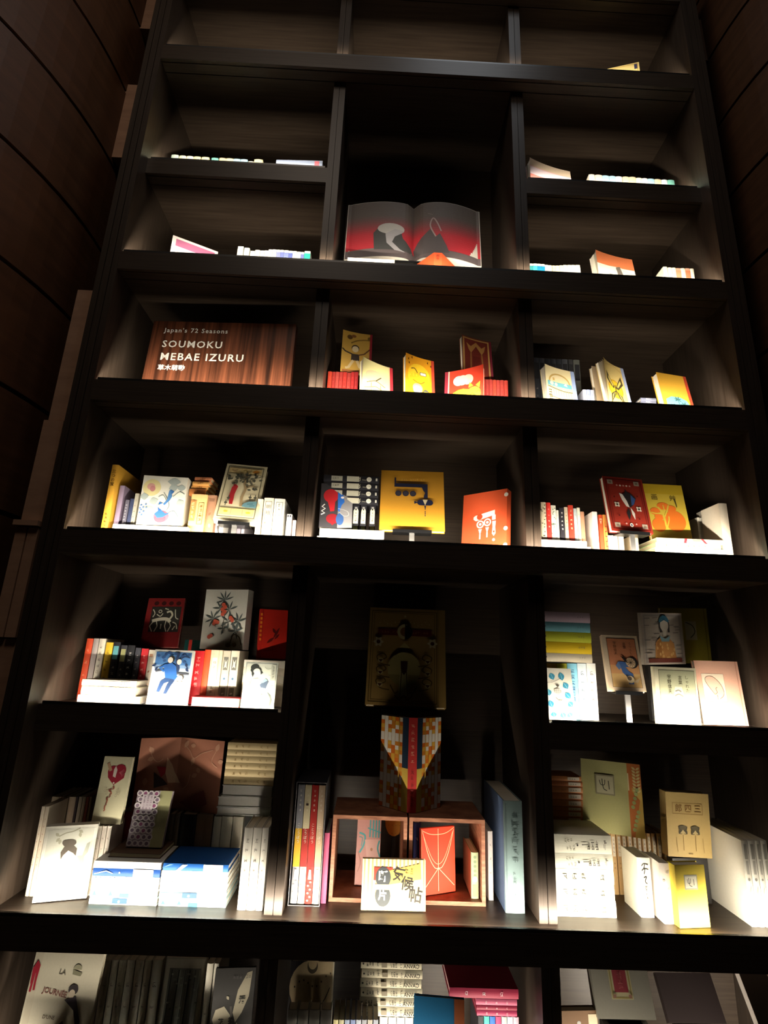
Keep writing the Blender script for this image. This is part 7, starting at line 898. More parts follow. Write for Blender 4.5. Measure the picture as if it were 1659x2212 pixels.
@art
def nakako(A): A.rect(.2,.56,.62,.86,'F2ECD6'); A.text('仲子',.41,.74,.3,'4A443A',vert=True,sp=1.25); A.marks(.4,.2,.36,2,.3,'6A6250'); A.rect(.72,0,.75,1,'B4A888')
@art
def badge(A): A.rect(.2,.64,.8,.88,'6A6A62'); A.poly([(.3,.84),(.5,.78),(.7,.84),(.62,.74),(.7,.67),(.5,.7),(.3,.67),(.38,.75)],'D8D2C0'); A.rect(.2,.4,.8,.56,'B4C0C4'); A.ell(.5,.48,.14,.14,'4A6A84'); A.rect(.2,.1,.8,.32,'7A7460'); A.leaf(.3,.2,.4,.1,20,'D8D2C0')
@art
def geisha(A):
    A.frame(.02,.02,.98,.98,.025,'B4BAB4'); G = '3A3E3C'; A.ell(.3,.88,.13,.1,G); A.ell(.34,.82,.17,.10,G); A.ell(.37,.76,.12,.13,'F0EFE2'); A.poly([(.2,.86),(.3,.74),(.26,.66),(.22,.72)],G); A.poly([(.46,.84),(.56,.76),(.5,.72)],G)
    A.poly([(.24,.62),(.44,.64),(.66,.42),(.92,.16),(.84,.08),(.4,.14),(.24,.4)],'EAF0E4'); A.poly([(.5,.5),(.66,.6),(.76,.58),(.7,.42),(.54,.44)],'5A6A80'); A.poly([(.5,.54),(.66,.64),(.74,.6),(.6,.54)],'9ABAC4')
    A.poly([(.74,.36),(.86,.28),(.92,.18),(.9,.06),(.84,.06),(.86,.2)],'6A7068'); A.poly([(.4,.2),(.46,.1),(.56,.08),(.46,.16)],'6A7068'); A.poly([(.56,.3),(.62,.26),(.62,.32)],'6A7068')
    A.curve([(.24,.62),(.2,.42),(.34,.22),(.5,.1)],.014,'8A9688'); A.curve([(.58,.42),(.7,.3),(.8,.24)],.01,'A8B4A4')
    for p in ([(.08,.6),(.2,.54),(.16,.44)],[(.06,.5),(.14,.4),(.06,.3)],[(.6,.9),(.7,.84),(.86,.88)],[(.74,.72),(.86,.7),(.94,.74)],[(.8,.46),(.9,.5)]): A.curve(p,.012,'9AA894')
    A.rect(.8,.60,.95,.95,'C2C6B6'); A.marks(.875,.64,.92,4,.08,'7A8074')
@art
def endtitle(A): A.hmarks(.72,.92,.55,4,.16,'6A6468'); A.rect(.035,.45,.05,.6,'6A6468')
@art
def leaves(A):
    B = '3E94B4'
    for u, v, r, l in ((.28,.82,-70,.26),(.62,.84,-80,.3),(.74,.64,-60,.26),(.12,.5,-80,.24),(.78,.44,-50,.26),(.16,.28,-70,.26),(.86,.26,-50,.2),(.24,.06,-80,.18),(.56,.06,-70,.22),(.8,.06,-60,.2)):
        A.leaf(u-.1*math.cos(math.radians(r)),v+.08,l,.11,r,B,'A8E0EC')
    A.curve([(.04,.7),(.3,.72),(.6,.8)],.014,'5A564E'); A.ell(.46,.54,.12,.11,'A8A49C')
    for i in range(9): A.ell(.38+.07*(i%3),.5+.035*(i//3),.028,.028,'D8D4CA')
    for a in (60,90,120): A.leaf(.46,.62,.12,.02,a,'4A463E')
    A.curve([(.36,.42),(.48,.36),(.58,.38)],.02,'6A665C'); A.leaf(.06,.88,.14,.06,80,'C9C4B8')
@art
def wheel(A):
    A.rect(.12,.06,.92,.94,'4A3C30'); A.rect(.13,.065,.91,.935,'E2B878'); A.rect(.13,.45,.91,.935,'D88A62'); A.rect(.13,.3,.91,.45,'DEA26C'); T = '5A3A28'
    A.text('うつくしい',.76,.83,.085,T,vert=True); A.text('言葉',.6,.82,.095,T,vert=True); A.text('宇野信夫',.33,.83,.095,T,vert=True)
    A.poly([(.34,.5),(.42,.52),(.66,.5),(.66,.42),(.54,.42),(.62,.34),(.72,.3),(.7,.12),(.56,.12),(.58,.22),(.44,.32),(.4,.44)],'4A6CA4'); A.poly([(.28,.44),(.36,.52),(.42,.42),(.36,.36)],'6A84B0')
    A.ell(.74,.5,.16,.16,'2E2A28',rot=20); A.ell(.70,.5,.13,.14,'E8C8A0',rot=20); A.ell(.70,.5,.02,.02,'2E2A28')
    for i in range(10): a = i*.628; A.line([(.70,.5),(.70+.12*math.cos(a),.5+.12*math.sin(a)*.65)],.01,'4A3C34')
    A.poly([(.44,.62),(.56,.58),(.62,.5),(.54,.52)],'2E2A28'); A.ell(.62,.2,.1,.1,'E8D4A8'); A.ell(.6,.22,.06,.06,'6A5A4A'); A.line([(.52,.28),(.56,.22)],.02,'2E2A28'); A.poly([(.68,.16),(.9,.24),(.8,.14)],'DCC49A')
@art
def bluehair(A):
    random.seed(5); A.frame(.05,.03,.95,.97,.04,'B8AEA4')
    for i in range(34): u = random.uniform(.1,.9); v = random.uniform(.06,.94); A.line([(u-.06,v),(u+.07,v+.004)],.016,random.choice(['8E8880','9C948A','A89E94']))
    A.poly([(.30,.42),(.40,.52),(.62,.52),(.74,.40),(.78,.06),(.26,.06)],'D09254'); A.poly([(.3,.08),(.42,.06),(.44,.5),(.34,.44)],'B87A3E')
    for i in range(14): A.ell(random.uniform(.32,.74),random.uniform(.08,.4),.02,.03,'E8B878')
    A.ell(.53,.82,.12,.13,'4A86A0'); A.line([(.43,.82),(.44,.62)],.05,'5A5450'); A.line([(.63,.82),(.63,.62)],.05,'5A5450'); A.ell(.53,.76,.1,.12,'EADFCE'); A.rect(.49,.56,.57,.68,'EADFCE'); A.poly([(.4,.56),(.53,.5),(.66,.56),(.62,.44),(.44,.44)],'8AA8B0'); A.rect(.1,.04,.9,.12,'7A3A30'); A.poly([(.4,.8),(.53,.9),(.66,.8),(.53,.86)],'3A7690')
@art
def olive(A): A.rect(.5,.42,.74,.76,'CFC9A4'); A.curve([(.52,.74),(.66,.68),(.7,.56),(.6,.46)],.018,'5A5648'); A.rect(.93,0,.945,1,'8E8226')
@art
def vase(A):
    A.rect(.1,.05,.95,.95,'4A4634'); A.rect(.106,.055,.944,.945,'C6C8A4'); T = '4E4A38'; A.text('しゃれた',.76,.80,.09,T,vert=True); A.text('言葉',.60,.79,.10,T,vert=True); A.text('宇野信夫',.34,.80,.10,T,vert=True)
    A.poly([(.46,.66),(.62,.66),(.66,.5),(.74,.36),(.34,.36),(.42,.5)],'E8E4CC'); A.curve([(.46,.58),(.54,.6),(.6,.57)],.03,'8E8E80'); A.curve([(.44,.5),(.54,.53),(.64,.49)],.03,'8E8E80'); A.line([(.3,.36),(.78,.36)],.02,'9A9C84'); A.poly([(.22,.34),(.34,.33),(.24,.28)],'8E9080'); A.poly([(.72,.34),(.84,.32),(.82,.27)],'9EA08C')
    A.ell(.54,.2,.26,.2,'EDEBDA'); A.ell(.5,.2,.08,.1,'D2D4C8'); A.rect(.3,.05,.78,.1,'EFEDDD')
@art
def fan(A):
    A.rect(.12,.36,.62,.79,'F2E2C8'); A.frame(.115,.355,.625,.795,.006,'B08E7A'); P = [(.36,.47),(.2,.66),(.22,.74),(.36,.75),(.5,.66),(.57,.54),(.55,.45),(.46,.40)]
    A.poly(P,'EBBFA8'); A.curve(P,.012,'7A5848'); A.curve([(.36,.47),(.42,.5),(.4,.56),(.44,.58)],.012,'7A5848'); A.ell(.37,.475,.025,.02,'C99A84'); A.line([(.41,.46),(.42,.38)],.012,'7A5848'); A.rect(.93,0,.945,1,'C88E78')
@art
def heart(A):
    H = 'A02438'; A.ell(.41,.77,.19,.19,H); A.ell(.65,.79,.2,.2,H); A.poly([(.24,.73),(.83,.74),(.82,.68),(.5,.57),(.26,.68)],H); A.line([(.18,.9),(.32,.78)],.1,'C9A080'); A.poly([(.42,.7),(.42,.8),(.47,.86),(.54,.8),(.52,.68)],'EAD9CE')
    for i in range(7): a = .9-.35*i; A.curve([(.62,.76),(.7+.04*math.cos(a),.76+.04*math.sin(a)),(.68+.15*math.cos(a),.76+.07*math.sin(a))],.012,'D86A74')
    A.ell(.5,.6,.03,.03,'F0E0D0'); random.seed(2); v = .55
    for i in range(9): A.curve([(.5-.02*i,v),(.46-.02*i+random.uniform(-.06,.1),v-.025),(.5-.02*i,v-.045)],.035,random.choice(['A05A48','8E4A40','B86A54'])); v -= .04
    for u, v in ((.24,.5),(.3,.46),(.66,.5),(.72,.46),(.64,.43)): A.curve([(u,v),(u+.06,v+.03),(u+.04,v-.03),(u-.02,v-.02)],.012,'B8AC90')
@art
def copper(A):
    for u, v, l, r in ((.1,.88,.09,-60),(.16,.72,.07,200),(.48,.86,.1,60),(.56,.9,.07,0),(.62,.74,.1,-100),(.68,.6,.07,-60),(.9,.84,.1,70),(.94,.7,.07,10),(.62,.46,.08,30),(.1,.45,.09,-90),(.3,.3,.08,-40)): A.leaf(u,v,l,.026,r,'C9967A')
    for p in ([(.1,.88),(.14,.74),(.2,.66),(.26,.7)],[(.48,.9),(.56,.82),(.62,.72),(.72,.8),(.86,.86)],[(.6,.5),(.58,.36),(.52,.28)],[(.9,.84),(.86,.7),(.94,.62)]): A.curve(p,.007,'D0A084')
    A.poly([(.2,.6),(.30,.58),(.30,.5),(.26,.44)],'A82430'); A.poly([(.30,.72),(.36,.62),(.4,.5),(.48,.36),(.34,.36),(.30,.5)],'DCB492'); A.poly([(.18,.52),(.28,.42),(.34,.34),(.2,.3)],'3A2624'); A.poly([(.5,.1),(.8,.3),(.86,.12),(.7,0)],'7A3A34')
@art
def lady(A):
    A.frame(.05,.04,.95,.96,.01,'F4F2E6'); A.rect(.06,.05,.94,.95,'D6D6C8'); A.curve([(.28,.86),(.4,.9),(.54,.92),(.66,.96)],.02,'9E9C86')
    for u, v, r in ((.28,.86,140),(.3,.84,230),(.32,.82,260),(.64,.93,-30),(.66,.9,-70)): A.leaf(u,v,.1,.03,r,'B0AE98')
    A.poly([(.68,.58),(.78,.58),(.84,.74),(.9,.76),(.88,.62),(.82,.56),(.84,.46),(.78,.46)],'A4A89C'); A.poly([(.36,.42),(.5,.5),(.66,.44),(.84,.2),(.78,.12),(.3,.1),(.2,.22)],'EAE8DC'); A.poly([(.2,.26),(.42,.4),(.5,.2),(.34,.12),(.18,.14)],'F6F4EA'); A.poly([(.48,.38),(.64,.4),(.84,.2),(.7,.16),(.56,.24)],'F0EEE2')
    A.ell(.5,.56,.13,.16,'EFEBDC'); A.poly([(.38,.54),(.36,.64),(.42,.72),(.56,.74),(.66,.68),(.66,.58),(.6,.62),(.5,.66),(.42,.6)],'5E564C'); A.ell(.5,.76,.13,.07,'5E564C'); A.ell(.42,.77,.06,.05,'5E564C'); A.poly([(.3,.3),(.5,.44),(.48,.36),(.34,.24)],'CFCDBE'); A.curve([(.2,.2),(.3,.12),(.46,.14)],.012,'B8B6A6'); A.curve([(.6,.16),(.76,.16),(.84,.22)],.012,'B8B6A6')
@art
def bluetop(A): A.rect(0,.1,.34,.9,'8ABCC8'); A.rect(.02,.3,.2,.8,'5A98A8'); A.rect(.34,.2,.56,.95,'2A4A74'); A.ell(.44,.5,.016,.016,'EEF4F4'); A.rect(.88,.1,1,.6,'9AB4C0'); A.hmarks(.62,.84,.5,5,.3,'8A9AA4')
@art
def bluetop2(A):
    for i in range(6): A.poly([(.03+.08*i,.2),(.06+.08*i,.9),(.1+.08*i,.3)],['3A6A8A','8AC0C8','5A8A9A'][i%3])
    A.rect(.44,.05,.58,.6,'3AA0D0'); A.hmarks(.66,.86,.5,4,.3,'8A9AA4')
@art
def bluepat(A):
    for i in range(5): A.poly([(.03+.07*i,.8),(.09+.07*i,.2),(.06+.07*i,.9)],'6A84B4')
    A.hmarks(.5,.8,.5,5,.3,'7A8494')
@art
def bluewhite(A): A.rect(.60,.02,.9,.98,'EDEBE0'); A.hmarks(.66,.84,.5,4,.3,'6A6A64'); A.line([(.03,.3),(.2,.7),(.3,.4)],.012,'A8C4E8'); A.ell(.4,.5,.012,.012,'F0F0F0')
@art
def bluewhite2(A): A.rect(.62,.02,.92,.98,'EDE9D8'); A.hmarks(.7,.84,.5,3,.3,'6A6A64'); A.poly([(.2,.0),(.3,.9),(.38,.9),(.26,0)],'DDE6EC'); A.poly([(.02,.5),(.1,.9),(.16,.9)],'7AB0D8')
@art
def lace(A):
    A.rect(.66,0,1,1,'B4B284'); A.rect(.64,0,.66,1,'D8D4C0'); random.seed(8)
    for i in range(9):
        for j in range(4):
            u = .08+.16*j+(.05 if i % 2 else 0); v = .06+.11*i
            A.ell(u,v,.085,.075,'E6DDE0'); A.ell(u,v,.05,.045,random.choice(['7E6A7C','8E7A8C','9A5A80']))
    A.rect(.18,.62,.52,.92,'D8CCD4')
    for k in range(3): A.marks(.26+.1*k,.65,.9,5,.06,'8A6A84')
@art
def toplabel(A): A.rect(.22,.62,.78,.95,'E2D6BE'); A.marks(.5,.66,.93,4,.4,'8A7A64'); A.marks(.5,.4,.55,2,.4,'7A5A34')
@art
def orlabel(A): A.rect(.58,.18,.94,.84,'E8DCC8'); A.hmarks(.62,.9,.5,4,.34,'8A7A68'); A.hmarks(.36,.52,.5,3,.28,'7A4A24')
@art
def forkgreen(A):
    A.rect(.78,0,1,1,'C9A654'); A.rect(.78,0,.84,1,'C8743A'); A.poly([(.84,0),(.96,.5),(.84,.62)],'C8743A'); A.rect(.84,.66,1,1,'C8743A')
    for i in range(8): A.leaf(.92,.6+.045*i,.08,.018,35,'DCC88A'); A.leaf(.92,.6+.045*i,.08,.018,145,'DCC88A')
    for i in range(10): A.ell(.84+.02*(i%5),.1+.06*i,.03,.03,'A8B070')
    A.rect(.78,.62,.8,.86,'E2D4A4'); A.rect(.24,.52,.56,.80,'A29A7C'); A.rect(.26,.54,.54,.78,'D2CCA8'); K = '3E3A2E'
    A.curve([(.31,.72),(.33,.66),(.39,.66),(.40,.73)],.012,K); A.curve([(.355,.74),(.36,.66),(.38,.6),(.43,.58)],.014,K); A.line([(.46,.72),(.47,.6)],.014,K)
@art
def sanshiro(A):
    A.frame(.14,.66,.84,.84,.012,'A4824A'); 
    for i, ch in enumerate('郎四三'): A.text(ch,.20+.22*i,.705,.17,'8A6432',bold=.015)
    for u in (.36,.64):
        A.line([(u,.34),(u,.1)],.012,'8A6E3C')
        for a, l in ((30,.12),(150,.12),(-40,.13),(220,.13)): A.leaf(u,.42,l,.05,a,'4E4632')
        A.ell(u,.45,.07,.05,'5E563E'); A.poly([(u-.07,.36),(u+.07,.36),(u,.42)],'C4AE7A')
    A.line([(.2,.3),(.22,.08)],.01,'9A7E4A'); A.line([(.8,.3),(.82,.08)],.01,'9A7E4A'); A.rect(.46,.05,.56,.065,'8A6E3C')
@art
def brush(A): A.hmarks(.22,.40,.68,4,.26,'8A8670'); A.hmarks(.24,.40,.30,3,.26,'8A8670'); A.ell(.43,.45,.014,.014,INK); A.hmarks(.58,.92,.5,5,.55,'5A564A'); A.line([(.5,.5),(.6,.52)],.012,'5A564A')
@art
def brushspine(A): 
    for v in (.86,.78): A.curve([(.3,v),(.5,v+.04),(.8,v+.02)],.06,INK); A.line([(.55,v+.04),(.45,v-.06)],.06,INK)
    A.curve([(.4,.66),(.6,.68),(.5,.6),(.65,.56)],.07,INK); A.marks(.55,.3,.54,4,.3,INK)
@art
def greypat(A):
    for i in range(6): A.ell(.3+.4*(i%2),.15+.14*i,.14,.1,'BDB6AE')
@art
def forkyellow(A):
    A.rect(.28,.60,.72,.84,'B8B49C'); A.rect(.31,.625,.69,.815,'ECE8D0'); K = '5A5644'; A.curve([(.38,.77),(.40,.71),(.48,.71),(.49,.78)],.016,K); A.curve([(.43,.79),(.44,.71),(.46,.67),(.53,.65)],.018,K); A.line([(.59,.77),(.60,.67)],.018,K)
@art
def greybrush(A): A.rect(.25,.78,.75,.96,'A8A498'); A.rect(.3,.6,.7,.76,'B8B4A8'); A.ell(.5,.54,.2,.2,'8E8A80'); A.poly([(.3,.4),(.7,.48),(.6,.34)],'A8A498'); A.ell(.5,.2,.14,.14,'B0ACA0'); A.ell(.5,.08,.1,.1,'9A968C')
@art
def moth(A):
    D = '6A5224'; A.rect(.9,0,.905,1,D); A.frame(.03,.03,.89,.97,.008,D); A.frame(.06,.05,.86,.95,.005,D); A.rect(.12,.705,.82,.775,'7A2218'); A.hmarks(.16,.38,.74,6,.022,'B8884A'); A.hmarks(.56,.78,.74,6,.022,'B8884A')
    A.ell(.47,.745,.1,.1,'D8C890'); A.ell(.47,.745,.1,.1,'1A1614',a0=-90,a1=90); A.ell(.47,.745,.06,.06,'8A5A2A',a0=90,a1=270); A.ell(.47,.91,.015,.015,'D8C890')
    for u in (.13,.83):
        for a in range(0,360,60): A.leaf(u,.63,.07,.02,a,'D8CCA0')
        A.ell(u,.63,.025,.025,'5A2A1A')
    A.poly([(.47,.63),(.4,.575),(.54,.575)],'CDBB74'); A.ell(.47,.36,.21,.21,'C4B470'); A.ell(.47,.36,.21,.21,'A8985A',a0=200,a1=340); A.poly([(.41,.1),(.53,.1),(.515,.42),(.425,.42)],'C9C28A'); A.poly([(.425,.44),(.515,.44),(.51,.34),(.47,.30),(.43,.34)],'4A2418'); A.line([(.425,.1),(.44,.36)],.012,D); A.line([(.52,.1),(.5,.36)],.012,D)
    for u, sx in ((.17,1),(.77,-1)):
        for v in (.44,.32,.2): A.curve([(u,v),(u+sx*.07,v+.03),(u+sx*.03,v+.07),(u-sx*.05,v+.04),(u,v-.03),(u+sx*.12,v-.05)],.014,D); A.ell(u,v,.035,.03,'CDBC84'); A.poly([(u-.03,v+.01),(u+.03,v+.01),(u,v-.02)],'5A2A1A')
    A.curve([(.36,.1),(.42,.06),(.47,.1),(.52,.06),(.58,.1)],.016,D); A.curve([(.3,.2),(.36,.12),(.4,.14)],.014,D); A.curve([(.64,.2),(.58,.12),(.54,.14)],.014,D)
    for i in range(14): A.ell(.14+.05*i,.83+.02*math.sin(i*1.7),.006,.006,'D8C890')
@art
def checks(A): A.rect(.1,0,.9,1,'C4302C'); A.marks(.5,.5,.95,6,.42,'F0A088'); A.marks(.5,.05,.45,6,.42,'7A1C1C')
def spineset(A, top, mid, txt, tc):
    A.rect(0,.62,1,1,top); A.rect(0,.3,1,.62,mid); A.text('ことうぼう',.5,.64,.52,tc,vert=True,sp=1.05); A.marks(.5,.76,.97,5,.34,tc); A.poly([(.35,.28),(.65,.28),(.75,.2),(.25,.2)],tc)
    for i in range(6): A.ell(.5+(.16 if i%2 else -.16),.03+.03*i,.16,.12,tc)
@art
def setA(A): spineset(A,'8E8E96','D8A82A','','F0ECE0')
@art
def setB(A): spineset(A,'DCCFA8','A82A22','','EFE6D0'); A.rect(.3,.82,.7,.84,'3A2A22')
@art
def setC(A): spineset(A,'B82A24','B82A24','','F0D8C4')
@art
def setD(A): spineset(A,'DCBFA0','CFAE8C','','F2E8D8')
@art
def tealfig(A):
    T = '4E9A9C'
    for u in (.55,.68,.8,.92): A.line([(u,1),(u,.72)],.06,T)
    A.line([(.45,.86),(1,.8)],.05,T); A.curve([(.1,.78),(.34,.74),(.3,.6),(.14,.48)],.07,T); A.curve([(.1,.72),(.24,.7),(.2,.58)],.03,T); A.poly([(.34,.68),(1,.7),(1,.3),(.5,.3)],'D0A49A'); A.ell(.64,.54,.05,.06,'A87860'); A.curve([(.96,.68),(.9,.56),(1,.44)],.06,T); A.curve([(.08,.5),(.2,.34),(.1,.2)],.03,'A8746A')
@art
def dots(A):
    for i in range(12): A.ell(.2+.2*(i%4),.62+.12*(i//4),.03,.03,'C8842A')
@art
def lines(A):
    L = 'F4D8A8'; A.line([(.5,.98),(.5,.04)],.012,L); A.curve([(.02,.97),(.3,.90),(.7,.90),(.98,.98)],.012,L); A.curve([(.04,.95),(.2,.6),(.38,.4),(.5,.38),(.62,.4),(.8,.6),(.97,.95)],.013,L); A.curve([(.06,.9),(.3,.55),(.5,.44),(.7,.55),(.94,.92)],.008,L); A.line([(.5,.38),(.04,.06)],.012,L); A.line([(.5,.38),(.96,.1)],.012,L); A.rect(.0,.0,.012,1,'F08A5A')
@art
def greengold(A): 
    for i in range(5): A.ell(.5,.9-.1*i,.2,.2,'7A8A6A')
    A.ell(.5,.42,.36,.36,'DCE6C4'); A.rect(.2,.05,.8,.3,'8A9A70')
@art
def kiko(A):
    for i in range(16): A.rect(.02+.0625*i,0,.045+.0625*i,1,'C9A070')
    A.rect(.18,.58,.48,.84,'A83A2A'); A.poly([(.38,.76),(.92,.93),(.96,.08),(.4,.06),(.2,.2)],'EFD48C'); A.poly([(.38,.76),(.92,.93),(.93,.62),(.42,.5)],'E8BE5A')
    A.ell(.33,.64,.12,.14,'3A3E40'); A.text('断',.25,.58,.15,'F2EEE0',bold=.03); A.ell(.33,.28,.12,.14,'3A3E40'); A.text('片',.255,.22,.14,'F2EEE0',bold=.03); A.rect(.2,.4,.46,.5,'D8C9A0')
    A.text('気',.47,.62,.2,INK,rot=-8,bold=.02); A.text('候',.6,.44,.2,INK,rot=-8,bold=.02); A.text('帖',.72,.22,.22,INK,rot=-8,bold=.02); A.marks(.7,.72,.84,2,.06,INK); A.marks(.78,.7,.84,3,.05,INK)
@art
def greybox(A):
    A.rect(.07,.02,.11,.98,'6A7E80'); A.marks(.56,.42,.92,6,.42,'566868'); A.marks(.5,.24,.36,3,.2,'5E7070'); A.rect(.48,.08,.54,.16,'A8BCBA')
@art
def journee(A):
    R_ = '8E5A50'; A.rect(.03,0,.12,1,'DED4BC'); A.text('LA',.40,.87,.085,'6A6456',bold=.02,rot=-6); A.text('JOURNÉE',.22,.76,.09,R_,bold=.02,rot=-9,sp=.95); A.text("D'UNE",.30,.61,.06,'7A6A58',bold=.02,rot=-4); A.text('GUESHA',.16,.49,.10,R_,bold=.02,rot=-5,sp=.95); A.text('À',.34,.38,.06,'7A6A58',bold=.02)
    A.ell(.66,.90,.06,.06,'A8A488',a0=0,a1=180); A.poly([(.6,.9),(.74,.88),(.72,.86),(.6,.87)],'8E8A70'); A.ell(.66,.78,.07,.06,'3E3638'); A.ell(.65,.755,.045,.05,'E6D6BE'); A.poly([(.56,.72),(.72,.74),(.84,.6),(.84,.48),(.74,.44),(.78,.58),(.72,.66)],'4A4048'); A.poly([(.74,.5),(.84,.5),(.82,.42),(.76,.46)],'4A4048')
    A.poly([(.5,.56),(.6,.6),(.66,.54),(.6,.5),(.5,.5)],'5A5258'); A.poly([(.5,.52),(.68,.54),(.74,.36),(.7,.22),(.52,.24),(.46,.4)],'DCCFB4'); A.poly([(.5,.4),(.6,.36),(.6,.18),(.56,.12),(.52,.26)],'6A6058'); A.poly([(.62,.32),(.7,.3),(.66,.1),(.62,.08)],'4A4440')
    A.poly([(.01,.9),(.06,.95),(.11,.92),(.1,.82),(.07,.88),(.02,.8)],'B02438'); A.line([(.05,.9),(.04,.76)],.03,'B02438'); A.line([(.08,.9),(.09,.77)],.03,'B02438')
@art
def forest(A):
    A.frame(.0,.0,1,1,.03,'C9C4B4'); A.rect(.12,.05,.9,.93,'8E908A'); random.seed(11)
    for i in range(12): u = random.uniform(.16,.86); A.line([(u,random.uniform(.3,.5)),(u+.02,.92)],random.uniform(.015,.035),random.choice(['4A4E4C','5C605E','B4B8AE']))
    for i in range(50): A.ell(random.uniform(.14,.88),random.uniform(.08,.9),random.uniform(.02,.05),.02,random.choice(['A8ACA2','6A6E6A','C4C8BC','7E847C','9AA498']))
@art
def moth2(A):
    C_ = 'CFC6AC'; A.poly([(.52,.72),(.6,.86),(.8,.97),(.92,.98),(.88,.82),(.74,.72),(.6,.66)],C_); A.poly([(.48,.70),(.3,.76),(.1,.74),(.04,.68),(.12,.62),(.34,.62),(.46,.64)],C_); A.poly([(.48,.64),(.34,.58),(.26,.5),(.3,.46),(.38,.42),(.46,.52),(.5,.6)],C_); A.poly([(.56,.62),(.6,.54),(.68,.5),(.74,.54),(.72,.62),(.64,.66)],C_); A.line([(.46,.76),(.56,.56)],.05,'6A6660'); A.leaf(.4,.8,.1,.03,130,C_)
    A.text('花',.18,.65,.14,'4A4846',bold=.03); A.text('染',.43,.655,.14,'3A3836',bold=.04); A.text('活',.64,.78,.16,'4A4846',bold=.03); A.hmarks(.45,.9,.945,6,.025,'6A6866')
@art
def head(A):
    T = 'C9B48C'; A.ell(.50,.84,.50,.5,T); A.rect(.5,.74,.97,1,T); A.ell(.5,.97,.12,.14,'4A4232'); A.ell(.5,.99,.10,.12,T)
    for i in range(9): A.ell(.12+.1*i,.84+.03*math.sin(i)+.012*i*.6,.016,.02,'4A4232')
    A.curve([(.62,.7),(.8,.76),(.92,.84)],.02,'4A4232'); A.rect(.965,0,1,1,'E0D6BC')
@art
def bold(A):
    A.ell(.04,.5,.014,.014,INK); A.hmarks(.09,.30,.5,5,.5,'4A443A'); A.rect(.34,.2,.43,.7,'A89C84'); A.hmarks(.48,.68,.5,5,.55,'3A342C'); A.text('ANVAƆ',.70,.22,.075,'3A342C',bold=.02)
@art
def blackflower(A):
    for a in range(0,360,45): A.ell(.5+.09*math.cos(math.radians(a)),.64+.04*math.sin(math.radians(a)),.075,.08,'16181E')
    A.ell(.5,.64,.08,.08,'16181E'); A.line([(.5,.6),(.5,.2)],.04,'16181E'); A.rect(.8,0,1,1,'D0703C'); A.rect(.86,.6,.9,.8,'8A4424')
@art
def redlabel(A): A.rect(.30,.38,.68,1,'CFC49A'); A.rect(.37,.52,.61,1,'9E3A44'); A.frame(.32,.40,.66,1,.02,'A8985A'); A.marks(.49,.58,.95,4,.1,'C46A6A'); A.rect(.33,.41,.38,.48,'A87A6A'); A.rect(.6,.41,.65,.48,'A87A6A')
@art
def badge2(A): A.rect(.75,.8,.98,.97,'D8C8A8'); A.ell(.5,.9,.05,.04,'B8B4AC')
@art
def landscape(A):
    n = 26
    for i in range(n):
        v0 = .12+.88*i/n; t = max(0, min(1, (.74-v0)/.36))
        a = (0x6A,0x60,0x5A); b = (0xC8,0x34,0x3E); A.rect(0,v0,1,v0+.88/n,'%02X%02X%02X' % tuple(int(a[k]+(b[k]-a[k])*t**1.3) for k in range(3)))
    A.rect(0,0,1,.12,'6A5E5E'); A.poly([(0,.12),(.49,.12),(.49,.16),(0,.13)],'7A6A66')
    A.poly([(.21,.12),(.20,.42),(.24,.52),(.32,.56),(.4,.5),(.42,.34),(.48,.22),(.5,.12)],'4A4A48'); A.ell(.33,.50,.10,.055,'C2BEB8'); A.poly([(.36,.5),(.43,.47),(.41,.43),(.36,.36),(.34,.26),(.40,.14),(.44,.1),(.36,.12),(.30,.24),(.29,.4)],'B4B0B2')
    A.poly([(.51,.06),(.50,.2),(.53,.3),(.6,.46),(.62,.5),(.66,.36),(.69,.42),(.74,.2),(.76,.08)],'5A5252'); A.curve([(.66,.36),(.62,.56),(.64,.70),(.67,.62),(.70,.46)],.01,'B8A09C'); A.curve([(.60,.80),(.64,.76)],.006,'8A7C78')

# ------------------------------------------------------------------ builders of the things on the shelves
def generic(a, A):
    k, *q = a.split('|')
    if k == 'T': A.text(q[0], .5, .88, float(q[2]), q[1], vert=True, sp=1.02, bold=.01); A.marks(.5, .08, .34, 5, .4, q[1])
    elif k == 'M': A.marks(.5, .3, .9, int(q[1]), .42, q[0])
    elif k == 'M2': A.hmarks(.12, .88, .5, int(q[1]), .4, q[0])
    elif k == 'B': A.rect(-.02, .38, 1.02, .92, q[0])
    elif k == 'lab': A.rect(.12, .7, .88, .93, q[0]); A.marks(.5, .3, .62, 3, .4, 'A8A49C')
    elif k == 'spots':
        random.seed(len(q[0])+int(A.h*1e4))
        for i in range(16): A.leaf(random.uniform(.15,.7), random.uniform(.05,.95), .35, .1, random.uniform(0,360), q[0])
def cover_print(d, parent, w, h, **kw):
    if not d.get('a') and not d.get('spcol'): return
    A = Art(0, w, h) if False else Art(w, h)
    if d.get('a'):
        if '|' in d['a']: generic(d['a'], A)
        else: ART[d['a']](A)
    return A.build('cover_print', parent, **kw)
def case_profile(w, t, bt, bulge):
    arc = [(-w/2+w*i/6, bulge*(1-math.sin(PI*i/6))) for i in range(7)]
    return [(-w/2, t)]+arc+[(w/2, t), (w/2-bt, t), (w/2-bt, bt+bulge), (-w/2+bt, bt+bulge), (-w/2+bt, t)]
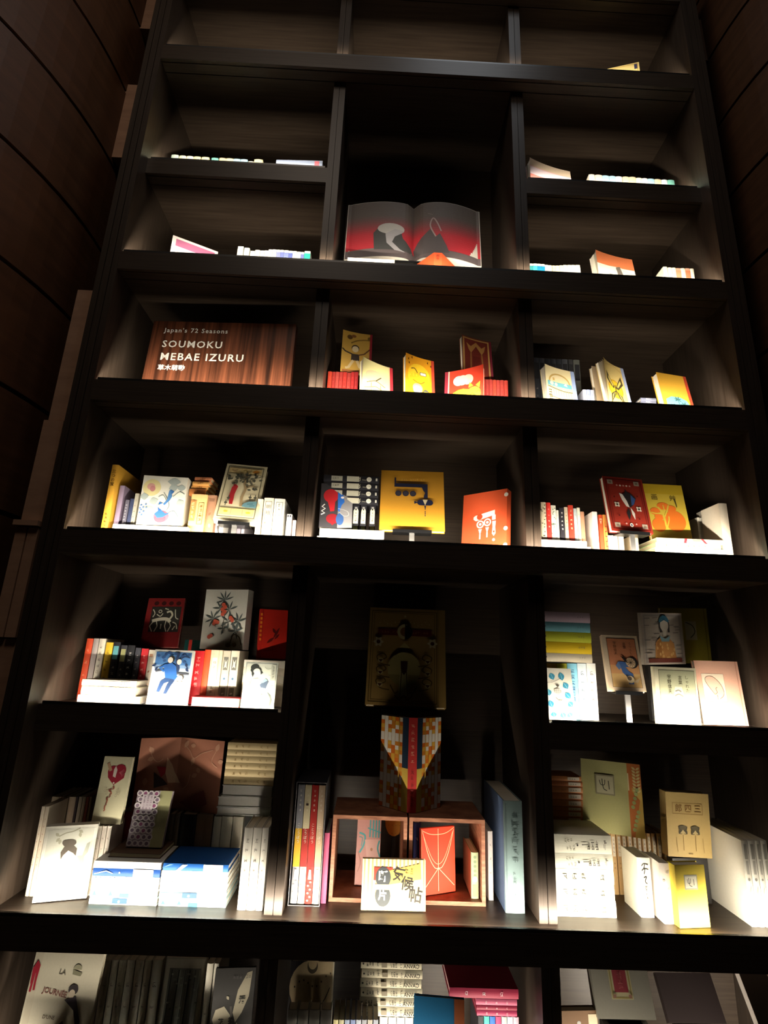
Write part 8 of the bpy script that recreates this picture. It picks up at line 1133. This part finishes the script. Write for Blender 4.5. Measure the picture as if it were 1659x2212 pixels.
def build_item(d):
    name, s, (w, h, t) = d['n'], d['s'], d['d']; col, pg = d['k'], d.get('g', 'EFE6D2')
    root = tag(empty(name, d['p'], d['r']), d['l'], d['c'], d.get('G'))
    cv = paper(col); bt = min(.0026, max(.0008, t*.1))
    if s == 'spine':                                   # upright, spine to the front
        bt = min(.0026, w*.12); bu = min(.0025, w*.1) if not (d.get('a') or '').startswith('B|') else .0006
        m = MB().prism(case_profile(w, t, bt, bu), 0, h)
        if d.get('sides'):
            m.build('cover', cv, root); MB().box(-w/2-.0006, -w/2, .012, t, 0, h).box(w/2, w/2+.0006, .012, t, 0, h).build('cover_cloth', paper(d['sides']), root)
        else: m.build('cover', cv, root)
        MB().box(-w/2+bt, w/2-bt, bt+bu, t-.003, .002, h-.0028).build('page_block', pages_mat(pg), root)
        cover_print(d, root, w, h)
        if d.get('sideart'):                           # print on the left-hand cover
            A = Art(t, h); ART[d['sideart']](A); A.build('side_print', root, tf=lambda c: Vector((-w/2+c.y, t/2-c.x, c.z)))
    elif s in ('flat', 'flatp'):                       # lying, spine (or fore-edge) to the front
        L, th = w, h; bt = min(.0026, th*.12); bu = min(.002, th*.1); f = 1 if s == 'flat' else -1
        fn = lambda p: (p[2]-L/2, p[1] if f > 0 else t-p[1], th/2-p[0])
        MB().prism(case_profile(th, t, bt, bu), 0, L).map(fn).build('cover', cv, root)
        MB().box(-th/2+bt, th/2-bt, bt+bu, t-.003, .0028, L-.0028).map(fn).build('page_block', pages_mat(pg), root)
        if f > 0: cover_print(d, root, L, th)
    elif s == 'face':
        sp = -1 if d.get('sp', 'L') == 'L' else 1; cu = d.get('curl', 0)
        disp = None
        if cu:
            e = -1 if cu > 0 else 1                    # the free edge that curls towards the viewer
            disp = lambda u, v, e=e, cu=abs(cu): -cu*max(0, (1-u) if e < 0 else u)**2.2*(.25+.75*v)
            m = MB().grid(lambda u, v: ((u-.5)*w, disp(u, v), v*h), 12, 8).grid(lambda u, v: ((u-.5)*w, disp(u, v)+.0006, v*h), 12, 8)
            m.box(-w/2, w/2, t-bt, t, 0, h).box(sp*w/2-(bt if sp > 0 else 0), sp*w/2+(bt if sp < 0 else 0), 0, t, 0, h).build('cover', cv, root)
            q = MB()
            for k in (.72, .45, .2): q.grid(lambda u, v, k=k: ((u-.5)*(w-.004), disp(u, v)*k+.0012, v*(h-.002)), 12, 6)
            q.box(-w/2+.002, w/2-.002, .0016, t-bt, .002, h-.002).build('page_block', pages_mat(pg), root)
        else:
            m = MB().box(-w/2, w/2, 0, bt, 0, h).box(-w/2, w/2, t-bt, t, 0, h).box(sp*w/2-(bt if sp > 0 else 0), sp*w/2+(bt if sp < 0 else 0), bt, t-bt, 0, h)
            m.build('cover', cv, root)
            a, b = (-w/2+bt, w/2-.003) if sp < 0 else (-w/2+.003, w/2-bt)
            MB().box(a, b, bt, t-bt, .003, h-.003).build('page_block', pages_mat(pg), root)
        if d.get('spcol') and not d.get('a'): d['a'] = None
        cover_print(d, root, w, h, disp=disp)
    elif s == 'board':
        MB().box(-w/2, w/2, 0, t, 0, h).build('panel', ZEBRA, root)
        o = cover_print(d, root, w, h, y0=-.0015); o.name = 'lettering'
    elif s == 'box':
        MB().box(-w/2, w/2, 0, .0015, 0, h).box(-w/2, w/2, t-.0015, t, 0, h).box(-w/2, -w/2+.0015, .0015, t-.0015, 0, h).box(w/2-.0015, w/2, .0015, t-.0015, 0, h).box(-w/2+.0015, w/2-.0015, .0015, t-.0015, 0, .0015).build('tray', cv, root)
        MB().box(-w/2+.0015, w/2-.0015, .0015, t-.0015, h-.0025, h-.0005).build('lid', paper(pg), root)
        cover_print(d, root, w, h)
    elif s == 'vee':
        a = math.radians(d['ang']); bw = d['bw']; dx, dy = bw*math.sin(a), bw*math.cos(a)
        MB().box(-w/2, w/2, 0, .003, 0, h).build('spine', cv, root)
        for sx in (-1, 1):
            P = lambda s_, n_: (sx*(w/2+s_*math.sin(a)-n_*math.cos(a)), s_*math.cos(a)+n_*math.sin(a))
            q = [P(0, 0), P(bw, 0), P(bw, .003), P(0, .003)]
            MB().prism(q, 0, h).build('cover', paper('D88A2C' if d['a'] == 'checks' else col), root)
            q = [P(.004, .0032), P(bw-.005, .0032), P(bw-.005, t+.004), P(.012, .012)]
            MB().prism(q, .003, h-.003).build('page_block', pages_mat(pg), root)
            if d['a'] in ('checks', 'tinyvee'):
                A = Art(bw, h); random.seed(9)
                if d['a'] == 'checks':
                    A.rect(0,0,.22,1,'1E3246'); A.rect(0,0,.22,.45,'D8B24A'); A.rect(.22,.93,1,1,'24323E')
                    for i in range(6):
                        for j in range(22): A.rect(.22+.13*i,.045*j,.35+.13*i,.045*(j+1),['E0701E','F2E8D8','E8B040','F2E8D8','E08A2A'][(i*2+j*3+(j//2)*i) % 5])
                    A.rect(.27,0,.30,1,'C89A3A')
                else: A.rect(0,.5,1,1,'2A6A64'); A.rect(0,.3,1,.5,'EDE6D8')
                def tf(c, P=P): x = P(c.x+bw/2, c.y); return Vector((x[0], x[1], c.z))
                A.build('cover_print', root, tf=tf)
        if d['a'] in ('checks', 'ora'):
            A = Art(w, h); ART[d['a']](A); A.build('spine_print', root)
    elif s == 'open':
        def fy(u, v=0): x = abs(u-.5)*2; return -.030*max(0, math.sin(min(1, x*1.05)*PI))**.8*(1.25 if u > .5 else .8)*(1-.3*x)+.016*(1-min(1, x*9))+.012*x
        m = MB().grid(lambda u, v: ((u-.5)*w, fy(u), v*h), 40, 1).grid(lambda u, v: ((u-.5)*w, t, v*h), 40, 1)
        for z in (0, h): m.grid(lambda u, v, z=z: ((u-.5)*w, fy(u)*(1-v)+t*v, z), 40, 1)
        for x in (0, 1): m.grid(lambda u, v, x=x: ((x-.5)*w, fy(x)*(1-u)+t*u, v*h), 1, 1)
        m.build('page_block', pages_mat(pg), root)
        MB().box(-w/2-.004, w/2+.004, t, t+.004, -.004, h+.004).build('cover', paper('7A5A48'), root)
        A = Art(w-.006, h-.004); ART[d['a']](A); A.build('cover_print', root, y0=-.0008, disp=lambda u, v: fy(u), cuts=44)
    elif s == 'fold':
        def fy(u): return t*(1-abs(u-.42)/.58) if u > .42 else t*(u/.42)
        m = MB()
        for u0, u1 in ((0, .42), (.42, 1)):
            MB().prism([((u0-.5)*w, fy(u0)), ((u1-.5)*w, fy(u1)), ((u1-.5)*w, fy(u1)+.002), ((u0-.5)*w, fy(u0)+.002)], 0, h).build('leaf', cv, root)
        A = Art(w, h); ART[d['a']](A); A.build('cover_print', root, y0=-.001, disp=lambda u, v: fy(u), cuts=12)
    elif s == 'openbox':
        b = .0115
        for nm, q in (('bottom_board', (-w/2, w/2, 0, t, 0, b)), ('top_board', (-w/2, w/2, 0, t, h-b, h)), ('side_board', (-w/2, -w/2+b, 0, t, b, h-b)), ('side_board', (w/2-b, w/2, 0, t, b, h-b))):
            MB().box(*q).build(nm, WALNUT, root)
    elif s == 'slipcase':
        b = .0022; m = MB().box(-w/2, -w/2+b, 0, t, 0, h).box(w/2-b, w/2, 0, t, 0, h).box(-w/2+b, w/2-b, 0, t, 0, b).box(-w/2+b, w/2-b, 0, t, h-b, h).box(-w/2+b, w/2-b, t-b, t, b, h-b)
        m.build('shell', plain('black_board', (.03, .03, .034), .4), root)
        e = .0012; MB().box(-w/2, -w/2+e, -.0006, 0, 0, h).box(w/2-e, w/2, -.0006, 0, 0, h).box(-w/2+e, w/2-e, -.0006, 0, 0, e).box(-w/2+e, w/2-e, -.0006, 0, h-e, h).build('edge_lining', paper('B8B0B4'), root)
    elif s == 'ornament':
        m = MB().prism([(0, 0)], 0, 0) if False else MB(); n = 18
        P = [(w/2*math.cos(2*PI*i/n), h-.045+.045*math.sin(2*PI*i/n)) for i in range(n)]
        m.add([(x, 0, z) for x, z in P]+[(x, t, z) for x, z in P], [tuple(range(n)), tuple(range(2*n-1, n-1, -1))]+[(i, (i+1) % n, (i+1) % n+n, i+n) for i in range(n)])
        m.build('disc', cv, root); MB().box(-.006, .006, .002, t-.002, .0, h-.085).box(-.03, .03, 0, t, 0, .004).build('post', BLACK, root)
        A = Art(w, h); ART[d['a']](A); A.build('cover_print', root)
    elif s == 'riser':
        MB().box(-w/2, w/2, 0, t, 0, h).box(-w/2-.002, w/2+.002, -.002, t+.002, h-.003, h).build('block', BLACK, root)
    return root
SHELF_Z = sorted(q[0]+FZ for q in SHELF)
def support(d):
    """the stand or riser that carries a raised cover"""
    w, h, t = d['d']; x, y, z = d['p']; zs = max(q for q in SHELF_Z if q < z-.004); k = d['stand']; H = z-zs
    short = ' '.join(d['l'].split()[:9]); yaw = (d['r'][0], 0, 0); ln = math.radians(d['r'][1])
    drop = d.get('dr', 0)
    if k == 1:
        r = tag(empty('book_stand', (x, y, zs+.0006), yaw), 'dark metal stand under the '+short, 'stand')
        tw = min(w*.36, .07); zt = H-drop-.007
        MB().box(-tw, tw, -.012, t+.012, zt, zt+.004).box(-tw, tw, -.014, -.011, zt, zt+.012).build('tray', METAL, r)
        MB().box(-.009, .009, .004, .012, .003, zt).build('stem', plain('brushed_stem', (.30, .29, .28), .35, .9), r)
        MB().box(-.04, .04, -.012, .028, 0, .003).build('foot', METAL, r)
        yb = t+.014+max(0, ln)*.05
        MB().box(-.03, .03, yb, yb+.003, zt+.004, zt+.05).build('back_rest', METAL, r)
    else:
        r = tag(empty('display_riser', (x, y, zs+.0006), yaw), ('tall black plinth' if k == 3 else 'dark riser block')+' under the '+short, 'riser')
        Hb = H-drop-.0018
        MB().box(-w*.4, w*.4, .004, max(.02, t*math.cos(ln)), 0, Hb).build('block', BLACK, r)
        MB().box(-w*.3, w*.3, t+.004+.04*abs(math.sin(ln)), t+.008+.04*abs(math.sin(ln)), Hb, Hb+.04).box(-w*.3, w*.3, .01, t+.008+.04*abs(math.sin(ln)), Hb-.004, Hb).build('back_rest', METAL, r)
for d in ITEMS:
    build_item(d)
    if d.get('stand'): support(d)
# book easel under the spread picture book
pb = [d for d in ITEMS if d['s'] == 'open'][0]; x, y, z = pb['p']; zs = 2.222+FZ
r = tag(empty('book_easel', (x, y, zs+.0006)), 'black easel block carrying the spread picture book', 'easel')
MB().box(-.12, .12, .0, .04, 0, z-zs-.012).build('block', BLACK, r); MB().box(-.13, .13, -.006, .045, z-zs-.0118, z-zs-.0065).build('ledge', METAL, r)
# crumpled wrapper high on the top board
r = tag(empty('clear_wrapper', (-.545, .09, 3.336+FZ)), 'crumpled clear plastic wrapper on the topmost visible board by the upright', 'wrapper')
random.seed(12)
MB().grid(lambda u, v: ((u-.5)*.15, v*.07+random.uniform(-.008, .008), .002+.065*math.sin(PI*u)**.5*math.sin(PI*min(1, v+.1))*random.uniform(.5, 1.1)), 14, 8).build('film', plain('clear_film', (.8, .82, .85), .08, 0, **{'Transmission Weight': .6, 'IOR': 1.3}), r)
